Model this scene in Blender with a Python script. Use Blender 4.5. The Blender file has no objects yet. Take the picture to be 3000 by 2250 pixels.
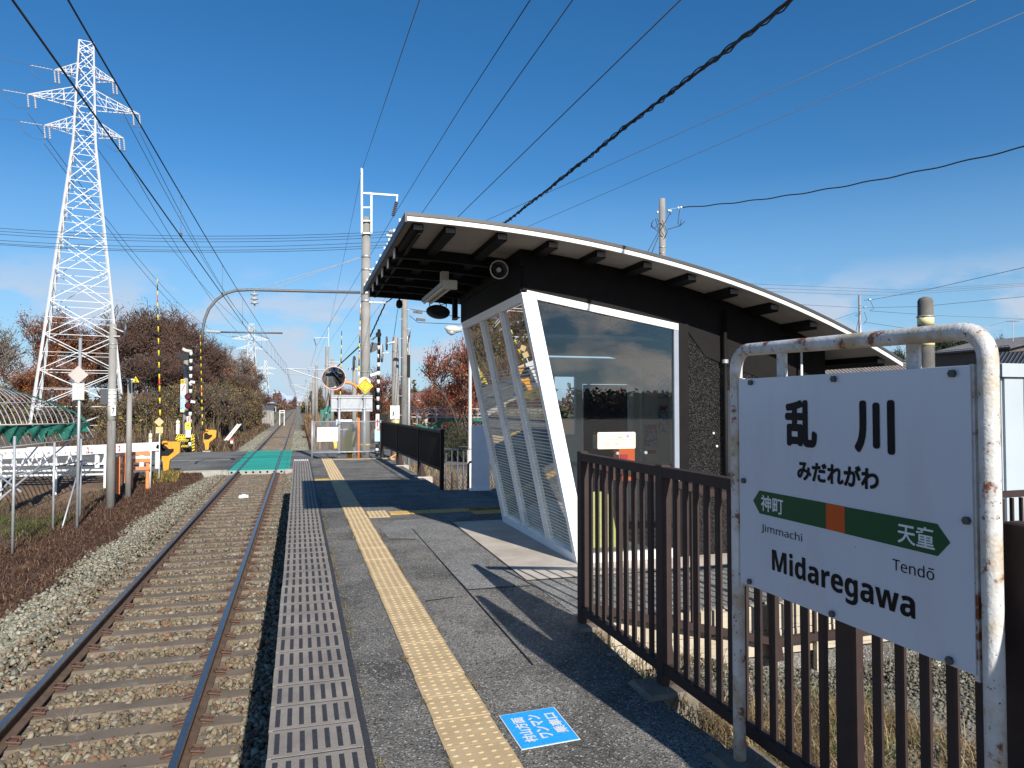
import bpy, math, random
import numpy as np
from mathutils import Vector, Matrix, Euler
random.seed(7); rng = np.random.default_rng(11)
S = bpy.context.scene
COL = S.collection
R = math.radians
# ------------------------------------------------------------------ camera
EYE = Vector((0, 0, 1.6)); FOC = 2084.0; YAW = R(16.7); PITCH = math.atan(62/2084)
cd = bpy.data.cameras.new('camera'); cam = bpy.data.objects.new('camera', cd); COL.objects.link(cam); S.camera = cam
cd.sensor_width = 36; cd.lens = FOC/3000*36; cd.clip_start = 0.05; cd.clip_end = 30000
cam.location = EYE; cam.rotation_euler = Euler((math.pi/2+PITCH, 0, -YAW), 'XYZ')
# ------------------------------------------------------------------ sky and sun
SUN_DIR = Vector((0.24, -1.67, 1.0)).normalized()
ELEV = math.asin(SUN_DIR.z); AZ = math.atan2(SUN_DIR.x, SUN_DIR.y)
W = bpy.data.worlds.new('World'); S.world = W; W.use_nodes = True
wn = W.node_tree; N = wn.nodes; L = wn.links
bg = N['Background']; bg.inputs[1].default_value = 0.080
sky = N.new('ShaderNodeTexSky'); sky.sky_type = 'NISHITA'; sky.sun_disc = False
sky.sun_elevation = ELEV; sky.sun_rotation = AZ; sky.altitude = 800; sky.air_density = 1.0; sky.dust_density = 0.0; sky.ozone_density = 3.0
tc = N.new('ShaderNodeTexCoord'); sep = N.new('ShaderNodeSeparateXYZ'); L.new(tc.outputs['Generated'], sep.inputs[0])
mp = N.new('ShaderNodeMapping'); mp.inputs['Scale'].default_value = (1, 1, 2.3); mp.inputs['Location'].default_value = (3.1, 1.7, 0); L.new(tc.outputs['Generated'], mp.inputs[0])
cn = N.new('ShaderNodeTexNoise'); cn.inputs['Scale'].default_value = 7.5; cn.inputs['Detail'].default_value = 8; cn.inputs['Roughness'].default_value = 0.55
L.new(mp.outputs[0], cn.inputs['Vector'])
cr = N.new('ShaderNodeValToRGB'); cr.color_ramp.elements[0].position = 0.475; cr.color_ramp.elements[1].position = 0.585
ys = N.new('ShaderNodeMapRange'); ys.inputs[1].default_value = -0.2; ys.inputs[2].default_value = -0.7; ys.inputs[3].default_value = 0; ys.inputs[4].default_value = 1
L.new(sep.outputs['Y'], ys.inputs[0])
ca = N.new('ShaderNodeMath'); ca.operation = 'MULTIPLY_ADD'; L.new(ys.outputs[0], ca.inputs[0]); ca.inputs[1].default_value = .035; L.new(cn.outputs['Fac'], ca.inputs[2])
L.new(ca.outputs[0], cr.inputs[0])
hr = N.new('ShaderNodeMapRange'); hr.inputs[1].default_value = 0.12; hr.inputs[2].default_value = 0.185; hr.inputs[3].default_value = 1; hr.inputs[4].default_value = 0
L.new(sep.outputs['Z'], hr.inputs[0])
# cloud deck reaches higher towards the south, as the shelter glass shows
hs = N.new('ShaderNodeMapRange'); hs.inputs[1].default_value = 0.30; hs.inputs[2].default_value = 0.45; hs.inputs[3].default_value = 1; hs.inputs[4].default_value = 0
L.new(sep.outputs['Z'], hs.inputs[0])
hm = N.new('ShaderNodeMix'); hm.data_type = 'FLOAT'; L.new(ys.outputs[0], hm.inputs[0]); L.new(hr.outputs[0], hm.inputs[2]); L.new(hs.outputs[0], hm.inputs[3])
ml = N.new('ShaderNodeMath'); ml.operation = 'MULTIPLY'; L.new(cr.outputs[0], ml.inputs[0]); L.new(hm.outputs[0], ml.inputs[1])
ml2 = N.new('ShaderNodeMath'); ml2.operation = 'MULTIPLY'; L.new(ml.outputs[0], ml2.inputs[0]); ml2.inputs[1].default_value = 0.75
hsv = N.new('ShaderNodeHueSaturation'); hsv.inputs['Saturation'].default_value = 1.30; hsv.inputs['Value'].default_value = 1.05
L.new(sky.outputs[0], hsv.inputs['Color'])
cm = N.new('ShaderNodeMix'); cm.data_type = 'RGBA'; L.new(ml2.outputs[0], cm.inputs[0]); hz_ = N.new('ShaderNodeMapRange'); hz_.inputs[1].default_value = -.02; hz_.inputs[2].default_value = .30; hz_.inputs[3].default_value = .9; hz_.inputs[4].default_value = 0; L.new(sep.outputs['Z'], hz_.inputs[0])
hmx = N.new('ShaderNodeMix'); hmx.data_type = 'RGBA'; L.new(hz_.outputs[0], hmx.inputs[0]); L.new(hsv.outputs[0], hmx.inputs[6]); hmx.inputs[7].default_value = (2.45, 4.35, 6.5, 1)
L.new(hmx.outputs[2], cm.inputs[6]); cc_ = N.new('ShaderNodeMix'); cc_.data_type = 'RGBA'; L.new(ys.outputs[0], cc_.inputs[0]); cc_.inputs[6].default_value = (5.0, 5.5, 6.5, 1); cc_.inputs[7].default_value = (15, 13.5, 12.5, 1); L.new(cc_.outputs[2], cm.inputs[7])
L.new(cm.outputs[2], bg.inputs[0])
sd = bpy.data.lights.new('sun', 'SUN'); sun = bpy.data.objects.new('sun', sd); COL.objects.link(sun)
sd.energy = 4.9; sd.angle = R(0.5); sd.color = (1.0, 0.95, 0.87)
sun.rotation_euler = (-SUN_DIR).to_track_quat('-Z', 'Y').to_euler(); sun.location = (0, -20, 40)
S.view_settings.view_transform = 'Standard'; S.view_settings.look = 'None'; S.view_settings.exposure = 0.60; S.view_settings.gamma = 1
S.render.engine = 'CYCLES'; S.cycles.use_denoising = True; S.cycles.max_bounces = 8; S.cycles.transparent_max_bounces = 24
S.cycles.glossy_bounces = 3; S.cycles.diffuse_bounces = 3; S.cycles.sample_clamp_indirect = 6

# ------------------------------------------------------------------ pixel helper (used to survey real positions at a known depth)
_F = Vector((math.sin(YAW)*math.cos(PITCH), math.cos(YAW)*math.cos(PITCH), math.sin(PITCH)))
_R = Vector((math.cos(YAW), -math.sin(YAW), 0)); _U = _R.cross(_F)
def _d(x, y): return _F+_R*((x-1500)/FOC)-_U*((y-1125)/FOC)
def PY(x, y, Y): d = _d(x, y); return EYE+d*(Y/d.y)
def PX(x, y, X): d = _d(x, y); return EYE+d*(X/d.x)
def PZ(x, y, Z=0.0): d = _d(x, y); return EYE+d*((Z-1.6)/d.z)
def XatY(x, Y): return PY(x, 1187, Y).x

# ------------------------------------------------------------------ materials
MATS = {}
def srgb(h):
    h = h.lstrip('#'); c = [int(h[i:i+2], 16)/255 for i in (0, 2, 4)]
    return tuple((v/12.92 if v <= .04045 else ((v+.055)/1.055)**2.4) for v in c)
def mat(name, c1, c2=None, scale=8.0, rough=0.7, metal=0.0, bump=0.0, bscale=60.0, spots=None, detail=6, lo=.35, hi=.65, spec=0.5, coat=0, objc=False):
    if name in MATS: return MATS[name]
    m = bpy.data.materials.new(name); m.use_nodes = True; nt = m.node_tree; n = nt.nodes; l = nt.links
    p = n['Principled BSDF']; p.inputs['Roughness'].default_value = rough; p.inputs['Metallic'].default_value = metal
    p.inputs['Specular IOR Level'].default_value = spec
    if coat: p.inputs['Coat Weight'].default_value = coat
    g = n.new('ShaderNodeNewGeometry'); vec = g.outputs['Position']
    if objc:
        t = n.new('ShaderNodeTexCoord'); vec = t.outputs['Object']
    if c2 is None: c2 = tuple(min(1, v*0.85) for v in c1)
    no = n.new('ShaderNodeTexNoise'); no.inputs['Scale'].default_value = scale; no.inputs['Detail'].default_value = detail; no.inputs['Roughness'].default_value = .6
    l.new(vec, no.inputs['Vector'])
    mr = n.new('ShaderNodeMapRange'); mr.inputs[1].default_value = lo; mr.inputs[2].default_value = hi; l.new(no.outputs['Fac'], mr.inputs[0])
    mx = n.new('ShaderNodeMix'); mx.data_type = 'RGBA'; l.new(mr.outputs[0], mx.inputs[0]); mx.inputs[6].default_value = (*c1, 1); mx.inputs[7].default_value = (*c2, 1)
    out = mx.outputs[2]
    for sp in (spots or []):   # (color, scale, lo, hi)
        n2 = n.new('ShaderNodeTexNoise'); n2.inputs['Scale'].default_value = sp[1]; n2.inputs['Detail'].default_value = 8; n2.inputs['Roughness'].default_value = .65
        if len(sp) > 4:
            mpn = n.new('ShaderNodeMapping'); mpn.inputs['Scale'].default_value = sp[4]; l.new(vec, mpn.inputs[0]); l.new(mpn.outputs[0], n2.inputs['Vector'])
        else: l.new(vec, n2.inputs['Vector'])
        m2 = n.new('ShaderNodeMapRange'); m2.inputs[1].default_value = sp[2]; m2.inputs[2].default_value = sp[3]; l.new(n2.outputs['Fac'], m2.inputs[0])
        x2 = n.new('ShaderNodeMix'); x2.data_type = 'RGBA'; l.new(m2.outputs[0], x2.inputs[0]); l.new(out, x2.inputs[6]); x2.inputs[7].default_value = (*sp[0], 1); out = x2.outputs[2]
    l.new(out, p.inputs['Base Color'])
    if bump:
        bn = n.new('ShaderNodeTexNoise'); bn.inputs['Scale'].default_value = bscale; bn.inputs['Detail'].default_value = 4; l.new(vec, bn.inputs['Vector'])
        b = n.new('ShaderNodeBump'); b.inputs['Strength'].default_value = bump; b.inputs['Distance'].default_value = 0.01; l.new(bn.outputs['Fac'], b.inputs['Height']); l.new(b.outputs[0], p.inputs['Normal'])
    MATS[name] = m; return m
def vcol(name, rough=.8, trans=0.0, spec=.3):
    m = bpy.data.materials.new(name); m.use_nodes = True; nt = m.node_tree; p = nt.nodes['Principled BSDF']
    a = nt.nodes.new('ShaderNodeVertexColor'); a.layer_name = 'Col'; nt.links.new(a.outputs[0], p.inputs['Base Color']); p.inputs['Roughness'].default_value = rough
    p.inputs['Specular IOR Level'].default_value = spec
    if trans:
        tr = nt.nodes.new('ShaderNodeBsdfTranslucent'); nt.links.new(a.outputs[0], tr.inputs[0]); mx = nt.nodes.new('ShaderNodeMixShader'); mx.inputs[0].default_value = trans
        nt.links.new(p.outputs[0], mx.inputs[1]); nt.links.new(tr.outputs[0], mx.inputs[2]); nt.links.new(mx.outputs[0], nt.nodes['Material Output'].inputs[0])
    MATS[name] = m; return m
def glassmat(name, tint=(.93, .97, .96), ior=1.55, rough=0.0):
    m = bpy.data.materials.new(name); m.use_nodes = True; nt = m.node_tree; n = nt.nodes; l = nt.links; n.remove(n['Principled BSDF'])
    f = n.new('ShaderNodeFresnel'); f.inputs[0].default_value = ior
    t = n.new('ShaderNodeBsdfTransparent'); t.inputs[0].default_value = (*tint, 1); g = n.new('ShaderNodeBsdfGlossy'); g.inputs['Roughness'].default_value = rough
    mx = n.new('ShaderNodeMixShader'); l.new(f.outputs[0], mx.inputs[0]); l.new(t.outputs[0], mx.inputs[1]); l.new(g.outputs[0], mx.inputs[2]); l.new(mx.outputs[0], n['Material Output'].inputs[0])
    MATS[name] = m; return m
M = MATS
# asphalt: fine aggregate speckle over worn patches
def asphalt(name, base, dark, light, big=1.3, spk=.62, bstr=.55):
    m = bpy.data.materials.new(name); m.use_nodes = True; nt = m.node_tree; n = nt.nodes; l = nt.links; p = n['Principled BSDF']
    g = n.new('ShaderNodeNewGeometry'); P = g.outputs['Position']
    def noise(s, d=6, r=.6):
        q = n.new('ShaderNodeTexNoise'); q.inputs['Scale'].default_value = s; q.inputs['Detail'].default_value = d; q.inputs['Roughness'].default_value = r; l.new(P, q.inputs['Vector']); return q.outputs['Fac']
    def ramp(src, a, b):
        q = n.new('ShaderNodeMapRange'); q.inputs[1].default_value = a; q.inputs[2].default_value = b; l.new(src, q.inputs[0]); return q.outputs[0]
    def mix(f, a, b):
        q = n.new('ShaderNodeMix'); q.data_type = 'RGBA'; l.new(f, q.inputs[0])
        for i, c in ((6, a), (7, b)):
            if isinstance(c, tuple): q.inputs[i].default_value = (*c, 1)
            else: l.new(c, q.inputs[i])
        return q.outputs[2]
    c = mix(ramp(noise(big, 8), .42, .66), base, dark); c = mix(ramp(noise(big*.37, 5), .50, .68), c, tuple((a*.45+b*.55) for a, b in zip(base, dark)))
    c = mix(ramp(noise(big*4.1, 6), .56, .74), c, dark)
    vo = n.new('ShaderNodeTexVoronoi'); vo.inputs['Scale'].default_value = 120; l.new(P, vo.inputs['Vector'])
    sx = n.new('ShaderNodeSeparateColor'); l.new(vo.outputs['Color'], sx.inputs[0])
    c = mix(ramp(sx.outputs[0], spk+.22, 1.0), c, light)
    c = mix(ramp(sx.outputs[1], .55, 1.0), c, tuple(v*.45 for v in dark))
    l.new(c, p.inputs['Base Color']); p.inputs['Roughness'].default_value = .85; p.inputs['Specular IOR Level'].default_value = .25
    b = n.new('ShaderNodeBump'); b.inputs['Strength'].default_value = bstr; b.inputs['Distance'].default_value = .006; l.new(vo.outputs['Distance'], b.inputs['Height'])
    b2 = n.new('ShaderNodeBump'); b2.inputs['Strength'].default_value = .3; b2.inputs['Distance'].default_value = .03; l.new(noise(9, 4), b2.inputs['Height']); l.new(b.outputs[0], b2.inputs['Normal'])
    l.new(b2.outputs[0], p.inputs['Normal']); MATS[name] = m; return m
asphalt('asphalt', (.195, .183, .164), (.062, .060, .056), (.42, .40, .36))
asphalt('asphalt_new', (.22, .215, .205), (.14, .137, .13), (.46, .45, .42), big=2.3)
asphalt('road', (.19, .185, .175), (.085, .085, .082), (.3, .3, .28), big=.4)
mat('edge_concrete', (.27, .24, .205), (.185, .162, .142), 3, .9, bump=.5, bscale=160, spots=[((.12, .11, .10), 260, .56, .68), ((.52, .49, .45), 240, .62, .70)])
mat('rubber', (.022, .022, .026), (.04, .04, .045), 60, .75)
mat('tactile', (.47, .355, .205), (.39, .285, .155), 5, .75, bump=.2, bscale=90, spots=[((.30, .20, .09), 30, .64, .78)])
mat('tactile_orange', (.58, .36, .10), (.48, .28, .07), 5, .8, bump=.2, bscale=90)
mat('concrete', (.36, .35, .32), (.26, .25, .23), 2.2, .9, bump=.4, bscale=50, spots=[((.15, .14, .12), 6, .58, .75)])
mat('slab', (.47, .42, .36), (.36, .31, .26), 2.5, .85, bump=.3, bscale=120, spots=[((.24, .19, .14), 7, .60, .75)])
mat('platform_side', (.30, .29, .27), (.2, .19, .18), 2, .9, bump=.4, bscale=40)
mat('ballast_base', (.20, .165, .12), (.10, .08, .06), 25, .95, bump=1, bscale=35, spots=[((.36, .33, .29), 19, .58, .62)])
mat('far_ballast', (.22, .185, .13), (.16, .13, .095), 14, .95, bump=1, bscale=18, spots=[((.42, .40, .36), 16, .6, .64)])
mat('shoulder_ballast', (.22, .205, .17), (.12, .11, .09), 14, .95, bump=1, bscale=18, spots=[((.5, .5, .46), 16, .6, .64)])
mat('sleeper', (.170, .134, .100), (.105, .083, .062), 1.7, .9, bump=.3, bscale=80, spots=[((.30, .27, .23), 3, .60, .72)])
mat('rail_side', (.13, .085, .055), (.085, .055, .038), 9, .75, bump=.2, bscale=60)
mat('rail_top', (.25, .24, .24), (.19, .18, .175), 20, .30, metal=.9)
mat('clip', (.12, .060, .040), (.075, .045, .035), 30, .8)
mat('soil', (.135, .085, .052), (.075, .05, .032), 1.5, .95, bump=1, bscale=14, spots=[((.10, .12, .04), 1.1, .56, .68), ((.24, .17, .10), 9, .6, .7)])
mat('litter', (.115, .062, .038), (.06, .034, .022), 6, .95, bump=1, bscale=30, spots=[((.22, .15, .09), 26, .62, .70)])
mat('gravel_ground', (.20, .18, .15), (.12, .11, .09), 20, .95, bump=1, bscale=30, spots=[((.42, .40, .37), 24, .6, .65), ((.14, .10, .05), 1.6, .52, .66)])
mat('far_plain', (.15, .12, .07), (.09, .10, .045), .03, .95)
mat('turquoise', (.012, .36, .28), (.010, .27, .21), 1.2, .75, bump=.2, bscale=30, spots=[((.03, .13, .11), 1.6, .50, .72, (.2, 2.6, 1)), ((.05, .14, .12), 9, .6, .7)])
mat('fence_brown', (.045, .030, .027), (.037, .024, .022), 14, .6, spec=.2, spots=[((.11, .035, .015), 30, .67, .72)])
mat('fence_dark', (.022, .015, .014), (.016, .011, .010), 14, .6, spec=.2)
mat('white_paint', (.70, .70, .69), (.60, .60, .58), 6, .45)
mat('white_frame', (.80, .82, .84), (.75, .77, .79), 3, .4)
mat('black_wall', (.007, .0065, .0065), (.010, .009, .009), 5, .7, spec=.15, bump=.15, bscale=40)
mat('black_steel', (.006, .0055, .0055), (.009, .008, .008), 6, .6, spec=.15)
mat('purlin_cap', (.13, .14, .16), (.10, .11, .12), 20, .5)
mat('soffit', (.30, .275, .25), (.24, .22, .20), 2.2, .85)
mat('roof_metal', (.045, .042, .042), (.06, .055, .055), 3, .5, metal=.3)
mat('dark_steel', (.15, .15, .155), (.11, .11, .115), 12, .6, metal=.3)
mat('steel', (.42, .43, .44), (.34, .35, .36), 12, .5, metal=.55)
mat('galv', (.38, .40, .42), (.31, .33, .35), 10, .5, metal=.35)
mat('pole_concrete', (.27, .26, .24), (.20, .193, .18), 1.4, .9, bump=.3, bscale=25, spots=[((.13, .125, .115), 3, .56, .72, (3, 3, .35))])
mat('dark_pole', (.13, .125, .11), (.09, .085, .08), 4, .9, bump=.4, bscale=40)
mat('pale_yellow', (.75, .68, .36), (.68, .61, .32), 6, .6)
mat('wire', (.025, .025, .028), (.03, .03, .032), 5, .6)
mat('wire_pale', (.10, .11, .12), (.12, .13, .14), 5, .6)
mat('yellow', (.80, .50, .02), (.74, .44, .02), 5, .5, spots=[((.35, .2, .05), 12, .66, .76)])
mat('sign_yellow', (.62, .47, .02), (.56, .42, .02), 4, .5)
mat('lime', (.72, .76, .06), (.66, .70, .06), 4, .5)
mat('machine_orange', (.66, .29, .015), (.58, .25, .015), 5, .5)
mat('orange', (.72, .22, .07), (.62, .18, .06), 5, .6)
mat('mirror_orange', (.85, .24, .04), (.8, .21, .03), 5, .45)
mat('black', (.008, .008, .009), (.012, .012, .012), 6, .6, spec=.2)
mat('signal_black', (.010, .012, .015), (.013, .015, .018), 6, .5, spec=.3)
mat('red_lamp', (.13, .006, .012), (.10, .006, .01), 6, .15)
mat('red', (.65, .03, .03), (.58, .03, .03), 6, .5)
mat('pylon_white', (.60, .61, .62), (.50, .51, .52), .8, .6)
mat('insulator', (.40, .41, .44), (.32, .33, .36), 20, .25)
mat('brown_insulator', (.10, .06, .05), (.08, .05, .04), 20, .3)
mat('green_net', (.006, .12, .085), (.006, .085, .06), 3, .8)
mat('green_sign', (.008, .16, .12), (.008, .13, .10), 3, .5)
mat('wood', (.50, .44, .34), (.38, .33, .25), 2.5, .8, bump=.3, bscale=30, spots=[((.30, .25, .18), 5, .56, .66, (.6, 8, 9))])
mat('shed_panel', (.40, .45, .48), (.36, .41, .44), 1.0, .5)
mat('shade_grey', (.26, .29, .34), (.22, .25, .30), 3, .4)  # window jamb: the blue-grey of its shade is put into the colour
mat('footing', (.20, .165, .125), (.13, .11, .085), 6, .95, bump=.5, bscale=60)
mat('cream', (.55, .41, .20), (.50, .37, .18), 4, .6)
mat('pale_pink_sign', (.44, .39, .36), (.40, .34, .32), 4, .6)
mat('blue_floor', srgb('1aa0ee'), srgb('1796de'), 18, .8, bump=.4, bscale=110, spots=[(srgb('0d6aa8'), 60, .66, .76)])
mat('letter_white', (.68, .70, .72), (.58, .60, .62), 60, .7)
mat('letter_black', (.004, .004, .005), (.005, .005, .006), 9, .45, spec=.15)
mat('sign_face', (.54, .585, .66), (.52, .565, .64), 2.2, .2, spots=[((.50, .53, .57), 3.5, .50, .75, (1, 1, .25)), ((.10, .10, .11), 55, .70, .715)])  # white plate, with the blue of its shaded side mixed into the colour
mat('sign_green', (.006, .075, .028), (.006, .068, .026), 3, .3, spec=.3)
mat('sign_orange', (.52, .085, .012), (.48, .08, .012), 3, .3, spec=.3)
mat('rust_pipe', (.60, .605, .60), (.45, .44, .41), 11, .45, bump=.25, bscale=90, spots=[((.42, .34, .24), 7, .50, .64), ((.19, .06, .02), 11, .575, .625), ((.035, .02, .015), 60, .625, .655)])
mat('bolt', (.10, .095, .09), (.07, .065, .06), 40, .6, metal=.3)
mat('interior_wall', (.66, .70, .71), (.6, .64, .65), 2, .7)
mat('interior_floor', (.22, .23, .235), (.18, .19, .195), 2, .5)
mat('interior_door', (.02, .035, .07), (.025, .04, .08), 2, .25)
mat('paper', (.8, .8, .78), (.72, .73, .74), 12, .7)
mat('paper_blue', (.10, .25, .55), (.5, .6, .75), 30, .7, lo=.48, hi=.52)
mat('paper_red', (.55, .03, .06), (.5, .03, .06), 12, .7)
mat('box_orange', (.85, .13, .02), (.8, .12, .02), 12, .4)
mat('ochre', (.50, .44, .06), (.45, .40, .06), 12, .5)
mat('sand', (.75, .62, .45), (.68, .55, .4), 40, .6)
mat('sea', (.35, .62, .66), (.45, .7, .72), 40, .6)
mat('pink', (.80, .25, .45), (.75, .22, .4), 10, .6)
mat('tile_roof', (.10, .10, .115), (.07, .07, .08), 2, .6)
mat('brown_roof', (.20, .17, .155), (.14, .12, .11), 2, .7)
mat('brick_roof', (.26, .12, .09), (.2, .1, .08), 2, .7)
mat('house_wall', (.55, .50, .40), (.48, .44, .36), 2, .8)
mat('house_dark', (.10, .085, .075), (.08, .07, .06), 2, .8)
mat('window_dark', (.03, .035, .045), (.04, .045, .055), 2, .15)
mat('hill_blue', (.10, .13, .19), (.14, .17, .22), .01, .95)  # blue of the distance haze put into the hill colour
mat('hill_snow', (.52, .60, .72), (.28, .38, .55), .004, .9, lo=.45, hi=.6)  # snow tinted blue, distance haze painted into its colour
mat('truck_blue', (.05, .14, .38), (.05, .13, .36), 2, .35, coat=.4)
mat('lamp_white', (.52, .51, .48), (.46, .45, .42), 4, .4)
mat('beige', (.45, .42, .36), (.38, .35, .3), 4, .6)
mat('bark', (.075, .058, .045), (.045, .035, .028), 5, .9, bump=.5, bscale=20)
mat('bark_pale', (.20, .17, .14), (.12, .10, .08), 4, .9, bump=.5, bscale=20)
mat('stripe_film', (.78, .80, .80), (.74, .76, .76), 4, .5)
mat('mirror_back', (.05, .055, .065), (.06, .065, .075), 4, .45)
mat('pink_rim', (.62, .38, .33), (.55, .33, .29), 4, .5)
vcol('leaves', .7, .35); vcol('stones', .9); vcol('grass', .8, .25)
glassmat('glass', (.88, .92, .93), 1.7); glassmat('glass_w', (.80, .85, .81), 1.5, .01)
mm = mat('mirror_face', (.62, .64, .66), (.6, .62, .64), 2, .03, metal=1.0)

gw = M['glass_w']; nt = gw.node_tree; out_ = nt.nodes['Material Output']; prev = out_.inputs[0].links[0].from_socket
df = nt.nodes.new('ShaderNodeBsdfDiffuse'); tl_ = nt.nodes.new('ShaderNodeBsdfTranslucent'); a_ = nt.nodes.new('ShaderNodeMixShader'); b_m = nt.nodes.new('ShaderNodeMixShader')
for q_ in (df, tl_): q_.inputs[0].default_value = (.72, .78, .74, 1)
a_.inputs[0].default_value = .6; b_m.inputs[0].default_value = .17
nt.links.new(df.outputs[0], a_.inputs[1]); nt.links.new(tl_.outputs[0], a_.inputs[2]); nt.links.new(prev, b_m.inputs[1]); nt.links.new(a_.outputs[0], b_m.inputs[2]); nt.links.new(b_m.outputs[0], out_.inputs[0])
m = bpy.data.materials['stripe_film']; nt = m.node_tree; tr_ = nt.nodes.new('ShaderNodeBsdfTransparent'); mx_s = nt.nodes.new('ShaderNodeMixShader'); mx_s.inputs[0].default_value = .5
nt.links.new(nt.nodes['Principled BSDF'].outputs[0], mx_s.inputs[1]); nt.links.new(tr_.outputs[0], mx_s.inputs[2]); nt.links.new(mx_s.outputs[0], nt.nodes['Material Output'].inputs[0])
# ------------------------------------------------------------------ object helpers
BASE = {}
class MB:
    def __init__(s): s.v = []; s.f = []; s.m = []; s.cur = 0
    def add(s, vs, fs, mi=None):
        o = len(s.v); s.v += [tuple(v) for v in vs]; s.f += [tuple(i+o for i in f) for f in fs]; s.m += [s.cur if mi is None else mi]*len(fs); return s
    def box(s, x0, x1, y0, y1, z0, z1, mi=None):
        return s.add([(x0, y0, z0), (x1, y0, z0), (x1, y1, z0), (x0, y1, z0), (x0, y0, z1), (x1, y0, z1), (x1, y1, z1), (x0, y1, z1)],
              [(0, 3, 2, 1), (4, 5, 6, 7), (0, 1, 5, 4), (1, 2, 6, 5), (2, 3, 7, 6), (3, 0, 4, 7)], mi)
    def bev(s, x0, x1, y0, y1, z0, z1, b=.004, mi=None):   # box with chamfered top edges
        return s.add([(x0, y0, z0), (x1, y0, z0), (x1, y1, z0), (x0, y1, z0), (x0, y0, z1-b), (x1, y0, z1-b), (x1, y1, z1-b), (x0, y1, z1-b),
                      (x0+b, y0+b, z1), (x1-b, y0+b, z1), (x1-b, y1-b, z1), (x0+b, y1-b, z1)],
              [(0, 3, 2, 1), (0, 1, 5, 4), (1, 2, 6, 5), (2, 3, 7, 6), (3, 0, 4, 7), (4, 5, 9, 8), (5, 6, 10, 9), (6, 7, 11, 10), (7, 4, 8, 11), (8, 9, 10, 11)], mi)
    def bar(s, a, b, w, h=None, up=(0, 0, 1), mi=None):
        a = Vector(a); b = Vector(b); h = w if h is None else h; d = (b-a).normalized(); u = Vector(up)
        if abs(d.dot(u)) > .98: u = Vector((0, 1, 0))
        r = d.cross(u).normalized(); u = r.cross(d)
        c = [(-w/2, -h/2), (w/2, -h/2), (w/2, h/2), (-w/2, h/2)]
        vs = [a+r*x+u*y for x, y in c]+[b+r*x+u*y for x, y in c]
        return s.add(vs, [(0, 1, 2, 3), (7, 6, 5, 4), (0, 4, 5, 1), (1, 5, 6, 2), (2, 6, 7, 3), (3, 7, 4, 0)], mi)
    def tube(s, pts, r, n=8, cap=True, mi=None):
        pts = [Vector(p) for p in pts]; rs = r if isinstance(r, (list, tuple)) else [r]*len(pts); vs = []; fs = []; up = None
        for i, p in enumerate(pts):
            d = (pts[min(i+1, len(pts)-1)]-pts[max(i-1, 0)]).normalized()
            if up is None: up = Vector((0, 0, 1)) if abs(d.z) < .95 else Vector((1, 0, 0))
            e = d.cross(up)
            if e.length < 1e-4: e = d.cross(Vector((0, 1, 0)))
            e.normalize(); g = e.cross(d); up = g
            for k in range(n):
                a = 2*math.pi*k/n; vs.append(p+(e*math.cos(a)+g*math.sin(a))*rs[i])
        for i in range(len(pts)-1):
            for k in range(n): fs.append((i*n+k, (i+1)*n+k, (i+1)*n+(k+1) % n, i*n+(k+1) % n))
        if cap: fs.append(tuple(range(n))); fs.append(tuple(reversed([(len(pts)-1)*n+k for k in range(n)])))
        return s.add(vs, fs, mi)
    def cyl(s, a, b, r, n=16, r2=None, mi=None): return s.tube([a, b], [r, r if r2 is None else r2], n, True, mi)
    def disc(s, c, nrm, r, t=.01, n=24, mi=None):
        c = Vector(c); nrm = Vector(nrm).normalized(); return s.cyl(c-nrm*t/2, c+nrm*t/2, r, n, None, mi)
    def prism(s, poly, z0, z1, mi=None):
        n = len(poly); vs = [(x, y, z0) for x, y in poly]+[(x, y, z1) for x, y in poly]
        return s.add(vs, [tuple(reversed(range(n))), tuple(range(n, 2*n))]+[(i, (i+1) % n, n+(i+1) % n, n+i) for i in range(n)], mi)
    def slab(s, pts, off, mi=None):  # planar polygon extruded by vector
        pts = [Vector(p) for p in pts]; off = Vector(off); n = len(pts)
        return s.add(pts+[p+off for p in pts], [tuple(reversed(range(n))), tuple(range(n, 2*n))]+[(i, (i+1) % n, n+(i+1) % n, n+i) for i in range(n)], mi)
    def mesh(s, name, mats, off=(0, 0, 0), smooth=False):
        me = bpy.data.meshes.new(name); off = Vector(off)
        me.from_pydata([tuple(Vector(v)-off) for v in s.v], [], s.f)
        mats = mats if isinstance(mats, (list, tuple)) else [mats]
        for m in mats: me.materials.append(M[m] if isinstance(m, str) else m)
        if len(mats) > 1: me.polygons.foreach_set('material_index', s.m)
        me.validate(); me.update()
        if smooth:
            me.polygons.foreach_set('use_smooth', [len(p.vertices) <= 4 for p in me.polygons])
        return me
    def build(s, name, mats, parent=None, smooth=False):
        off = BASE.get(parent.name, Vector()) if parent else Vector()
        o = bpy.data.objects.new(name, s.mesh(name, mats, off, smooth)); COL.objects.link(o)
        if parent: o.parent = parent; BASE[o.name] = off
        return o
def thing(name, label, cat, loc=(0, 0, 0), group=None):
    o = bpy.data.objects.new(name, None); o.empty_display_size = .2; COL.objects.link(o); o.location = loc
    o['label'] = label; o['category'] = cat
    if group: o['group'] = group
    BASE[o.name] = Vector(loc); return o
def tag(o, label, cat, group=None):
    o['label'] = label; o['category'] = cat
    if group: o['group'] = group
    return o
def struct(o): o['kind'] = 'structure'; return o
def stuff(o): o['kind'] = 'stuff'; return o
def link(name, me, parent=None, loc=(0, 0, 0), rot=(0, 0, 0), sc=(1, 1, 1)):
    o = bpy.data.objects.new(name, me); COL.objects.link(o); off = Vector()
    if parent: o.parent = parent; off = BASE.get(parent.name, Vector())
    o.location = Vector(loc)-off; o.rotation_euler = rot; o.scale = sc; BASE[o.name] = off; return o
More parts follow.
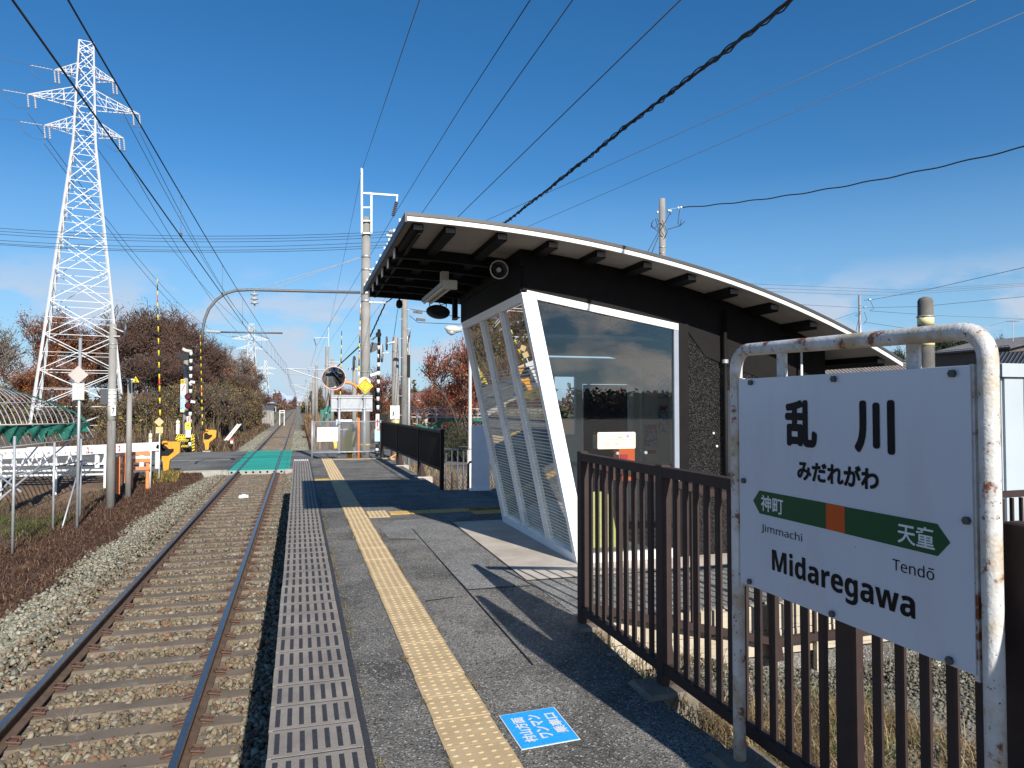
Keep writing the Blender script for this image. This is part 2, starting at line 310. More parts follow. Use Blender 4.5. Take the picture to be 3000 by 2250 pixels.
def dup(root, loc, label, rotz=0.0, sc=(1, 1, 1), group=None):
    r = root.copy(); COL.objects.link(r); r.location = loc; r.rotation_euler = (0, 0, rotz); r.scale = sc; r['label'] = label
    if group: r['group'] = group
    for ch in root.children:
        c = ch.copy(); COL.objects.link(c); c.parent = r
        for g in ch.children:
            d = g.copy(); COL.objects.link(d); d.parent = c
    return r
def npmesh(name, V, Fc, colors=None, mat_='stones', smooth=False):
    me = bpy.data.meshes.new(name); nv = len(V); nf, k = Fc.shape
    me.vertices.add(nv); me.vertices.foreach_set('co', V.astype(np.float32).ravel())
    me.loops.add(nf*k); me.loops.foreach_set('vertex_index', Fc.astype(np.int32).ravel())
    me.polygons.add(nf); me.polygons.foreach_set('loop_start', np.arange(0, nf*k, k, dtype=np.int32)); me.polygons.foreach_set('loop_total', np.full(nf, k, dtype=np.int32))
    me.update(calc_edges=True)
    if colors is not None:
        a = me.color_attributes.new('Col', 'FLOAT_COLOR', 'POINT'); c = np.ones((nv, 4), dtype=np.float32); c[:, :3] = colors; a.data.foreach_set('color', c.ravel())
    me.materials.append(M[mat_]); return me
def text(body, name, parent, u0, u1, v0, v1, frame, matname, bold=0.0, depth=0.0):
    """lettering fitted into a rectangle; frame = (origin, xaxis, yaxis); bold widens the strokes"""
    cu = bpy.data.curves.new('t', 'FONT'); cu.body = body; cu.resolution_u = 4
    t = bpy.data.objects.new('t', cu); COL.objects.link(t); bpy.context.view_layer.update()
    me = bpy.data.meshes.new_from_object(t.evaluated_get(bpy.context.evaluated_depsgraph_get())); bpy.data.objects.remove(t)
    n = len(me.vertices); co = np.zeros(n*3); me.vertices.foreach_get('co', co); co = co.reshape(-1, 3)
    faces = [tuple(p.vertices) for p in me.polygons]; bpy.data.meshes.remove(me)
    mn = co.min(0); mx = co.max(0); o, ax, ay = [np.array(Vector(q)) for q in frame]; nz = np.cross(ax, ay)
    su = (u1-u0)/(mx[0]-mn[0]+2*bold); sv = (v1-v0)/(mx[1]-mn[1]+2*bold)
    off = np.array(BASE.get(parent.name, Vector())); V = []; Fs = []
    shifts = [(0, 0)]+([(bold*math.cos(k*math.pi/6), bold*math.sin(k*math.pi/6)) for k in range(12)] if bold else [])
    if bold > .03: shifts += [(bold*.5*math.cos(k*math.pi/3), bold*.5*math.sin(k*math.pi/3)) for k in range(6)]
    for j, (dx, dy) in enumerate(shifts):
        u = u0+(co[:, 0]-mn[0]+bold+dx)*su; v = v0+(co[:, 1]-mn[1]+bold+dy)*sv
        V.append(o+u[:, None]*ax+v[:, None]*ay+nz*(j*.00003)-off); Fs += [tuple(i+j*n for i in f) for f in faces]
    m2 = bpy.data.meshes.new(name); m2.from_pydata(np.concatenate(V).tolist(), [], Fs); m2.materials.append(M[matname]); m2.update()
    ob = bpy.data.objects.new(name, m2); COL.objects.link(ob); ob.parent = parent; BASE[ob.name] = BASE.get(parent.name, Vector()); return ob
def sag(a, b, s, n=12): a = Vector(a); b = Vector(b); return [a.lerp(b, i/n)-Vector((0, 0, s*4*(i/n)*(1-i/n))) for i in range(n+1)]
# ------------------------------------------------------------------ terrain
def sm(a, b, x): t = max(0., min(1., (x-a)/(b-a))); return t*t*(3-2*t)
ROAD0, ROAD1 = 31.6, 44.6
def gz(X, Y):
    n = .06*math.sin(X*1.7+Y*.9)+.05*math.sin(X*.6-Y*1.3+1)
    if X < -1.6:
        z = -1.62+.2*sm(-3.2, -3.8, X)-.02
        low = -2.0+n
        e = sm(-5.6, -8.2, X)
        z = z*(1-e)+low*e
        r = sm(ROAD0-3.2, ROAD0-.6, Y)*(1-sm(ROAD1+.5, ROAD1+4, Y))
        if X < -3.7: z = z*(1-r)+(-1.13)*r
        if Y > ROAD1+.5:
            b = -1.45+n*.8+.25*sm(-5, -8, X)+ .5*sm(-8, -20, X)
            k = sm(ROAD1+.5, ROAD1+4, Y); z = z*(1-k)+b*k if X < -3.6 else z
    else:
        z = -1.62
        e = sm(2.6, 3.4, X); z = z*(1-e)+(-1.05+n*.3)*e
        if Y > ROAD0-2:
            r = sm(ROAD0-2, ROAD0-.4, Y)*(1-sm(ROAD1+.4, ROAD1+3, Y)); q = sm(.6, 1.6, X); z = z*(1-r*q)-1.13*r*q
            if Y > ROAD1: z = z*(1-q)+(-1.3+n)*q*sm(ROAD1, ROAD1+3, Y)+z*q*(1-sm(ROAD1, ROAD1+3, Y))
        if Y < 13.0:
            k = 1-sm(12.2, 13, Y); e = sm(1.7, 2.1, X)
            near = -.30-.28*sm(2.2, 4.5, X)+n*.35
            if Y > 4.95: near = -.75
            z = z*(1-k*e)+near*k*e
    d = sm(150, 600, abs(Y))+sm(60, 300, abs(X)); d = min(1, d)
    if abs(X+1.6) > 3: z = z*(1-d)-1.6*d
    return z
xs = sorted(set([round(-30+.5*i, 2) for i in range(121)]+[round(-9+.25*i, 2) for i in range(52)]+[-6000, -2500, -900, -400, -200, -120, -80, -55, -40, 40, 55, 80, 120, 200, 400, 900, 2500, 6000]))
ys = [-3000, -800, -200, -60, -30, -15]+[-8+.5*i for i in range(48)]+[16+i*.8 for i in range(60)]+[66, 70, 75, 80, 90, 100, 120, 150, 200, 300, 450, 700, 1200, 2500, 5000, 9000]
gv = np.array([(x, y, gz(x, y)) for y in ys for x in xs]); nx = len(xs)
gf = np.array([(j*nx+i, j*nx+i+1, (j+1)*nx+i+1, (j+1)*nx+i) for j in range(len(ys)-1) for i in range(nx-1)])
me = npmesh('ground', gv, gf, None, 'soil', True)
for m_ in ('litter', 'gravel_ground', 'far_plain'): me.materials.append(M[m_])
cx = gv[gf].mean(1); mi = np.zeros(len(gf), dtype=np.int32)
mi[(cx[:, 0] < -2.9) & (cx[:, 0] > -5.9) & (cx[:, 1] < 150)] = 1
mi[(cx[:, 0] > 1.0) & (cx[:, 0] < 9) & (cx[:, 1] < 5.6)] = 2
mi[(cx[:, 0] > 1.0) & (cx[:, 0] < 4.5) & (cx[:, 1] > 5.6) & (cx[:, 1] < 150)] = 1
mi[(np.abs(cx[:, 1]) > 160) | (np.abs(cx[:, 0]) > 90)] = 3
me.polygons.foreach_set('material_index', mi)
ground = bpy.data.objects.new('ground', me); COL.objects.link(ground); struct(ground)
# ballast bed: trapezoid along the track
TC = -1.63; RT = -1.10
def ballast_profile(y):
    return [(-5.0, -1.62), (-4.0, -1.47), (-3.25, -1.33), (-2.9, -1.31), (-.5, -1.31), (-.1, -1.33), (.3, -1.36), (1.0, -1.6)]
yy = [-90, -60, -40, -25, -14]+[-6+.4*i for i in range(94)]+[44.7]+[46+2*i for i in range(40)]+[130+10*i for i in range(20)]+[360, 420, 500, 650, 900, 1400, 2200]
bv = []; 
for y in yy:
    for k, (x, z) in enumerate(ballast_profile(y)):
        w = .13*math.sin(y*1.9+k)+.1*math.sin(y*.73+2*k) if k in (0, 1, 2) else 0
        bv.append((x+w, y, z+.012*math.sin(y*7+x*5)))
bf = np.array([(j*8+i, j*8+i+1, (j+1)*8+i+1, (j+1)*8+i) for j in range(len(yy)-1) for i in range(7)])
me = npmesh('ballast_bed', np.array(bv), bf, None, 'ballast_base', False)
me.materials.append(M['far_ballast']); me.materials.append(M['shoulder_ballast'])
cy = np.array(bv)[bf].mean(1); mi = np.zeros(len(bf), dtype=np.int32); mi[cy[:, 1] > 31] = 1; mi[(cy[:, 1] > 31) & ((cy[:, 0] < -2.85) | (cy[:, 0] > -.45))] = 2
me.polygons.foreach_set('material_index', mi); ob = bpy.data.objects.new('ballast_bed', me); COL.objects.link(ob); struct(ob)
# stones: real geometry
t = (1+5**.5)/2
ICO = np.array([(-1, t, 0), (1, t, 0), (-1, -t, 0), (1, -t, 0), (0, -1, t), (0, 1, t), (0, -1, -t), (0, 1, -t), (t, 0, -1), (t, 0, 1), (-t, 0, -1), (-t, 0, 1)])/math.sqrt(1+t*t)
ICF = np.array([(0, 11, 5), (0, 5, 1), (0, 1, 7), (0, 7, 10), (0, 10, 11), (1, 5, 9), (5, 11, 4), (11, 10, 2), (10, 7, 6), (7, 1, 8), (3, 9, 4), (3, 4, 2), (3, 2, 6), (3, 6, 8), (3, 8, 9), (4, 9, 5), (2, 4, 11), (6, 2, 10), (8, 6, 7), (9, 8, 1)])
OCT = np.array([(1, 0, 0), (-1, 0, 0), (0, 1, 0), (0, -1, 0), (0, 0, 1), (0, 0, -1)])*1.15
OCF = np.array([(0, 2, 4), (2, 1, 4), (1, 3, 4), (3, 0, 4), (2, 0, 5), (1, 2, 5), (3, 1, 5), (0, 3, 5)])
def stones(name, P, size, cols, flat=.6, simple=False):
    n = len(P)
    IC2 = OCT if simple else np.sign(ICO)*np.abs(ICO)**.62; nv_ = len(IC2); FF = OCF if simple else ICF
    B = IC2[None]*(1+rng.uniform(-.36, .30, (n, nv_, 1)))*np.stack([rng.uniform(.8, 1.35, n), rng.uniform(.6, 1.0, n), rng.uniform(flat-.15, flat+.2, n)], 1)[:, None, :]
    q = rng.normal(size=(n, 4)); q[:, 1:3] *= .55; q /= np.linalg.norm(q, axis=1)[:, None]; w, x, y, z = q.T
    Rm = np.stack([1-2*(y*y+z*z), 2*(x*y-w*z), 2*(x*z+w*y), 2*(x*y+w*z), 1-2*(x*x+z*z), 2*(y*z-w*x), 2*(x*z-w*y), 2*(y*z+w*x), 1-2*(x*x+y*y)], 1).reshape(n, 3, 3)
    V = np.einsum('nij,nkj->nki', Rm, B)*size[:, None, None]+P[:, None, :]
    Fc = (FF[None]+nv_*np.arange(n)[:, None, None]).reshape(-1, 3)
    C = np.repeat(cols, nv_, 0)
    o = bpy.data.objects.new(name, npmesh(name, V.reshape(-1, 3), Fc, C)); COL.objects.link(o); return stuff(o)
PAL = .72*np.array([(.26, .215, .145), (.225, .17, .10), (.25, .19, .115), (.165, .135, .09), (.33, .29, .22), (.23, .13, .08), (.12, .105, .08), (.29, .24, .165), (.25, .21, .15)])
PALG = np.array([.57, .54, .47])*np.array([(.40, .42, .37), (.30, .32, .28), (.48, .49, .46), (.34, .34, .30), (.40, .37, .30), (.23, .24, .21), (.52, .52, .48)])
n = 60000
yb = 4.2+(31.4-4.2)*rng.random(n)**1.45; xb = rng.uniform(-4.7, -.02, n)
SP = .606
ph = ((yb-.25) % SP); on_sl = (ph > .045) & (ph < .205) & (np.abs(xb-TC) < 1.12)
railz = (np.abs(np.abs(xb-TC)-.75) < .12)
keep = ~on_sl & ~railz & (rng.random(len(xb)) < np.clip((xb+4.12+.14*np.sin(yb*1.3)+.1*np.sin(yb*3.1))/.45, 0, 1)); xb = xb[keep]; yb = yb[keep]
zb = np.where(xb < -3.25, -1.33-.14*np.clip((-3.25-xb)/.9, 0, 1.3), -1.305)+rng.uniform(-.01, .03, len(xb))
zb += np.where(np.abs(xb-TC) < 1.2, -.006, .028)
gmix = np.clip((np.abs(xb-TC)-.95)/.9, 0, 1)
gray = rng.random(len(xb)) < gmix*.88
cols = np.where(gray[:, None], PALG[rng.integers(0, 7, len(xb))], PAL[rng.integers(0, 9, len(xb))])*rng.uniform(.8, 1.15, (len(xb), 1))
sz_ = rng.uniform(.016, .043, len(xb)); nr_ = yb < 13
PS = np.stack([xb, yb, zb], 1); stones('ballast_stones', PS[nr_], sz_[nr_], cols[nr_]); stones('ballast_stones', PS[~nr_], sz_[~nr_], cols[~nr_], simple=True)
n = 20000   # crushed stone on the low ground behind the platform fence
xg = rng.uniform(2.6, 6.5, n); yg = rng.uniform(1.2, 5.0, n); kk = (yg > 2.9+rng.random(n)*1.0) | ((xg > 3.3) & (rng.random(n) < .75)); xg = xg[kk]; yg = yg[kk]
zg = np.array([gz(a, b) for a, b in zip(xg, yg)])+.01
stones('gravel', np.stack([xg, yg, zg], 1), rng.uniform(.007, .022, len(xg)), PALG[rng.integers(0, 7, len(xg))]*rng.uniform(.42, .72, (len(xg), 1)), simple=True)
n = 13000
yb = ROAD1+.2+40*rng.random(n)**1.6; sd__ = rng.random(n) < .55; xb = np.where(sd__, rng.uniform(-4.2, -2.75, n), rng.uniform(-.6, .7, n))
zb = np.where(xb < -3.25, -1.33-.14*np.clip((-3.25-xb)/.9, 0, 1.3), -1.31-.06*np.clip((xb-.1)/.6, 0, 1))
stones('distant_ballast', np.stack([xb, yb, zb], 1), rng.uniform(.03, .055, n), PALG[rng.integers(0, 7, n)]*rng.uniform(.85, 1.2, (n, 1)), simple=True)
# ------------------------------------------------------------------ railway track
tr = thing('railway_track', 'single railway track with brown concrete sleepers running from the foreground to the horizon', 'railway track', (TC, 0, -1.31))
prof = [(-.073, 0), (.073, 0), (.073, .012), (.02, .028), (.0085, .04), (.0085, .115), (.033, .128), (.0345, .148), (.028, .155), (-.028, .155), (-.0345, .148), (-.033, .128), (-.0085, .115), (-.0085, .04), (-.02, .028), (-.073, .012)]
for sx in (-.75, .75):
    b = MB(); z0 = RT-.155; n = len(prof)
    vs = [(TC+sx+x, y, z0+z) for y in (-90, 30, 60, 120, 300, 900, 2200) for x, z in prof]
    for j in range(6):
        for i in range(n): b.add([], [])
    fs = []; ms = []
    for j in range(6):
        for i in range(n): fs.append((j*n+i, j*n+(i+1) % n, (j+1)*n+(i+1) % n, (j+1)*n+i)); ms.append(1 if i == 8 else 0)
    fs.append(tuple(range(n))); ms.append(0)
    b.v = vs; b.f = [tuple(reversed(f)) for f in fs]; b.m = ms; b.build('rail', ['rail_side', 'rail_top'], tr)
sb = MB()
sb.add([(-1.2, -.13, -.17), (1.2, -.13, -.17), (1.2, .13, -.17), (-1.2, .13, -.17), (-1.18, -.098, 0), (1.18, -.098, 0), (1.18, .098, 0), (-1.18, .098, 0)], [(0, 3, 2, 1), (4, 5, 6, 7), (0, 1, 5, 4), (1, 2, 6, 5), (2, 3, 7, 6), (3, 0, 4, 7)])
sl_me = sb.mesh('sleeper', 'sleeper')
cb = MB()
cb.box(-.05, .05, -.04, .04, 0, .018); cb.box(-.028, .028, -.028, .028, .018, .034)
cb.tube([(-.06, -.042, .018), (-.02, -.058, .032), (.04, -.052, .04), (.06, 0, .042), (.04, .052, .04), (-.02, .058, .032), (-.06, .042, .018)], .0095, 5)
cl_me = cb.mesh('rail_clip', 'clip')
far = MB()
k = 0; y = .25+.125-SP*120
while y < 125:
    if ROAD0-.2 < y < ROAD1+.2: y += SP; continue
    if k < 120 and y > 4.0:
        link('sleeper', sl_me, tr, (TC+random.uniform(-.012, .012), y, RT-.163-random.uniform(0, .004)), (0, 0, random.uniform(-.006, .006))); 
        if k < 48:
            for sx in (-.75, .75):
                for q in (-1, 1): link('rail_clip', cl_me, tr, (TC+sx+q*.105, y, RT-.158), (0, 0, 0 if q < 0 else math.pi))
        k += 1
    else: far.box(TC-1.18, TC+1.18, y-.11, y+.11, RT-.3, RT-.163)
    y += SP
stuff(far.build('distant_sleepers', 'sleeper', tr))
# ------------------------------------------------------------------ level crossing
b = MB(); b.add([(-60, ROAD0-.7, -1.108), (TC-1.15, ROAD0, -1.108), (TC-1.15, ROAD1, -1.108), (-60, ROAD1+1.2, -1.108)], [(0, 1, 2, 3)])
b.add([(TC+1.15, ROAD0, -1.108), (60, ROAD0-.7, -1.108), (60, ROAD1+1.0, -1.108), (TC+1.15, ROAD1, -1.108)], [(0, 1, 2, 3)])
road = struct(b.build('road', 'road'))
b = MB(); b.box(-5.6, TC-1.1, ROAD0-.25, ROAD0+.05, -1.6, -1.085); b.box(TC+1.1, .35, ROAD0-.2, ROAD0+.05, -1.6, -1.09); kb = b.build('road_kerb', 'concrete'); struct(kb)
b = MB()
for (a0, a1) in ((-14, -9), (-8.4, -3.2)): b.add([(a0, 37.9, -1.104), (a1, 38.0, -1.104), (a1, 38.12, -1.104), (a0, 38.02, -1.104)], [(0, 1, 2, 3)])
b.add([(-5.3, ROAD0+.1, -1.080), (-2.8, ROAD0+.1, -1.080), (-2.8, ROAD0-.18, -1.080), (-5.3, ROAD0-.18, -1.080)], [(3, 2, 1, 0)])
struct(b.build('road_marking', 'pale_yellow'))
cr_ = thing('crossing_deck', 'turquoise rubber crossing panels laid between and beside the rails on the road', 'crossing deck', (TC, 38, -1.1))
for (x0, x1) in ((TC-1.13, TC-.80), (TC-.69, TC+.69), (TC+.80, TC+1.29)):
    yk = ROAD0+.1
    while yk < ROAD1-.1:
        MB().bev(x0, x1, yk, min(yk+2.05, ROAD1), -1.25, -1.097, .01).build('panel', 'turquoise', cr_); yk += 2.07
for i in range(8):
    x = TC-1.0+i*.28
    MB().cyl((x, ROAD0+.06, -1.2), (x, ROAD0+.11, -1.2), .045, 10).build('socket', 'black', cr_)
MB().box(TC-1.13, TC+1.29, ROAD0+.06, ROAD0+.095, -1.3, -1.13).build('edge_beam', 'concrete', cr_)
# ------------------------------------------------------------------ platform
PE = -.125; PEND = 22.1
b = MB()
poly = [(PE+.02, -45), (1.75, -45), (1.80, 1.2), (1.86, 2.2), (1.93, 3.0), (1.90, 3.4), (1.95, 3.8), (1.985, 4.3), (2.02, 4.98), (7.2, 5.0), (7.2, 13.25), (2.66, 13.25), (2.62, PEND), (PE+.02, PEND)]
b.prism(poly, -1.7, 0)
pf = struct(b.build('platform', ['asphalt']))
def sheet(name, poly, z, m, parent=None, t=.003):
    o = MB().add([(x, y, z) for x, y in poly], [tuple(range(len(poly)))]).build(name, m, parent)
    if parent is None: struct(o)
    return o
MB().box(PE-.005, PE+.018, -45, PEND-.02, -1.65, -.085).build('platform_face', 'platform_side', pf)
MB().box(PE+.02, 2.62, PEND+.003, PEND+.12, -1.7, -.03).build('end_face', 'concrete', pf)
# newer asphalt patch and old seams
sheet('asphalt_patch', [(1.42, 6.05), (1.98, 6.1), (1.98, 9.85), (1.3, 10.0), (1.02, 9.3), (1.06, 8.6), (1.36, 8.5), (1.4, 7.5)], .004, 'asphalt_new', pf)
sheet('asphalt_patch', [(2.03, 5.04), (7.1, 5.04), (7.1, 6.16), (2.03, 6.18)], .004, 'asphalt_new', pf)
b = MB()
for (a, c, w) in (((1.395, 4.2), (1.42, 9.2), .010), ((1.36, 8.5), (1.05, 8.6), .008), ((1.0, 5.8), (1.25, 5.85), .006), ((.33, 19.0), (.62, 19.0), .03), ((1.42, 6.05), (1.98, 6.02), .008)):
    b.bar((a[0], a[1], .0062), (c[0], c[1], .0062), w, .003)
stuff(b.build('seam', 'black', pf))
sheet('concrete_slab', [(2.0, 6.2), (7.05, 6.2), (7.05, 6.7), (2.72, 6.7), (2.72, 9.55), (2.02, 9.55)], .012, 'slab', pf)
sheet('manhole_cover', [(1.9, 4.2), (1.98, 4.2), (1.98, 4.25), (1.9, 4.25)], .006, 'concrete', pf)
b = MB()   # loose grit where the asphalt meets the tiles
# edge tiles with anti-slip inserts
TW = .43; TL = .288
def edge_tile(extra):
    b = MB(); b.bev(0, TW, .004, TL-.006, -.12, .010, .0015, 0)
    if not extra:
        for i in range(7):
            x = .028+i*.0575; b.box(x, x+.023, .036, TL-.042, .0100, .0118, 1)
            for q in (.005, .011): b.box(x+q+.002, x+q+.0032, .04, TL-.046, .0118, .0126, 1)
    else:
        for i in range(7):
            for j in range(3): b.box(.025+i*.057, .055+i*.057, .03+j*.085, .085+j*.085, .0100, .0135, 2)
    return b.mesh('edge_tile', ['edge_concrete', 'rubber', 'letter_white'])
et, et2 = edge_tile(False), edge_tile(True)
y = -.9; i = 0
while y < PEND-.3:
    link('edge_tile', et2 if y > PEND-1.0 else et, pf, (PE+random.uniform(-.003, .003), y, random.uniform(-.0004, .0004)), (0, 0, random.uniform(-.004, .004))); y += TL; i += 1
MB().box(PE+.02, PE+TW-.005, -1, PEND-.1, -.05, .0088).build('joint_bed', 'rubber', pf)
MB().box(PE+TW+.003, PE+TW+.035, -1, PEND-.1, -.05, .006).build('edge_joint', 'rubber', pf)
b = MB(); b.box(.12, .30, 11.45, 15.5, .0125, .0150); 
# tactile paving: raised lozenges
def tact(rows, ang=0, warn=True, m='tactile', size=.30):
    b = MB(); b.bev(0, size-.003, 0, size-.003, -.04, .008, .002)
    g = size/rows
    for i in range(rows):
        for j in range(rows):
            cx_, cy_ = (i+.5)*g, (j+.5)*g
            rx, ry = (.017, .010) if warn else (.008, .024)
            if (j % 2) and warn: cx_ += 0.0
            top = []; bot = []
            for q in range(8):
                a = q*math.pi/4; top.append((cx_+rx*.6*math.cos(a), cy_+ry*.6*math.sin(a), .013)); bot.append((cx_+rx*math.cos(a), cy_+ry*math.sin(a), .0082))
            b.add(bot+top, [tuple(range(8, 16))]+[(q, (q+1) % 8, 8+(q+1) % 8, 8+q) for q in range(8)])
    return b.mesh('tactile_tile', m)
tm = tact(5); y = -.9
while y < PEND-.35:
    link('tactile_tile', tm, pf, (.664+random.uniform(-.002, .002), y, random.uniform(-.0015, .0015)), (0, 0, random.uniform(-.006, .006))); y += .30
tl = tact(4, warn=False); tor = tact(4, warn=False, m='tactile_orange'); tw = tact(5, m='tactile_orange')
for i in range(2):
    for j in range(2):
        if i == 0: link('tactile_tile', tm, pf, (.975, 10.15+j*.31+.15, .0))
for i in range(7): link('tactile_tile', tor, pf, (1.30+i*.31, 10.5, 0), (0, 0, 0))
for i in range(2):
    for j in range(2): link('tactile_tile', tw, pf, (2.5+i*.31, 10.2+j*.31, 0))
for i in range(6): link('tactile_tile', tl, pf, (.98+i*.3, PEND-.62, 0))
tb_ = thing('track_box', 'small white box lying between the rails in the middle distance', 'box', tuple(PZ(714, 1456, -1.26)))
c = tb_.location; MB().bev(c.x-.14, c.x+.14, c.y-.09, c.y+.09, -1.29, -1.20, .015).build('case', 'white_paint', tb_); MB().bev(c.x-.05, c.x+.06, c.y-.04, c.y+.05, -1.20, -1.175, .008).build('lid', 'letter_white', tb_)
# boarding marks painted / stuck on the asphalt
bl = thing('boarding_position_marker', 'bright blue floor sign with white lettering stuck on the asphalt beside the yellow paving', 'floor sign', (1.15, 3.38, .002))
q = [(1.003, 3.19), (1.305, 3.21), (1.309, 3.59), (1.0, 3.57)]
MB().slab([(x, y, .002) for x, y in q], (0, 0, .0025)).build('border', 'letter_white', bl)
c_ = (1.154, 3.39); MB().slab([(c_[0]+(x-c_[0])*.965, c_[1]+(y-c_[1])*.972, .0047) for x, y in q], (0, 0, .0012)).build('panel', 'blue_floor', bl)
fr = ((0, 0, .0066), (0, 1, 0), (-1, 0, 0))
text('村山方面', 'lettering', bl, 3.245, 3.515, -1.108, -1.042, fr, 'letter_white', .035)
text('ワンマン', 'lettering', bl, 3.265, 3.525, -1.195, -1.128, fr, 'letter_white', .035)
text('乗車口', 'lettering', bl, 3.295, 3.52, -1.283, -1.218, fr, 'letter_white', .035)
ol = thing('platform_marking_plate', 'narrow orange and yellow plate on the asphalt left of the yellow paving', 'floor marking', (.45, 15.8, .002))
MB().box(.34, .66, 15.72, 15.92, .001, .005).build('plate', 'tactile_orange', ol); MB().box(.36, .64, 15.90, 15.99, .0055, .008).build('stripe', 'sign_yellow', ol)
# ------------------------------------------------------------------ platform fence (near, brown, with upright bars)
def railing(root, A, B, zb, zt, nb, m='fence_brown', bw=.022, bd=.032, rail=(.05, .055), shared=None, top=True):
    A = Vector(A); B = Vector(B); d = (B-A).normalized(); ang = math.atan2(d.y, d.x)
    a0, a1 = zb; t0, t1 = zt
    MB().bar((A.x, A.y, a0), (B.x, B.y, a1), *rail).build('bottom_rail', m, root)
    if top: MB().bar((A.x, A.y, t0), (B.x, B.y, t1), rail[0]+.008, rail[1]).build('top_rail', m, root)
    h = (t0-a0)
    if shared is None: shared = MB().box(-bw/2, bw/2, -bd/2, bd/2, .026, h-.026).mesh('baluster', m)
    for i in range(1, nb+1):
        f = i/(nb+1); p = A.lerp(B, f); link('baluster', shared, root, (p.x, p.y, a0+(a1-a0)*f), (0, 0, ang+math.pi/2 if False else ang))
    return shared
def post(root, x, y, z0, z1, w=.06, d=.075, m='fence_brown', foot=True):
    b = MB().bev(x-w/2, x+w/2, y-d/2, y+d/2, z0, z1, .006)
    if foot: b.add([(x+w/2, y-d/2+.01, z0), (x+w/2+.05, y-d/2+.01, z0), (x+w/2, y-d/2+.01, z0+.3), (x+w/2, y+d/2-.01, z0), (x+w/2+.05, y+d/2-.01, z0), (x+w/2, y+d/2-.01, z0+.3)], [(0, 1, 2), (3, 5, 4), (1, 4, 5, 2), (0, 3, 4, 1)])
    return b.build('post', m, root)
nf = thing('platform_fence', 'dark brown metal railing with upright bars along the platform edge behind the station nameboard', 'fence', (2.0, 2.5, 0))
Ys = [4.86, 3.66, 2.235, 1.55, .2, -1.2, -2.6]; nbs = [9, 12, 5, 11, 12, 12]; shb = None
for i, y in enumerate(Ys):
    post(nf, 2.0, y, -.02 if i < 2 else -.15, 1.262, foot=True)
for i in range(len(Ys)-1): shb = railing(nf, (2.0, Ys[i]-.035, 0), (2.0, Ys[i+1]+.035, 0), (.115, .115), (1.222, 1.222), nbs[i], shared=shb, bw=.030, bd=.022)
for (x, y, s) in ((1.985, 4.84, .16), (1.99, 3.66, .17), (1.93, 2.80, .15)):
    o = MB().bev(x-s, x+.13, y-s*.95, y+s*.8, -.3, .022, .03).build('footing_block', 'footing', nf)
# ramp fence: slopes down, then level
rf = thing('ramp_fence', 'brown metal railing that slopes down beside the timber boards behind the platform fence', 'fence', (3.6, 4.86, -.4))
s2 = railing(rf, (2.06, 4.86, 0), (3.62, 4.86, 0), (.12, -.27), (1.17, .79), 12, m='fence_brown', bw=.022, bd=.03)
post(rf, 3.62, 4.86, -.42, .83, foot=True)
railing(rf, (3.66, 4.86, 0), (5.1, 4.90, 0), (-.27, -.27), (.79, .79), 11, shared=s2); post(rf, 5.14, 4.9, -.45, .83, foot=True)
railing(rf, (5.18, 4.90, 0), (6.6, 4.95, 0), (-.27, -.27), (.79, .79), 11, shared=s2); post(rf, 6.64, 4.95, -.45, .83, foot=True)
railing(rf, (6.68, 4.95, 0), (8.2, 5.0, 0), (-.27, -.27), (.79, .79), 11, shared=s2)
# timber retaining boards
tb = thing('timber_retaining_wall', 'pale weathered timber boards stacked on edge below the asphalt, behind the sloping railing', 'retaining wall', (4, 5, -.4))
for k in range(2):
    for j in range(3):
        x0 = 2.25+j*1.95+(.5 if k else 0)*0; x1 = x0+1.94
        MB().bev(x0+.003, x1-.003, 4.94-.004*k, 4.995, -.205-.2*k, -.012-.2*k, .005).build('plank', 'wood', tb)
for x in (3.2, 4.1, 5.3, 6.9): MB().box(x-.04, x+.04, 4.88+.012, 4.935, -.7, -.02).build('stake', 'wood', tb)
# ------------------------------------------------------------------ station nameboard
SX = 1.9
nbd = thing('station_nameboard', 'station nameboard with rusty white pipe frame and blackish lettering on a white plate', 'sign', (SX, 2.19, 0))
rr = .0275; pts = []
yl, yr, zl, zr, rad = 2.795, 1.565, 1.845, 1.82, .085
pts = [(SX, yl, -.02), (SX, yl, .6), (SX, yl, zl-rad)]
for k in range(1, 7): a = k*math.pi/12; pts.append((SX, yl-rad+rad*math.cos(a), zl-rad+rad*math.sin(a)))
for k in range(7): a = math.pi/2-k*math.pi/12; pts.append((SX, yr+rad-rad*math.cos(math.pi-(math.pi-a)) if False else yr+rad-rad*math.cos(a), zr-rad+rad*math.sin(a)))
pts += [(SX, yr, .6), (SX, yr, -.12)]
MB().tube(pts, rr, 20).build('pipe_frame', 'rust_pipe', nbd, True)
plate_x = 1.883
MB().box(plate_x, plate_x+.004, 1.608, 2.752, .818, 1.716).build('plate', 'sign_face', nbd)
MB().box(plate_x+.005, plate_x+.03, 1.600, 1.616, .80, 1.72).build('edge_angle', 'rust_pipe', nbd); MB().box(plate_x+.005, plate_x+.03, 2.745, 2.760, .80, 1.72).build('edge_angle', 'rust_pipe', nbd)
for u0, u1 in ((.266, .318), (.920, .969)): MB().box(SX-.006, SX+.006, 2.767-u1, 2.767-u0, 1.70, 1.83).build('hanger', 'rust_pipe', nbd)
fx = ((plate_x-.0016, 2.767, 0), (0, -1, 0), (0, 0, 1))
def flat(pts, m, name, lift=.0012): 
    return MB().slab([(plate_x-lift, 2.767-u, v) for u, v in pts], (lift*.8, 0, 0)).build(name, m, nbd)
flat([(.114, 1.189), (.158, 1.237), (.556, 1.237), (.556, 1.140), (.158, 1.140)], 'sign_green', 'green_band')
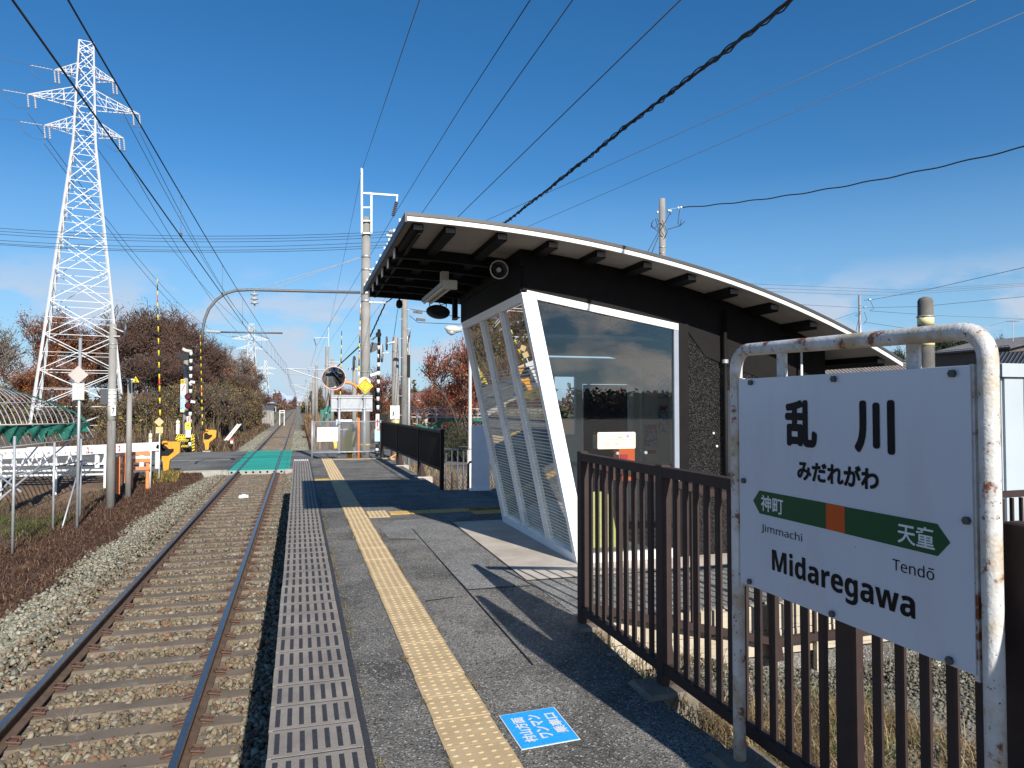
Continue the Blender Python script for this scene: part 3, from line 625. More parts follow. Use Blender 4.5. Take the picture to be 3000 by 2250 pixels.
flat([(.651, 1.2355), (1.038, 1.2355), (1.083, 1.186), (1.038, 1.137), (.651, 1.139)], 'sign_green', 'green_band')
flat([(.5565, 1.237), (.6505, 1.236), (.6505, 1.139), (.5565, 1.140)], 'sign_orange', 'orange_block')
text('乱', 'lettering', nbd, .331, .514, 1.437, 1.620, fx, 'letter_black', .045)
text('川', 'lettering', nbd, .704, .882, 1.434, 1.617, fx, 'letter_black', .045)
text('みだれがわ', 'lettering', nbd, .400, .811, 1.308, 1.387, fx, 'letter_black', .040)
text('神町', 'lettering', nbd, .169, .313, 1.154, 1.222, fx, 'letter_white', .014)
text('天童', 'lettering', nbd, .887, 1.029, 1.152, 1.219, fx, 'letter_white', .014)
text('𝖩𝗂𝗆𝗆𝖺𝖼𝗁𝗂', 'lettering', nbd, .169, .424, 1.061, 1.100, fx, 'letter_black', .0)
MB().slab([(plate_x-.0016, 2.767-u, v) for u, v in ((1.003, 1.0905), (1.023, 1.0905), (1.023, 1.094), (1.003, 1.094))], (.001, 0, 0)).build('macron', 'letter_black', nbd)
text('𝖳𝖾𝗇𝖽𝗈', 'lettering', nbd, .864, 1.024, 1.058, 1.096, fx, 'letter_black', .0)
text('𝗠𝗶𝗱𝗮𝗿𝗲𝗴𝗮𝘄𝗮', 'lettering', nbd, .238, .951, .893, 1.009, fx, 'letter_black', .008)
for u, v in ((.109, 1.698), (.61, 1.696), (1.104, 1.695), (.052, 1.268), (1.143, 1.262), (.088, .836), (.586, .836), (1.077, .834)):
    p = (plate_x-.001, 2.767-u, v); q = (plate_x-.012, 2.767-u, v); MB().cyl(p, q, .0125, 6).build('bolt', 'bolt', nbd)
# ------------------------------------------------------------------ shelter
sh = thing('station_shelter', 'small black and white glass waiting shelter with curved overhanging roof on the platform', 'shelter', (3.9, 8, 0))
Y0, Y1 = 6.7, 9.42; RY0, RY1 = 6.12, 10.22
RP = [(.885, 3.215), (1.303, 3.207), (1.779, 3.182), (2.323, 3.133), (3.013, 3.045), (3.589, 2.942), (4.192, 2.798), (4.829, 2.605), (5.546, 2.345), (6.211, 2.036)]
def rz(x):
    for (a, b_), (c, d_) in zip(RP, RP[1:]):
        if x <= c or (c, d_) == RP[-1]: return b_+(d_-b_)*(x-a)/(c-a)
RXS = [RP[0][0]+(RP[-1][0]-RP[0][0])*i/28 for i in range(29)]
# smoother roof curve through the surveyed points
cf = np.polyfit([p[0] for p in RP], [p[1] for p in RP], 4)
def rz(x): return float(np.polyval(cf, x))
def strip(xs_, za, zb_, ya, yb_, m, name, parent=sh):
    b = MB(); 
    for x0, x1 in zip(xs_, xs_[1:]):
        b.add([(x0, ya, rz(x0)+za), (x1, ya, rz(x1)+za), (x1, yb_, rz(x1)+za), (x0, yb_, rz(x0)+za), (x0, ya, rz(x0)+zb_), (x1, ya, rz(x1)+zb_), (x1, yb_, rz(x1)+zb_), (x0, yb_, rz(x0)+zb_)],
              [(0, 3, 2, 1), (4, 5, 6, 7), (0, 1, 5, 4), (2, 3, 7, 6)]+([(3, 0, 4, 7)] if x0 == xs_[0] else [])+([(1, 2, 6, 5)] if x1 == xs_[-1] else []))
    return b.build(name, m, parent)
roof = strip(RXS, .018, .046, RY0, RY1, 'roof_metal', 'roof')
strip(RXS, -.004, .017, RY0+.03, RY1-.03, 'soffit', 'soffit_board')
strip(RXS, -.022, .020, RY0-.022, RY0-.003, 'white_paint', 'fascia')
strip(RXS, .0205, .050, RY0-.030, RY0-.002, 'roof_metal', 'edge_trim')
MB().box(.865, .884, RY0-.03, RY1, rz(.885)-.035, rz(.885)+.048).build('gutter_edge', 'roof_metal', sh)
yk = RY0+.3
while yk < RY1:
    strip(RXS[::2], .0465, .080, yk, yk+.028, 'roof_metal', 'roof_seam'); MB().box(.858, .884, yk+.002, yk+.026, rz(.885)+.047, rz(.885)+.075).build('seam_cap', 'white_paint', sh); yk += .4
for (x, z) in ((1.0, 3.183), (1.29, 3.179), (1.775, 3.154), (2.27, 3.117), (2.76, 3.05), (3.25, 2.975), (3.74, 2.884), (4.22, 2.76), (4.70, 2.627), (5.18, 2.463), (6.05, 2.112)):
    w = .05; zt = rz(x)-.006; sl = (rz(x+.05)-rz(x-.05))/.1
    o = MB().add([(x-w, 6.24, zt-.062-sl*w), (x+w, 6.24, zt-.062+sl*w), (x+w, RY1-.06, zt-.062+sl*w), (x-w, RY1-.06, zt-.062-sl*w), (x-w, 6.24, zt-sl*w), (x+w, 6.24, zt+sl*w), (x+w, RY1-.06, zt+sl*w), (x-w, RY1-.06, zt-sl*w)], [(0, 3, 2, 1), (4, 5, 6, 7), (0, 1, 5, 4), (1, 2, 6, 5), (2, 3, 7, 6), (3, 0, 4, 7)]).build('purlin', 'black_steel', sh)
    MB().box(x-w*.8, x+w*.8, 6.222, 6.238, zt-.056, zt-.012).build('purlin_cap', 'purlin_cap', sh)
for y in (7.22, 7.75, 8.31, 8.87, 9.40, 9.93):
    xs_ = [.93+i*(2.11-.93)/6 for i in range(7)]; strip(xs_, -.112, -.014, y, y+.07, 'black_steel', 'rafter')
    MB().box(.915, .928, y-.004, y+.074, rz(.93)-.116, rz(.93)-.012).build('rafter_end', 'white_frame', sh)
MB().box(1.0, 1.03, RY0+.1, RY1-.1, rz(1)-.10, rz(1)-.09).build('edge_angle', 'black_steel', sh)
WT = 2.68
def zg(x): return 2.70-(x-2.12)*.162       # top line of the south window
# upper black walls
b = MB(); xs_ = [2.12+i*(5.72-2.12)/14 for i in range(15)]
for x0, x1 in zip(xs_, xs_[1:]):
    lo0 = (zg(x0)+.04 if x0 < 3.94 else 2.2-(x0-3.94)*.33); lo1 = (zg(x1)+.04 if x1 <= 3.96 else 2.2-(x1-3.94)*.33)
    b.add([(x0, Y0, lo0), (x1, Y0, lo1), (x1, Y0, rz(x1)-.006), (x0, Y0, rz(x0)-.006), (x0, Y0+.12, lo0), (x1, Y0+.12, lo1), (x1, Y0+.12, rz(x1)-.006), (x0, Y0+.12, rz(x0)-.006)], [(0, 1, 2, 3), (7, 6, 5, 4), (0, 4, 5, 1)])
b.build('upper_wall', 'black_wall', sh)
MB().box(2.10, 2.19, Y0+.02, Y1, WT+.04, rz(2.15)-.02).build('upper_wall', 'black_wall', sh)
MB().box(2.085, 2.13, Y0-.02, Y1, 2.98, rz(2.1)-.02).build('eaves_beam', 'black_steel', sh)
b = MB()
b.slab([(2.13, Y1, WT+.03), (5.72, Y1, 2.05), (5.72, Y1, rz(5.72)-.02), (4.5, Y1, rz(4.5)-.02), (3.3, Y1, rz(3.3)-.02), (2.13, Y1, rz(2.13)-.02)], (0, .1, 0)).build('upper_wall', 'black_wall', sh)
# south wall: column, textured wall, window
MB().box(3.845, 3.96, Y0-.02, Y0+.14, -.0, 2.46).build('column', 'black_steel', sh)
def wallquad(x0, x1, z0, z1, name='concrete_wall', m='rough_black', y=Y0+.01, t=.14):
    return MB().box(x0, x1, y, y+t, z0, z1).build(name, m, sh)
m = bpy.data.materials.new('rough_black'); m.use_nodes = True; nt = m.node_tree; p = nt.nodes['Principled BSDF']; g = nt.nodes.new('ShaderNodeNewGeometry')
v = nt.nodes.new('ShaderNodeTexVoronoi'); v.inputs['Scale'].default_value = 105; nt.links.new(g.outputs['Position'], v.inputs['Vector'])
sx = nt.nodes.new('ShaderNodeSeparateColor'); nt.links.new(v.outputs['Color'], sx.inputs[0]); q = nt.nodes.new('ShaderNodeValToRGB'); q.color_ramp.elements[0].color = (.008, .0075, .0075, 1); q.color_ramp.elements[1].color = (.075, .07, .066, 1); q.color_ramp.elements[0].position = .5
nt.links.new(sx.outputs[0], q.inputs[0]); nt.links.new(q.outputs[0], p.inputs['Base Color']); bp = nt.nodes.new('ShaderNodeBump'); bp.inputs['Distance'].default_value = .02; bp.inputs['Strength'].default_value = 1; nt.links.new(v.outputs['Distance'], bp.inputs['Height']); nt.links.new(bp.outputs[0], p.inputs['Normal'])
p.inputs['Roughness'].default_value = .45; M['rough_black'] = m
wallquad(3.962, 4.40, 0, 2.46); wallquad(4.40, 5.12, 0, .84); wallquad(4.40, 5.12, 1.80, 2.32); wallquad(5.12, 5.72, 0, 2.0)
wf = MB().box(4.402, 5.118, Y0-.004, Y0+.03, .842, .87).box(4.402, 5.118, Y0-.004, Y0+.03, 1.77, 1.798).box(4.402, 4.43, Y0-.004, Y0+.03, .87, 1.77).box(5.09, 5.118, Y0-.004, Y0+.03, .87, 1.77).build('window', 'black_steel', sh)
MB().box(4.43, 5.09, Y0+.01, Y0+.02, .87, 1.77).build('pane', 'window_dark', wf)
dp = MB().tube([(4.385, Y0-.05, 2.62), (4.385, Y0-.05, .88), (4.40, Y0-.05, .82), (4.47, Y0-.05, .80), (4.9, Y0-.05, .80)], .022, 10).build('downpipe', 'black_steel', sh, True)
MB().cyl((4.385, Y0-.05, 2.05), (4.385, Y0-.05, 2.09), .034, 12).build('pipe_clamp', 'galv', dp)
_q = PY(2348, 1060, Y0-.06); MB().tube([(_q.x, Y0-.06, PY(2348, 1030, Y0-.06).z), (_q.x, Y0-.06, 0)], .014, 10).build('downpipe', 'white_paint', sh, True)
MB().box(5.60, 5.72, Y0+.15, Y1, 0, 2.1).build('end_wall', 'black_wall', sh)
for x, z in ((4.27, 1.30), (4.31, 1.16)): MB().disc((x, Y0+.005, z), (0, 1, 0), .012, .01, 12).build('knob', 'white_paint', sh)
# west glass wall, leaning out towards the track at the top
def wx(z): return 2.705-(2.705-2.125)*z/2.68
def leanbar(y0, y1, z0, z1, d0, d1, m, name, parent=sh):
    pts = [(wx(z0)+d0, y0, z0), (wx(z0)+d1, y0, z0), (wx(z1)+d1, y0, z1), (wx(z1)+d0, y0, z1)]
    return MB().slab(pts, (0, y1-y0, 0)).build(name, m, parent)
leanbar(Y0-.02, Y0+.06, 0, WT+.035, -.015, .13, 'white_frame', 'corner_post')
for y in (7.57, 8.455): leanbar(y-.025, y+.025, .10, WT-.05, -.012, .09, 'white_frame', 'mullion')
leanbar(Y1-.09, Y1-.02, 0, WT+.035, -.012, .09, 'white_frame', 'end_post')
leanbar(Y0+.061, Y1-.091, 0.012, .10, -.014, .10, 'white_frame', 'sill'); leanbar(Y0+.061, Y1-.091, WT-.05, WT+.035, -.014, .10, 'white_frame', 'head')
edges = [Y0+.063, 7.543, 7.597, 8.428, 8.482, Y1-.093]
for a, c in ((0, 1), (2, 3), (4, 5)):
    pn = leanbar(edges[a], edges[c], .103, WT-.053, .030, .036, 'glass_w', 'glass_pane')
    b = MB(); z = .16
    top = 2.02
    while z < top:
        b.slab([(wx(z)+.0265, edges[a]+.004, z), (wx(z+.009)+.0265, edges[a]+.004, z+.009), (wx(z+.009)+.0265, edges[c]-.004, z+.009), (wx(z)+.0265, edges[c]-.004, z)], (.0015, 0, 0)); z += .036
    stuff(b.build('film_stripes', 'stripe_film', pn))
# stripes of the same film wrap onto the reveal of each mullion
# south window
MB().slab([(2.16, Y0-.025, zg(2.12)+.04), (3.84, Y0-.025, zg(3.84)+.04), (3.84, Y0-.025, zg(3.84)-.03), (2.15, Y0-.025, zg(2.12)-.03)], (0, .06, 0)).build('window_head', 'white_paint', sh)
MB().box(3.79, 3.843, Y0-.02, Y0+.04, .09, zg(3.8)-.032).build('window_jamb', 'shade_grey', sh)
MB().box(2.72, 3.84, Y0-.03, Y0+.05, .012, .10).build('window_sill', 'white_paint', sh)
MB().slab([(2.715, Y0+.004, .1), (3.79, Y0+.004, .1), (3.79, Y0+.004, zg(3.79)-.035), (2.185, Y0+.004, zg(2.185)-.035)], (0, .006, 0)).build('glass_pane', 'glass', sh)
# interior
MB().box(2.75, 5.6, Y0+.15, Y1-.02, .005, .03).build('floor', 'interior_floor', sh)
MB().box(2.72, 3.84, Y0+.06, Y0+.149, .005, .03).build('floor', 'interior_floor', sh)
NW = [(2.72, 3.42, .03, 2.27), (3.42, 3.73, .03, 1.19), (3.42, 3.73, 2.0, 2.27), (3.73, 3.84, .03, 2.27), (3.84, 4.56, 1.90, 2.27), (4.56, 5.6, .03, 2.27)]
for x0, x1, z0, z1 in NW: MB().box(x0, x1-.001, Y1-.09, Y1-.03, z0, z1-.001).build('back_wall', 'interior_wall', sh)
b = MB(); b.slab([(2.23, Y1-.07, 2.274), (2.5, Y1-.07, 1.2), (2.719, Y1-.07, .1), (2.719, Y1-.07, 2.274)], (0, .05, 0)).build('back_wall', 'interior_wall', sh)
dr = MB().box(3.86, 4.54, Y1-.08, Y1-.05, .03, 1.89).build('door', 'interior_door', sh)
MB().box(4.0, 4.32, Y1-.087, Y1-.081, .98, 1.18).build('notice', 'interior_wall', dr); MB().disc((4.02, Y1-.09, .72), (0, 1, 0), .028, .02, 16).build('handle', 'galv', dr)
MB().box(4.57, 4.62, Y1-.12, Y1-.1, .03, 1.9).build('door_frame', 'white_frame', sh); MB().box(4.72, 4.76, Y1-.12, Y1-.1, .03, 2.2).build('door_frame', 'white_frame', sh)
MB().box(2.3, 5.6, Y0+.16, Y1-.1, 2.29, 2.33).build('ceiling', 'black_wall', sh)
MB().box(5.2, 5.24, Y0+.3, Y1-.1, .03, 2.27).build('side_wall', 'interior_wall', sh)
MB().box(2.62, 3.1, Y1-.3, Y1-.1, 2.10, 2.26).build('lamp_housing', 'interior_wall', sh)
for (x0, x1, z0, z1, m1) in ((4.80, 5.0, 1.40, 2.08, 'paper'), (4.80, 5.0, 1.0, 1.32, 'paper_blue'), (4.81, 5.0, .78, .97, 'paper'), (4.81, 5.0, .3, .7, 'paper'), (5.03, 5.18, 1.7, 2.08, 'paper_blue'), (5.03, 5.17, 1.2, 1.6, 'paper_blue')):
    po = MB().box(x0, x1, Y1-.099, Y1-.092, z0, z1).build('poster', m1, sh)
    MB().box(x0+.02, x1-.02, Y1-.104, Y1-.1, z1-.07, z1-.02).build('heading', 'paper_red', po)
tbx = tag(MB().bev(3.37, 3.56, 7.15, 7.3, .77, 1.13, .01).build('ticket_box', 'box_orange'), 'bright orange box on a stand inside the shelter window', 'box')
MB().box(3.42, 3.50, 7.19, 7.26, .03, .769).build('stand', 'black_steel', tbx); MB().box(3.385, 3.47, 7.14, 7.149, .98, 1.06).build('slot', 'paper_red', tbx)
yb_ = thing('yellow_floor_board', 'yellow-green folding floor board standing inside the shelter near the glass', 'board', (3.3, 7.5, .03))
MB().slab([(3.12, 7.3, .03), (3.42, 7.25, .03), (3.40, 7.45, .62), (3.14, 7.48, .62)], (0, .015, 0)).build('panel', 'ochre', yb_)
MB().slab([(3.44, 7.30, .03), (3.56, 7.75, .03), (3.42, 7.58, .62), (3.41, 7.47, .62)], (.015, 0, 0)).build('panel', 'lime', yb_)
# picture plate on the window
pp = thing('picture_plate', 'small rounded plate with a beach picture and faint pink lettering fixed at the shelter window', 'sign', (3.11, 6.66, 1.24))
def rrect(x0, x1, z0, z1, r, y, t, b=None):
    b = b or MB(); pts = []
    for cx_, cz_, a0 in ((x1-r, z1-r, 0), (x0+r, z1-r, 90), (x0+r, z0+r, 180), (x1-r, z0+r, 270)):
        for k in range(5): a = R(a0+k*22.5); pts.append((cx_+r*math.cos(a), y, cz_+r*math.sin(a)))
    b.slab(list(reversed(pts)), (0, t, 0)); return b
rrect(2.9, 3.323, 1.155, 1.325, .015, 6.655, .008).build('plate', 'sand', pp)
rrect(2.906, 3.317, 1.255, 1.320, .012, 6.6525, .002).build('picture_sky', 'sea', pp)
MB().slab([(2.94, 6.650, 1.25), (3.03, 6.650, 1.268), (3.16, 6.650, 1.29), (3.24, 6.650, 1.26), (3.30, 6.650, 1.25)], (0, .002, 0)).build('picture_dune', 'sand', pp)
MB().slab([(3.12, 6.649, 1.272), (3.20, 6.649, 1.268), (3.13, 6.649, 1.28)], (0, .001, 0)).build('picture_boat', 'black', pp)
MB().disc((3.235, 6.649, 1.285), (0, 1, 0), .018, .002, 16).build('picture_parasol', 'pink', pp)
text('山形日和。', 'lettering', pp, 2.95, 3.17, 1.185, 1.225, ((0, 6.6535, 0), (1, 0, 0), (0, 0, 1)), 'pink', .0)
for x in (2.86+.26, 3.44): tag(MB().disc((x, 6.66, 1.11), (0, 1, 0), .016, .02, 16).build('round_fixing', 'galv'), 'small round metal fixing %s on the shelter window' % ('below the picture plate' if x < 3.3 else 'to the right of the picture plate'), 'fixing')
# things that hang from the shelter roof
def hang(name, label, cat, loc, group=None): return thing(name, label, cat, loc, group)
A = PX(1318, 790, 1.52); 
fl = thing('fluorescent_light', 'beige twin tube light hanging under the platform canopy', 'light', (1.5, 8.0, 2.95))
MB().bar((1.52, 7.35, 2.90), (1.52, 8.75, 2.90), .13, .045).build('housing', 'beige', fl)
for dx in (-.04, .04): MB().cyl((1.52+dx, 7.4, 2.865), (1.52+dx, 8.7, 2.865), .016, 10).build('tube', 'lamp_white', fl)
MB().bar((1.52, 7.33, 2.87), (1.52, 7.38, 2.87), .15, .09).build('end_cap', 'beige', fl)
MB().box(1.48, 1.56, 7.6, 7.7, 2.92, 3.06).build('bracket', 'beige', fl)
sp = thing('horn_speaker', 'round grey horn loudspeaker fixed under the canopy by the black wall', 'speaker', (1.95, 7.0, 2.9))
c = PY(1462, 790, 6.9)
b = MB(); b.tube([c, c+Vector((.0, .05, 0)), c+Vector((.02, .14, 0))], [.092, .06, .04], 24, False); b.build('horn', 'mirror_back', sp, True)
MB().tube([c+Vector((.092*math.cos(a), -.004, .092*math.sin(a))) for a in [k*math.pi/12 for k in range(25)]], .007, 6).build('rim', 'beige', sp, True)
MB().disc(c+Vector((.0, .04, 0)), (0, 1, 0), .058, .01, 24).build('throat', 'black', sp); MB().disc(c+Vector((0, .02, 0)), (0, 1, 0), .024, .03, 16).build('core', 'beige', sp)
MB().bar(c+Vector((.02, .1, 0)), c+Vector((.12, .1, .1)), .03).build('bracket', 'black_steel', sp)
ovm = thing('oval_mirror', 'dark oval mirror seen from behind, hanging from the end of the canopy', 'mirror', (2.0, 9.9, 2.5))
c = PY(1283, 914, 9.95)
MB().tube([c+Vector((0, .03, 0)), c+Vector((0, 0, 0)), c+Vector((0, -.03, .0)), c+Vector((0, -.045, 0))], [.02, .17, .165, .10], 28).build('dish', 'mirror_back', ovm, True)
for o in ovm.children:
    for v_ in o.data.vertices:
        q_ = v_.co+BASE[ovm.name]-c; q_ = Vector((q_.x, q_.y*1.6+q_.z*.5, q_.z*.66)); v_.co = c+q_-BASE[ovm.name]
for dx in (-.12, .12): MB().cyl(c+Vector((dx, 0, .08)), c+Vector((dx, 0, .42)), .008, 6).build('hanger', 'black_steel', ovm)
for k in range(3): MB().tube([c+Vector((.0+.05*k, -.02, .17)), c+Vector((.03+.06*k, -.02, .10+.02*k)), c+Vector((.12+.03*k, -.02, .12)), c+Vector((.17+.02*k, -.02, .34))], .007, 5).build('cable', 'black', ovm, True)
dc = thing('dome_camera', 'small black camera hanging from the far corner of the canopy', 'camera', (1.45, 9.9, 2.8))
c = PY(1170, 893, 9.9)
MB().tube([c+Vector((0, 0, -.05)), c+Vector((0, 0, -.035)), c, c+Vector((0, 0, .05)), c+Vector((0, 0, .07))], [.015, .038, .048, .04, .02], 16).build('dome', 'black', dc, True)
MB().cyl(c+Vector((0, 0, .06)), c+Vector((0, 0, .2)), .012, 8).build('stem', 'black', dc); MB().box(c.x-.06, c.x+.06, c.y-.05, c.y+.05, c.z+.15, c.z+.33).build('housing', 'black', dc)
hb = thing('junction_box', 'small dark box at the far end of the shelter eaves', 'box', (2.2, 9.5, 2.5)); c = PY(1335, 915, 9.5)
MB().box(c.x-.03, c.x+.03, c.y, c.y+.1, c.z-.1, c.z+.22).build('housing', 'black', hb); MB().bar((c.x-.03, c.y, c.z-.1), (c.x+.05, c.y, c.z-.07), .02).build('bracket', 'galv', hb)
# white panel and dark handrail at the far side of the shelter
wp = thing('partition_wall', 'tall white panel standing behind the far end of the leaning glass wall', 'panel', (3.35, 13.1, 0))
MB().bev(3.14, 3.46, 13.0, 13.14, .03, 1.22, .01).build('board', 'white_frame', wp); MB().box(3.08, 3.5, 12.97, 13.17, 0, .03).build('base', 'white_frame', wp)
hr_ = thing('handrail', 'dark blue-grey tubular handrail beside the white panel', 'handrail', (2.9, 13.2, -.1))
p = PY(1372, 1424, 13.2); MB().tube([(p.x, 13.2, -.05), (p.x, 13.2, .48), (p.x+.03, 13.2, .52), (3.5, 13.3, .53)], .022, 8).build('rail', 'mirror_back', hr_, True)
MB().tube([(p.x+.08, 13.25, .4), (p.x+.08, 13.25, -.05)], .012, 6).build('baluster', 'mirror_back', hr_)
# ------------------------------------------------------------------ far platform railing, end fence, mirror
ff = thing('board_railing', 'dark brown railing with close upright bars along the far right side of the platform', 'fence', (2.52, 17.7, 0))
def fxx(y): return 2.62-(y-13.3)*.018
s3 = None; yy_ = [13.36, 15.75, 18.9, 22.0]
for i in range(3):
    a, c = yy_[i]+.03, yy_[i+1]-.03
    s3 = railing(ff, (fxx(a), a, 0), (fxx(c), c, 0), (.37, .37), (1.09, 1.09), int((c-a)/.105), m='fence_dark', bw=.03, bd=.022, rail=(.045, .045), shared=s3)
for i, y in enumerate(yy_): post(ff, fxx(y), y, -.03 if i else -.12, 1.12 if i else 1.14, w=.07, d=.07, m='fence_dark', foot=i > 0)
for y in (15.75, 18.9): 
    MB().slab([(fxx(y)+.03, y-.05, 0), (fxx(y)+.16, y-.05, 0), (fxx(y)+.05, y-.05, .38), (fxx(y)+.03, y-.05, .38)], (0, .04, 0)).build('foot_plate', 'fence_brown', ff)
    MB().bev(fxx(y)-.10, fxx(y)+.28, y-.12, y+.12, -.3, .02, .02).build('footing_block', 'slab', ff)
ef = thing('chain_link_fence', 'galvanised chain link fence with a blank white panel closing the end of the platform', 'fence', (1.4, 22.2, 0))
YE = 22.16; x0 = XatY(915, YE); x1 = XatY(1116, YE)
for x in (x0, x1): MB().cyl((x, YE, -.02), (x, YE, 1.14), .028, 10).build('post', 'galv', ef, True)
for z in (1.10, .18): MB().cyl((x0, YE, z), (x1, YE, z), .021, 10).build('rail', 'galv', ef, True)
for x in (x0+.055,): MB().cyl((x, YE, .2), (x, YE, 1.09), .013, 8).build('frame_bar', 'galv', ef, True)
b = MB(); sp_ = .075; h0, h1 = .2, 1.085; wd = x1-x0
k = -int((h1-h0)/sp_)-1
while k*sp_ < wd:
    for sgn in (1, -1):
        pts = []
        xa = k*sp_; 
        ta, tb_ = max(0, -xa), min(h1-h0, wd-xa)
        if tb_ > ta:
            if sgn == 1: b.bar((x0+xa+ta, YE+.004, h0+ta), (x0+xa+tb_, YE+.004, h0+tb_), .0042)
            else: b.bar((x0+xa+ta, YE-.004, h1-ta), (x0+xa+tb_, YE-.004, h1-tb_), .0042)
    k += 1
stuff(b.build('wire_mesh', 'galv', ef))
wpn = PY(929, 1252, YE-.03); wq = PY(990, 1293, YE-.03); MB().box(wpn.x, wq.x, YE-.05, YE-.035, wq.z, wpn.z).build('white_panel', 'white_paint', ef)
ib = thing('information_board', 'long grey aluminum board seen from behind on two posts above the chain link fence', 'sign', (1.6, 22.4, 0))
a = PY(970.5, 1157, 22.4); c = PY(1091, 1206, 22.4)
MB().box(a.x, c.x, 22.40, 22.43, c.z, a.z).build('board', 'galv', ib)
for z in (c.z+.02, c.z+.10, a.z-.09, a.z-.015): MB().box(a.x-.004, c.x+.004, 22.375, 22.398, z-.012, z+.012).build('stiffener', 'galv', ib)
for px in (994, 1068): x = XatY(px, 22.34); MB().cyl((x, 22.34, -.3), (x, 22.34, a.z), .04, 12).build('post', 'galv', ib, True)
for px in (994, 1068):
    x = XatY(px, 22.34)
    for z in (a.z-.08, c.z+.1): MB().box(x-.06, x+.06, 22.285, 22.372, z-.012, z+.012).build('clamp', 'steel', ib)
mr_ = thing('traffic_mirror', 'round convex traffic mirror with pale rim on a curved orange pole at the platform end', 'mirror', (1.0, 22.7, -1))
c = PY(978, 1108, 22.6); xo = XatY(1051, 22.75); zt = PY(1040, 1121, 22.75).z
rad = 35*21.9/2084
bb = MB(); ns = 32; dpt = .035; rings = [0, .2, .4, .6, .8, 1.0]; tl = R(13); yw = R(5)
vs = []; fs = []
for j, q in enumerate(rings):
    for k in range(ns if j else 1):
        a = 2*math.pi*k/ns; v = Vector((rad*.95*q*math.cos(a), -dpt*(1-q*q), rad*.95*q*math.sin(a)))
        v = Matrix.Rotation(yw, 3, 'Z') @ (Matrix.Rotation(tl, 3, 'X') @ v); vs.append(Vector((c.x, c.y-.02, c.z))+v)
for k in range(ns): fs.append((0, 1+k, 1+(k+1) % ns))
for j in range(4):
    for k in range(ns): fs.append((1+j*ns+k, 1+(j+1)*ns+k, 1+(j+1)*ns+(k+1) % ns, 1+j*ns+(k+1) % ns))
bb.add(vs, fs); mf = bb.build('mirror_face', 'mirror_face', mr_, True)
MB().disc((c.x, c.y+.075, c.z), (0, 1, 0), rad*.97, .03, 32).build('back', 'orange', mr_)
MB().tube([(c.x+rad*.97*math.cos(k*math.pi/16), c.y, c.z+rad*.97*math.sin(k*math.pi/16)) for k in range(33)], .018, 8).build('rim', 'pink_rim', mr_, True)
pts = [(xo, 22.75, -1.2), (xo, 22.75, zt-.42)]+[(xo-.36+.36*math.cos(a), 22.75, zt-.36+.36*math.sin(a)) for a in [k*math.pi/16 for k in range(1, 9)]]+[(c.x+.05, 22.7, zt+.01)]
MB().tube(pts, .042, 12).build('pole', 'mirror_orange', mr_, True)
yd = thing('warning_sign', 'yellow diamond sign with a thin black border above the grey information board', 'sign', (2.1, 22.5, 0))
c = PY(1070, 1131, 22.5); h = 24*21.8/2084
MB().slab([(c.x, 22.50, c.z-h), (c.x+h, 22.50, c.z), (c.x, 22.50, c.z+h), (c.x-h, 22.50, c.z)], (0, .01, 0)).build('plate', 'sign_yellow', yd)
for s_ in (.80,):
    P4 = [(c.x, c.z-h*s_), (c.x+h*s_, c.z), (c.x, c.z+h*s_), (c.x-h*s_, c.z)]
    b = MB()
    for i in range(4): q, w_ = P4[i], P4[(i+1) % 4]; b.bar((q[0], 22.497, q[1]), (w_[0], 22.497, w_[1]), .006, .010)
    b.build('border', 'black', yd)
MB().disc((c.x-.02, 22.54, c.z+.10), (0, 1, 0), .19, .015, 24).build('backing_disc', 'lamp_white', yd); MB().cyl((c.x, 22.56, -.2), (c.x, 22.56, c.z), .02, 8).build('post', 'sign_yellow', yd)
for z in (-.06, .02): MB().disc((c.x, 22.494, c.z+z), (0, 1, 0), .008, .004, 8).build('bolt', 'bolt', yd)

# ------------------------------------------------------------------ poles
def cpole(name, label, px, Y, pytop, zb, r0, r1, m='pole_concrete', group=None, bands=(), cat='pole', cap=False):
    x = XatY(px, Y); zt = PY(px, pytop, Y).z; t_ = thing(name, label, cat, (x, Y, zb), group)
    pts = [(x, Y, zb), (x, Y, zt)]; rs = [r0, r1]
    if cap: pts = [(x, Y, zb), (x, Y, zt-r1*.6), (x, Y, zt-r1*.2), (x, Y, zt)]; rs = [r0, r1, r1*.8, r1*.3]
    MB().tube(pts, rs, 20).build('shaft', m, t_, True)
    for (py, hh, mm_) in bands:
        z = PY(px, py, Y).z; f = (z-zb)/(zt-zb); r = r0+(r1-r0)*f+.006
        MB().cyl((x, Y, z-hh/2), (x, Y, z+hh/2), r, 20).build('band', mm_, t_, True)
    return t_, x, zt
def plate_on(t_, px, py, Y, w, h, m, name='plate', y_off=-.16, txt=None, tm_='black'):
    c = PY(px, py, Y+y_off); MB().box(c.x-w/2, c.x+w/2, Y+y_off, Y+y_off+.01, c.z-h/2, c.z+h/2).build(name, m, t_)
    if txt: text(txt, 'lettering', t_, c.x-w*.28, c.x+w*.28, c.z-h*.3, c.z+h*.3, ((0, Y+y_off-.004, 0), (1, 0, 0), (0, 0, 1)), tm_, .02)
    return c
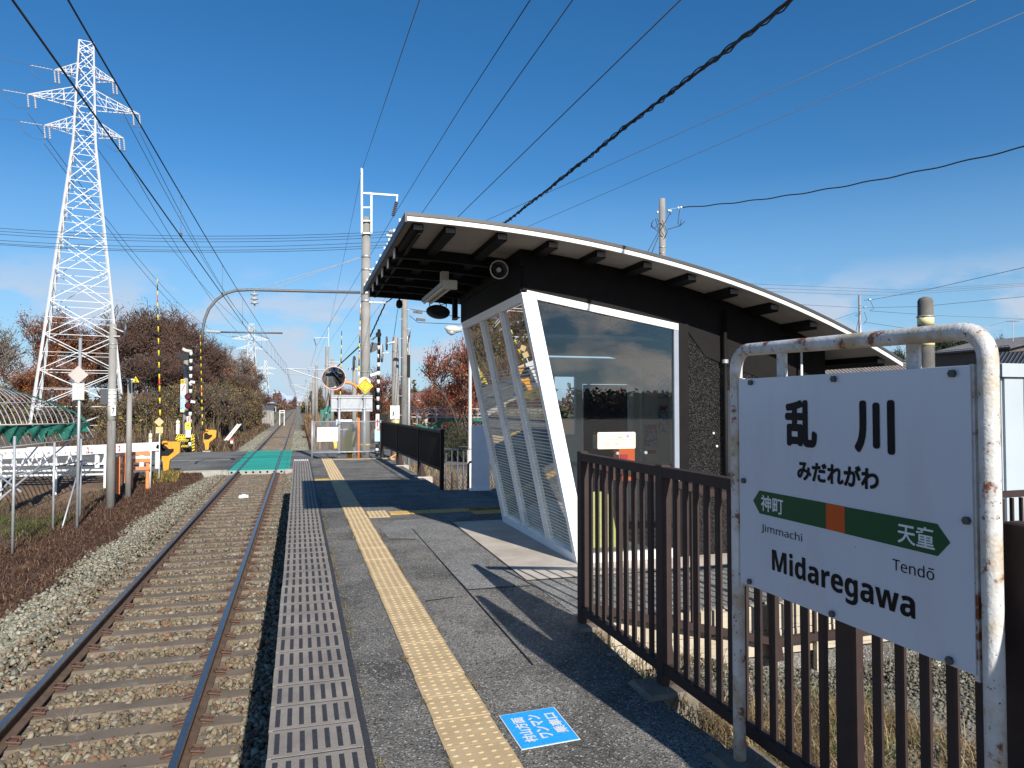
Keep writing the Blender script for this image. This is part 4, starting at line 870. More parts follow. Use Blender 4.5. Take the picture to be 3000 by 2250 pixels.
# big catenary mast with drop arm across the track
YM = 27.5
mast, mx_, mz = cpole('catenary_mast', 'tall concrete mast right of the track that carries the curved arm over the rails', 1069.5, YM, 637, -1.6, .195, .16, bands=[(752, .12, 'steel'), (790, .10, 'steel'), (860, .12, 'steel'), (882, .10, 'steel'), (1090, .05, 'pole_concrete'), (1302, .05, 'sign_yellow')])
def M_(px, py, dy=0): return PY(px, py, YM+dy)
for px in (1060, 1088): 
    a, c = M_(px, 493 if px < 1070 else 566, -.2), M_(px, 684, -.2); MB().bar(c, a, .075, .05).build('steel_upright', 'galv', mast)
for py in (566, 608, 647, 683): MB().bar(M_(1060, py, -.2), M_(1088, py, -.2), .05, .06).build('steel_tie', 'galv', mast)
MB().bar(M_(1062, 566, -.22), M_(1166, 573, -.22), .07, .07).build('top_arm', 'galv', mast)
MB().bar(M_(1164, 572, -.22), M_(1162, 591, -.22), .05, .09).build('arm_drop', 'galv', mast)
def insulator(parent, a, c, n, r, m='insulator', core=.02):
    a = Vector(a); c = Vector(c); b = MB(); pts = []; rs = []
    for i in range(n):
        f0 = i/n; pts += [a.lerp(c, f0+.02), a.lerp(c, f0+.25/n), a.lerp(c, f0+.5/n), a.lerp(c, f0+.6/n)]; rs += [core, r, r, core]
    pts.append(c); rs.append(core); b.tube(pts, rs, 12); return b.build('insulator', m, parent, True)
insulator(mast, M_(1162, 592, -.22), M_(1151, 634, -.22), 8, .075, 'brown_insulator')
arc = [M_(1056, 857, -.1), M_(900, 853, -.1), M_(730, 849, -.1), M_(690, 851, -.1), M_(660, 860, -.1), M_(634, 878, -.1), M_(612, 905, -.1), M_(600, 935, -.1), M_(594, 965, -.1), M_(592, 998, -.1)]
MB().tube(arc, .052, 12).build('drop_arm', 'dark_steel', mast, True)
MB().cyl(M_(745, 850, -.1), M_(745, 858, -.1), .03).build('fitting', 'galv', mast)
insulator(mast, M_(745, 858, -.1), M_(746, 896, -.1), 3, .13, 'insulator', .03)
MB().cyl(M_(746, 896, -.1), M_(747, 930, -.1), .012, 6).build('hanger_rod', 'galv', mast)
insulator(mast, M_(603, 970, -.1), M_(646, 973, -.1), 9, .075, 'insulator', .035)
MB().cyl(M_(646, 973, -.1), M_(828, 976, -.1), .032, 10).build('registration_tube', 'dark_steel', mast, True)
MB().cyl(M_(678, 975, -.1), M_(678, 987, -.1), .02).build('fitting', 'galv', mast)
MB().tube([M_(678, 986, -.1), M_(700, 985, -.1), M_(722, 991, -.1), M_(745, 1000, -.1)], .02, 8).build('steady_arm', 'galv', mast, True)
MB().bar(M_(1080, 885, -.1), M_(1130, 887, -.1), .06).build('side_arm', 'galv', mast)
MB().bar(M_(1080, 788, -.1), M_(1104, 792, -.1), .05).build('side_arm', 'galv', mast)
for a, c in (((1054, 753), (800, 846)), ((1054, 757), (744, 848))): MB().cyl(M_(*a), M_(*c), .012, 6).build('stay_rod', 'galv', mast)
plate_on(mast, 1057, 1168, YM, .28, .30, 'lamp_white', txt='7', y_off=-.24)
# masts further along the line
def far_mast(loc, label):
    t_ = thing('catenary_mast', label, 'pole', loc, 'catenary masts along the right side of the line')
    x, Y, z = loc
    MB().tube([(x, Y, z), (x, Y, 6.2)], [.17, .14], 12).build('shaft', 'pole_concrete', t_, True)
    MB().bar((x+.1, Y, 5.6), (x+.1, Y, 7.7), .06).build('steel_upright', 'galv', t_)
    MB().bar((x+.1, Y, 6.9), (x-1.0, Y, 6.85), .06).build('top_arm', 'galv', t_)
    MB().bar((x-1.0, Y, 6.8), (x-.85, Y, 6.25), .07).build('insulator', 'brown_insulator', t_)
    MB().cyl((x, Y, 4.35), (x-3.3, Y, 4.42), .04, 8).build('cantilever_tube', 'galv', t_)
    MB().cyl((x, Y, 3.45), (x-2.9, Y, 4.42), .04, 8).build('cantilever_strut', 'steel', t_)
    MB().tube([(x-3.3, Y, 4.42), (x-3.38, Y, 4.3), (x-3.05, Y, 4.0), (x-1.8, Y, 3.95)], .03, 6).build('steady_arm', 'steel', t_)
    MB().bar((x, Y, 5.0), (x+1.0, Y, 5.0), .05).build('side_arm', 'galv', t_)
    for q in (4.7, 3.3, 1.0): MB().cyl((x, Y, q-.05), (x, Y, q+.05), .175, 12).build('band', 'steel', t_)
    return t_
YF = [57.5, 103, 150, 196, 243, 290, 340, 395, 455]
XF = [2.12, 2.2, 2.3, 2.3, 2.3, 2.3, 2.3, 2.3, 2.3]
fm = far_mast((XF[0], YF[0], -1.5), 'concrete catenary mast with insulator arm, next along the line behind the round mirror')
ordn = ['second', 'third', 'fourth', 'fifth', 'sixth', 'seventh', 'eighth', 'farthest']
for i, y in enumerate(YF[1:]): dup(fm, (XF[i+1], y, -1.5), 'concrete catenary mast, %s of the row beyond the one behind the round mirror' % ordn[i])
# overhead line
WG = 'overhead wires above the railway'
def wire(name, label, pts, r, m='wire', cat='wire', group=None, n=6):
    o = MB().tube(pts, r, n).build(name, m, None, True); return tag(o, label, cat, group)
sup = [(-22, -1.75, 4.95), (27.4, -1.55, 4.80)]+[(y, x-2.95-.1, 4.75) for x, y in zip(XF, YF)]
mp_ = []; cp_ = []
for (y0, x0_, z0), (y1, x1_, z1) in zip(sup, sup[1:]):
    s_ = .32*((y1-y0)/50)**2; pts = sag((x0_, y0, z0), (x1_, y1, z1), s_, 14); mp_ += pts if not mp_ else pts[1:]
for i, (y, x, z) in enumerate(sup): cp_.append(Vector((x+(.0 if i < 2 else (-.2 if i % 2 else .1)), y, 4.03 if i == 0 else 3.97)))
wire('messenger_wire', 'upper of the two dark catenary wires over the track', mp_, .0085, group=WG); wire('contact_wire', 'lower of the two dark catenary wires over the track', cp_, .0085, group=WG)
dpr = thing('dropper_wires', 'thin vertical dropper wires joining the two catenary wires', 'wire', (-1.6, 20, 4))
for i in range(len(sup)-1):
    (y0, x0_, z0), (y1, x1_, z1) = sup[i], sup[i+1]; nn = 9
    for k in range(1, nn):
        f = k/nn; s_ = .32*((y1-y0)/50)**2; zz = z0+(z1-z0)*f-s_*4*f*(1-f); xx = x0_+(x1_-x0_)*f; yk = y0+(y1-y0)*f
        cc = cp_[i].lerp(cp_[i+1], f)
        if yk < 250 and yk > 9:
            MB().cyl((xx, yk, zz), (cc.x, yk, cc.z), .004 if yk < 40 else .008, 5).build('dropper', 'wire_pale', dpr); MB().bar((cc.x, yk-.02, cc.z+.02), (cc.x, yk+.02, cc.z+.02), .03, .05).build('clip', 'wire', dpr)
def wx_line(name, label, X, pts, r, far=None, m='wire', grp=WG, n=6, near=True):
    P = [PX(px, py, X) for px, py in pts]
    if near: P = [P[0]+(P[0]-P[1]).normalized()*8]+P
    if far: P += [Vector(q) for q in far]
    return wire(name, label, P, r, m, group=grp, n=n)
g_ = M_(1060, 500, -.2)
wire('ground_wire', 'thin wire running from the steel top of the near mast up out of the picture', [PY(1239, -30, 9.0), g_, Vector((2.25, 57.5, 7.6)), Vector((2.3, 103, 7.6)), Vector((2.4, 196, 7.6))], .007, 'wire_pale', group=WG)
f_ = M_(1151, 636, -.22)
wire('feeder_wire', 'wire held by the ribbed insulator on the near mast arm', [PY(1570, -30, 9.5), PY(1553, 0, 9.7), PY(1340, 330, 16.2), f_, Vector((1.3, 57.5, 6.2)), Vector((1.4, 103, 6.2)), Vector((1.4, 196, 6.2))], .009, group=WG)
wire('feeder_wire', 'wire passing above the left corner of the shelter roof', [PY(1700, -32, 9.0), PY(1231, 631, 22), PY(1055, 870, 45), PY(960, 1010, 100)], .009, group=WG)
wire('feeder_wire', 'wire passing above the shelter roof left of the thick twisted cable', [PY(2017, -23, 8.0), PY(1336, 641, 20), PY(1200, 775, 34), PY(1000, 1050, 100)], .009, group=WG)
wire('thin_wire', 'thin wire meeting the sky above the shelter roof right of the twisted cable', [PY(2935, -35, 11), PY(1424, 646, 26), PY(1200, 760, 50)], .008, 'wire_pale', group=WG)
wire('thin_wire', 'thinnest wire sloping to the upper right corner of the picture', [PY(3050, 15, 12), PY(1530, 671, 30), PY(1300, 770, 50)], .008, 'wire_pale', group=WG)
# thick twisted cable bundle
XT = 3.25
cps = [PX(2500, -142, XT), PX(2318, 0, XT), PX(2100, 170, XT), PX(1880, 335, XT), PX(1650, 520, XT), PX(1471, 660, XT), PX(1300, 775, XT), M_(1130, 887, -.1)]
tc_ = thing('twisted_cable', 'thick twisted black cable bundle crossing the sky above the shelter roof', 'cable', (XT, 8, 4.8))
def resamp(P, step):
    out = [P[0]]; 
    for a, c in zip(P, P[1:]):
        n_ = max(1, int((c-a).length/step)); out += [a.lerp(c, i/n_) for i in range(1, n_+1)]
    return out
core = resamp(cps, .03)
MB().tube(core[::6], .012, 8).build('core', 'wire', tc_, True)
for kk in range(3):
    pts = []; s_ = 0
    for i, p in enumerate(core):
        a = i*.03*11+kk*2.1+.6*math.sin(i*.05+kk); rr_ = .017+.007*math.sin(i*.21+kk*2)+.004*math.sin(i*.9); pts.append(p+Vector((rr_*math.cos(a), 0, rr_*math.sin(a))))
    MB().tube(pts, .0065, 5).build('strand', 'wire', tc_, True)
far_c = resamp([M_(1130, 887, -.1), PY(1110, 930, 28.4), M_(1085, 985, 3), PY(980, 1082, 57.5)], .1)
MB().tube([p+Vector((0, 0, .02*math.sin(i*1.3))) for i, p in enumerate(far_c)], .03, 6).build('far_cable', 'wire', tc_, True)
# horizontal distribution lines crossing behind the mast, ending on a pole behind the roof
YH = 35
hp, hx, hz = cpole('utility_pole', 'slender tapering concrete pole carrying the level wires, right of the pole with the 3', 1184, YH, 655, -1.2, .20, .12)
for k, py in enumerate(range(880, 1230, 28)): c = PY(1184, py, 35); MB().bar((c.x-.02, 34.9, c.z), (c.x+(.28 if k % 2 else -.28), 34.85, c.z), .025).build('step_bolt', 'steel', hp)
for i, (pl, pr) in enumerate(((664, 678), (673, 686), (682, 694), (700, 707), (709, 717), (712.5, 724))):
    wire('distribution_wire', '%s of the six level wires crossing the sky at the left' % ['topmost', 'second from the top', 'third from the top', 'fourth from the top', 'fifth from the top', 'lowest'][i], sag(PY(-60, pl, YH+8), PY(1150, pr, YH), .35, 14), .012, 'wire', group='level wires crossing at the left')
    insulator(hp, PY(1138, pr, YH), PY(1152, pr-1, YH), 3, .09, 'brown_insulator' if i % 2 else 'insulator', .03)
MB().bar((hx-.9, YH, PY(1150, 690, YH).z), (hx+.5, YH, PY(1150, 690, YH).z), .08).build('cross_arm', 'steel', hp)
MB().bar((hx-.9, YH, PY(1150, 716, YH).z), (hx+.9, YH, PY(1150, 716, YH).z), .08).build('cross_arm', 'steel', hp)
# pole right of the roof with service drop
p1, x1_, z1_ = cpole('utility_pole', 'weathered concrete pole rising behind the shelter roof with a tangle of wires', 1943.5, 24, 583, -1.2, .16, .115, bands=[(725, .05, 'steel'), (742, .04, 'steel')])
def P1(px, py, dy=-.05): return PY(px, py, 24+dy)
for pts in ([(1955, 622), (1962, 618), (1964, 630)], [(1925, 640), (1935, 660), (1930, 680), (1912, 665), (1908, 655), (1915, 645)], [(1912, 648), (1907, 665), (1918, 670), (1930, 655)], [(1920, 640), (1928, 668), (1935, 690)], [(1991, 614), (1986, 655), (1990, 663), (2007, 648)], [(1990, 662), (1956, 672)], [(1996, 643), (1992, 660)], [(1962, 625), (1950, 650), (1935, 675), (1945, 690)], [(1940, 645), (1955, 680), (1947, 698)], [(1930, 678), (1905, 725), (1893, 745)], [(1930, 690), (1908, 745)]):
    MB().tube([P1(x, y, -.18) for x, y in pts], .014, 5).build('loose_cable', 'wire', p1, True)
for px, py in ((1925, 622), (1958, 617), (1963, 618), (1986, 609), (1994, 608)): MB().cyl(P1(px-2, py, -.2), P1(px+3, py, -.2), .045, 10).build('insulator', 'white_paint', p1, True)
MB().cyl(P1(1963, 612, -.2), P1(1990, 609, -.2), .008).build('hook_wire', 'galv', p1)
pts = sag(PY(2000, 608, 23.8), PY(3060, 415, 13), .25, 60)
b = MB(); b.tube([p+Vector((0, 0, .016*math.sin(i*.9))) for i, p in enumerate(pts)], .020, 6); tag(b.build('service_cable', 'wire', None, True), 'dark twisted service cable running right from the pole behind the roof', 'cable')
# small poles to the right
p2, x2_, z2_ = cpole('utility_pole', 'slim grey pole behind the low end of the shelter roof', 2523, 50, 864, -1.2, .14, .12, 'steel')
for px, py in ((2548, 878), (2534, 900)): MB().cyl(PY(px-3, py, 49.8), PY(px+3, py, 49.8), .08, 8).build('insulator', 'white_paint', p2, True)
for pts in ([(2532, 880), (2545, 878)], [(2550, 880), (2560, 905), (2548, 910)], [(2520, 915), (2506, 925), (2515, 927)], [(2532, 915), (2540, 935), (2530, 950)], [(2520, 912), (2508, 970)]): MB().tube([PY(x, y, 49.8) for x, y in pts], .02, 5).build('loose_cable', 'wire', p2, True)
RG = 'wires at the right behind the shelter'
for nm, pts in (('topmost of the three long sagging wires at the right', [(2140, 829, 48), (2640, 850, 48), (3060, 826, 48)]), ('middle of the three long sagging wires at the right', [(2160, 842, 48), (2640, 857, 48), (3060, 830, 48)]), ('lowest of the three long sagging wires at the right', [(2200, 852, 48), (2550, 865, 48), (2640, 864, 48), (3060, 834, 48)]),
                ('wire rising steeply to the right from the slim grey pole', [(2550, 879, 49.8), (2720, 848, 40), (3060, 770, 26)]), ('wire crossing the slim grey pole and the near pole', [(2320, 891, 50), (2523, 902, 50), (2700, 898, 44), (3060, 863, 34)]),
                ('wire falling slowly right from the slim grey pole', [(2550, 911, 49.8), (2740, 924, 46), (3060, 937, 42)]), ('short wire falling to the roof from the slim grey pole', [(2430, 942, 45), (2510, 915, 49.8)]), ('lower pale wire behind the slim grey pole', [(2535, 944, 49.8), (2640, 960, 47), (2760, 975, 44)]), ('thin wire above the dark tiled roofs', [(2900, 955, 60), (2955, 940, 60), (3060, 928, 60)])):
    wire('overhead_wire', nm, [PY(x, y, q) for x, y, q in pts], .016, 'wire_pale', group=RG)
p3, x3_, z3_ = cpole('utility_pole', 'thick dark concrete pole with a pale yellow band behind the nameboard', 2716, 10.75, 870, -.6, .165, .135, 'dark_pole', bands=[(940, .17, 'pale_yellow'), (1006, .10, 'pale_yellow')], cap=True)
for py in (928, 1004): z = PY(2716, py, 10.75).z; MB().cyl((x3_, 10.75, z-.012), (x3_, 10.75, z+.012), .158, 20).build('strap', 'galv', p3, True)
# poles beyond the platform fence
pa, xa, za = cpole('utility_pole', 'concrete pole with a white plate bearing a 3 behind the dark railing', 1158, 33, 988, -1.2, .21, .15, bands=[(1232, .5, 'pale_yellow'), (1100, .04, 'steel'), (1030, .04, 'steel')])
plate_on(pa, 1157, 1208, 33, .42, .62, 'white_paint', y_off=-.23); text('3', 'lettering', pa, XatY(1149, 32.7), XatY(1155, 32.7), PY(1150, 1217, 32.7).z, PY(1150, 1206, 32.7).z, ((0, 32.755, 0), (1, 0, 0), (0, 0, 1)), 'black', .01)
MB().bar(PY(1158, 1000, 32.9), PY(1141, 1008, 32.9), .07).build('arm', 'steel', pa)
for px, py, hh in ((1133, 1006, .32), (1119, 1035, .42)):
    c = PY(px, py, 32.8); o = thing('road_mirror', 'dark round mirror seen edge on, %s of two beside the concrete pole with the 3' % ('upper' if py < 1010 else 'lower'), 'mirror', tuple(c)); MB().disc(c, (1, -.22, 0), hh, .05, 24).build('disc', 'mirror_back', o); MB().bar(c, c+Vector((.3, 0, .05)), .05).build('bracket', 'steel', o)
pc, xc, zc = cpole('steel_post', 'thin galvanised post standing just behind the dark platform railing', 1198, 19.5, 965, -1.0, .038, .034, 'galv')
MB().box(xc-.06, xc+.02, 19.44, 19.5, PY(1198, 1105, 19.5).z, PY(1198, 1040, 19.5).z).build('junction_box', 'black', pc); MB().box(xc-.07, xc-.045, 19.44, 19.5, PY(1198, 1030, 19.5).z, PY(1198, 985, 19.5).z).build('bracket', 'steel', pc)
w1 = [('short wire from the slender pole to the shelter', [(1200, 925, 31), (1225, 945, 30), (1350, 950, 24)]), ('wire with a dark splice box right of the slender pole', [(1200, 905, 31), (1350, 930, 24)]), ('thin stay wire slanting down beside the slender pole', [(1165, 905, 31), (1152, 1000, 33)])]
for nm, pts in w1: wire('overhead_wire', nm, [PY(x, y, q) for x, y, q in pts], .012, 'wire', group='wires near the slender pole')
for px, py in ((1224, 914), (1233, 936)): o = tag(MB().bar(PY(px-13, py-1, 29.8), PY(px+13, py+2, 29.8), .10).build('splice_box', 'mirror_back'), 'small dark splice box on a wire, %s of two right of the slender pole' % ('upper' if py < 920 else 'lower'), 'box')
# shorter poles in the distance
for (px, Y, top, r, lab) in ((973, 60, 1052, .16, 'short concrete pole behind the round mirror'), (1038, 40, 1055, .13, 'brownish grey pole between the mirror and the tall mast'), (927, 85, 1070, .19, 'concrete pole just left of the round mirror in the distance'), (917, 100, 1108, .19, 'distant concrete pole left of the nearer ones on the right of the line')):
    t_, x_, z_ = cpole('utility_pole', lab, px, Y, top, -1.3, r, r*.85)
    MB().bar((x_-.35, Y-.1, z_-.5), (x_+.35, Y-.1, z_-.5), .07).build('cross_arm', 'steel', t_)
c = PY(1038, 1062, 39.8); o = thing('road_mirror', 'dark round mirror edge on at the top of the brownish grey pole', 'mirror', tuple(c)); MB().disc(c, (1, -.3, 0), .36, .05, 20).build('disc', 'mirror_back', o)

# ------------------------------------------------------------------ level crossing equipment
def striped(parent, a, c, n, r, m1, m2, name='band', ns=10):
    a = Vector(a); c = Vector(c)
    for i in range(n): MB().cyl(a.lerp(c, i/n), a.lerp(c, (i+1)/n), r, ns).build(name, m1 if i % 2 else m2, parent, True)
def raised_arm(root, a0, a1, n_, pick, s=1.0):
    ao = MB().cyl(a0, a1, .012*s, 8, .007*s).build('arm', 'black', root, True)
    for i in range(n_): MB().cyl(a0.lerp(a1, i/n_), a0.lerp(a1, (i+1)/n_), (.040-.022*i/n_)*s, 8).build('band', pick(i), ao, True)
    MB().bar(a0+Vector((0, 0, -.55*s)), a0+Vector((0, 0, .05)), .07*s).build('arm_socket', 'black', ao)
    for dx in (-.13, .13): MB().cyl((a0.x+dx*s, a0.y, a0.z-.12*s), (a0.x+dx*s*.6, a0.y, a0.z+.02), .06*s, 8).build('counterweight', 'signal_black', ao)
    return ao
def machine(label, px, Y, pyb, flip, armtop, armx0, armx1, scale=1.0, narm=26, armY=None):
    x = XatY(px, Y); zb = -1.11; t_ = thing('barrier_machine', label, 'level crossing barrier', (x, Y, zb)); s = scale; f = -1 if flip else 1
    q = lambda dx, dz: (x+f*dx*s, Y-.16*s, zb+dz*s)
    MB().slab([q(-.08, .10), q(.10, .10), q(.14, .50), q(-.12, .50)], (0, .32*s, 0)).build('pedestal', 'machine_orange', t_)
    MB().slab([q(-.14, .50), q(.14, .50), q(.16, .57), q(-.16, .57)], (0, .34*s, 0)).build('collar', 'machine_orange', t_)
    MB().slab([q(-.18, .57), q(.16, .57), q(.52, .86), q(.54, 1.25), q(.46, 1.32), q(-.20, 1.32), q(-.26, 1.18), q(-.20, .9)], (0, .36*s, 0)).build('housing', 'machine_orange', t_)
    MB().slab([(x+f*dx*s, Y-.18*s, zb+dz*s) for dx, dz in ((-.16, .74), (.10, .74), (.30, .92), (.30, 1.04), (.12, 1.02), (-.02, 1.16), (-.16, 1.1))], (0, .018*s, 0)).build('crank_plate', 'black', t_)
    MB().tube([(x-f*.20*s, Y-.2*s, zb+1.18*s), (x-f*.08*s, Y-.22*s, zb+1.32*s), (x+f*.08*s, Y-.22*s, zb+1.30*s)], .06*s, 8).build('hub', 'machine_orange', t_, True)
    MB().bev(x-.22*s, x+.22*s, Y-.2, Y+.2, zb-.02, zb+.04, .01).build('base_plate', 'steel', t_); MB().box(x-.09*s, x+.11*s, Y-.1, Y+.1, zb+.04, zb+.12*s).build('foot', 'black', t_)
    AY = armY or Y-.3
    a0 = PY(armx0, 1305 if Y < 40 else 1256, AY); a1 = PY(armx1, armtop, AY)
    raised_arm(t_, a0, a1, narm, lambda i: 'sign_yellow' if i % 2 else ('red' if i in (10, 24) else 'signal_black'), s)
    return t_
machine('left foreground orange yellow barrier machine at the edge of the level crossing', 490, 31.2, 1380, False, 817, 471, 460.5, .95, 28)
machine('far left orange barrier machine beyond the level crossing road', 608, 45.3, 1322, False, 970, 593.5, 586.5, .95, 27)
# left signal
sg = thing('crossing_signal', 'black and white striped crossing signal with red lamps left of the track', 'crossing signal', (XatY(556, 45), 45, -1.12))
YS = 45; q = lambda px, py, dy=0: PY(px, py, YS+dy)
a0, a1 = q(556, 1318), q(559.5, 1030); striped(sg, a0, a1, 26, .085, 'white_paint', 'black')
MB().tube([q(535, 1022), q(545, 1028), q(562, 1030)], .10, 8).build('top_horn', 'lamp_white', sg, True)
MB().slab([q(516, 1041, -.3), q(524, 1034, -.3), q(552, 1036, -.3), q(553, 1052, -.3), q(535, 1055, -.3)], (0, .4, 0)).build('bell_hood', 'signal_black', sg)
for py in (1162, 1188):
    c = q(551.5, py, -.35); MB().disc(c+Vector((0, .08, 0)), (0, 1, 0), .20, .04, 24).build('lamp_board', 'black', sg); MB().disc(c, (0, 1, 0), .13, .06, 20).build('red_lens', 'red_lamp', sg)
    MB().tube([c+Vector((.16*math.cos(a), -.02, .16*math.sin(a))) for a in [R(-10+k*20) for k in range(11)]], .035, 6).build('visor', 'black', sg)
MB().box(*(lambda c: (c.x-.14, c.x+.14, c.y-.1, c.y+.1, c.z-.2, c.z+.2))(q(551, 1248, -.25))).build('notice_box', 'lime', sg); MB().disc(q(551, 1246, -.37), (0, 1, 0), .05, .01, 12).build('button', 'red', sg)
MB().box(*(lambda c: (c.x-.13, c.x+.13, c.y-.1, c.y+.1, c.z-.22, c.z+.22))(q(552, 1270, -.2))).build('case', 'white_paint', sg)
MB().box(*(lambda c: (c.x-.1, c.x+.1, c.y-.1, c.y+.1, c.z-.17, c.z+.17))(q(553, 1228, -.2))).build('case', 'lamp_white', sg); MB().bar(q(552, 1233, -.33), q(554, 1222, -.33), .05).build('arrow', 'red', sg)
for px, py in ((565, 1118), (566, 1176)): MB().bar(q(px-7, py, -.1), q(px+6, py+2, -.1), .10, .14).build('detector', 'white_paint', sg)
dpole, dx_, dz_ = cpole('utility_pole', 'grey concrete pole behind the striped signal left of the track', 543, 46.5, 1048, -1.12, .17, .12)
bs = thing('vertical_sign', 'tall narrow blue and white notice with yellow top on the pole left of the track', 'sign', tuple(PY(536, 1160, 46.2)))
c = PY(535.5, 1118, 46.2); MB().box(c.x-.11, c.x+.11, 46.2, 46.22, c.z-.14, c.z+.14).build('top_plate', 'sign_yellow', bs)
text('踏切', 'lettering', bs, c.x-.07, c.x+.07, c.z-.09, c.z+.09, ((0, 46.195, 0), (1, 0, 0), (0, 0, 1)), 'black', .01)
c = PY(536, 1166, 46.2); MB().box(c.x-.14, c.x+.14, 46.2, 46.22, c.z-.85, c.z+.85).build('board', 'white_paint', bs)
MB().box(c.x-.13, c.x+.13, 46.18, 46.195, c.z-.75, c.z+.20).build('blue_field', 'paper_blue', bs); MB().bar((c.x-.07, 46.18, c.z+.40), (c.x+.09, 46.18, c.z+.78), .03, .05).build('red_slash', 'red', bs)
b = MB(); c = PY(535, 1203, 46.15)
for i in range(4): b.bar((c.x-.12+i*.07, 46.15, c.z-.06), (c.x-.08+i*.07, 46.15, c.z+.06), .02, .04)
b.build('hazard_marks', 'lime', bs)
# striped yellow gate board
yb2 = thing('hazard_barrier', 'yellow and black striped frame with a yellow name board beyond the crossing', 'barrier', tuple(PY(542, 1320, 44.9)))
def hz(x0, x1, y0_, y1_, Y, horiz=True, n_=9):
    a = PY(x0, y0_, Y); c = PY(x1, y1_, Y); w_ = c.x-a.x; h_ = a.z-c.z
    MB().box(a.x, c.x, Y, Y+.04, c.z, a.z).build('board', 'black', yb2); b = MB()
    if horiz:
        s = w_/n_
        for i in range(n_): 
            xx = a.x+i*s; b.slab([(xx, Y-.004, c.z), (xx+s*.55, Y-.004, c.z), (min(xx+s*.55+h_*.5, c.x), Y-.004, a.z), (min(xx+h_*.5, c.x), Y-.004, a.z)], (0, .003, 0))
    else:
        s = h_/n_
        for i in range(n_): zz = c.z+i*s; b.slab([(a.x, Y-.004, zz), (c.x, Y-.004, zz+w_*.5), (c.x, Y-.004, zz+s*.55+w_*.5), (a.x, Y-.004, zz+s*.55)], (0, .003, 0))
    b.build('stripes', 'sign_yellow', yb2)
hz(515, 570, 1272, 1281, 45.0); hz(515, 570, 1289, 1294, 45.0); hz(520, 563, 1304, 1310, 45.0); hz(514, 521, 1281, 1322, 45.0, False, 5); hz(563, 570, 1281, 1322, 45.0, False, 5)
a = PY(522, 1279, 44.95); c = PY(563, 1290, 44.95); MB().box(a.x, c.x, 44.93, 44.96, c.z, a.z).build('name_board', 'sign_yellow', yb2)
text('第二成生踏切', 'lettering', yb2, a.x+.05, c.x-.05, c.z+.06, a.z-.06, ((0, 44.925, 0), (1, 0, 0), (0, 0, 1)), 'black', .01)
# right signal (back view) behind the chain link fence
sr = thing('crossing_signal', 'tall black and white striped signal post behind the chain link fence right of the mast', 'crossing signal', (XatY(1107, 29), 29, -1.12))
YR = 29; q = lambda px, py, dy=0: PY(px, py, YR+dy)
a0, a1 = q(1104, 1338), q(1110.5, 1000); striped(sr, a0, a1, 27, .062, 'white_paint', 'black'); MB().cyl(a1, q(1110.5, 965), .062, 10).build('top_tube', 'black', sr, True)
MB().disc(q(1109, 980), (0, 1, .1), .11, .16, 16).build('top_hub', 'black', sr); MB().bar(q(1108, 981), q(1089, 996), .06).build('arm', 'mirror_back', sr)
MB().slab([q(1084, 1020), q(1090, 1002), q(1106, 1006), q(1106, 1024), q(1088, 1032)], (0, .4, 0)).build('bell_hood', 'mirror_back', sr)
for py in (1153, 1187): c = q(1105, py, .25); MB().disc(c, (0, 1, 0), .19, .06, 24).build('lamp_board', 'black', sr); MB().tube([c+Vector((.19*math.cos(a), -.03, .19*math.sin(a))) for a in [k*math.pi/10 for k in range(21)]], .025, 6).build('rim', 'black', sr)
MB().bar(q(1085, 1100), q(1108, 1092), .06, .10).build('detector', 'white_paint', sr)
MB().disc(q(1118, 1030), (1, -.2, 0), .32, .04, 20).build('dish', 'lamp_white', sr)
c = q(1106, 1275); MB().box(c.x-.13, c.x+.13, YR-.2, YR, c.z-.24, c.z+.24).build('control_box', 'sea', sr); MB().box(c.x-.05, c.x+.1, YR-.22, YR-.2, c.z+.2, c.z+.28).build('lock', 'orange', sr)
c = q(1105, 1235); MB().box(c.x-.07, c.x+.07, YR-.12, YR-.08, c.z-.3, c.z+.3).build('red_notice', 'white_paint', sr); MB().box(c.x-.03, c.x+.03, YR-.13, YR-.12, c.z-.2, c.z+.1).build('arrow', 'red', sr)
c = q(1126, 1219); o = thing('flood_lamp', 'small black floodlight just above the dark railing', 'lamp', tuple(c)); MB().slab([(c.x-.22, YR, c.z-.05), (c.x-.12, YR, c.z-.14), (c.x+.12, YR, c.z-.14), (c.x+.18, YR, c.z+.08), (c.x-.14, YR, c.z+.08)], (0, .2, 0)).build('housing', 'black', o); MB().bar((c.x-.1, YR+.1, c.z-.5), (c.x-.1, YR+.1, c.z-.1), .03).build('bracket', 'black', o)
# caution machine behind the fence
cmn = thing('barrier_machine', 'yellow and black striped barrier machine seen through the chain link fence', 'level crossing barrier', tuple(PY(1026, 1340, 30.5)))
q = lambda px, py: PY(px, py, 30.5)
MB().slab([q(1012, 1330), q(1033, 1330), q(1040, 1290), q(1036, 1268), q(1014, 1266), q(1006, 1290)], (0, .35, 0)).build('housing', 'ochre', cmn)
for i in range(4): MB().bar(PY(1012, 1300-i*11, 30.45), PY(1030, 1288-i*11, 30.45), .03, .10).build('stripe', 'sign_yellow', cmn)
MB().slab([q(1018, 1342), q(1032, 1342), q(1034, 1325), q(1016, 1325)], (0, .3, 0)).build('pedestal', 'machine_orange', cmn)
MB().bar(PY(1036, 1310, 30.2), PY(1048, 1250, 30.2), .10).build('lever', 'black', cmn)
raised_arm(cmn, PY(1047, 1255, 30.2), PY(1056.5, 890, 30.2), 22, lambda i: ['machine_orange', 'white_paint', 'sign_yellow', 'mirror_back'][i % 4])
cm2 = thing('barrier_machine', 'small orange barrier machine partly hidden by the white panel on the end fence', 'level crossing barrier', tuple(PY(986, 1315, 44))); q = lambda px, py: PY(px, py, 44)
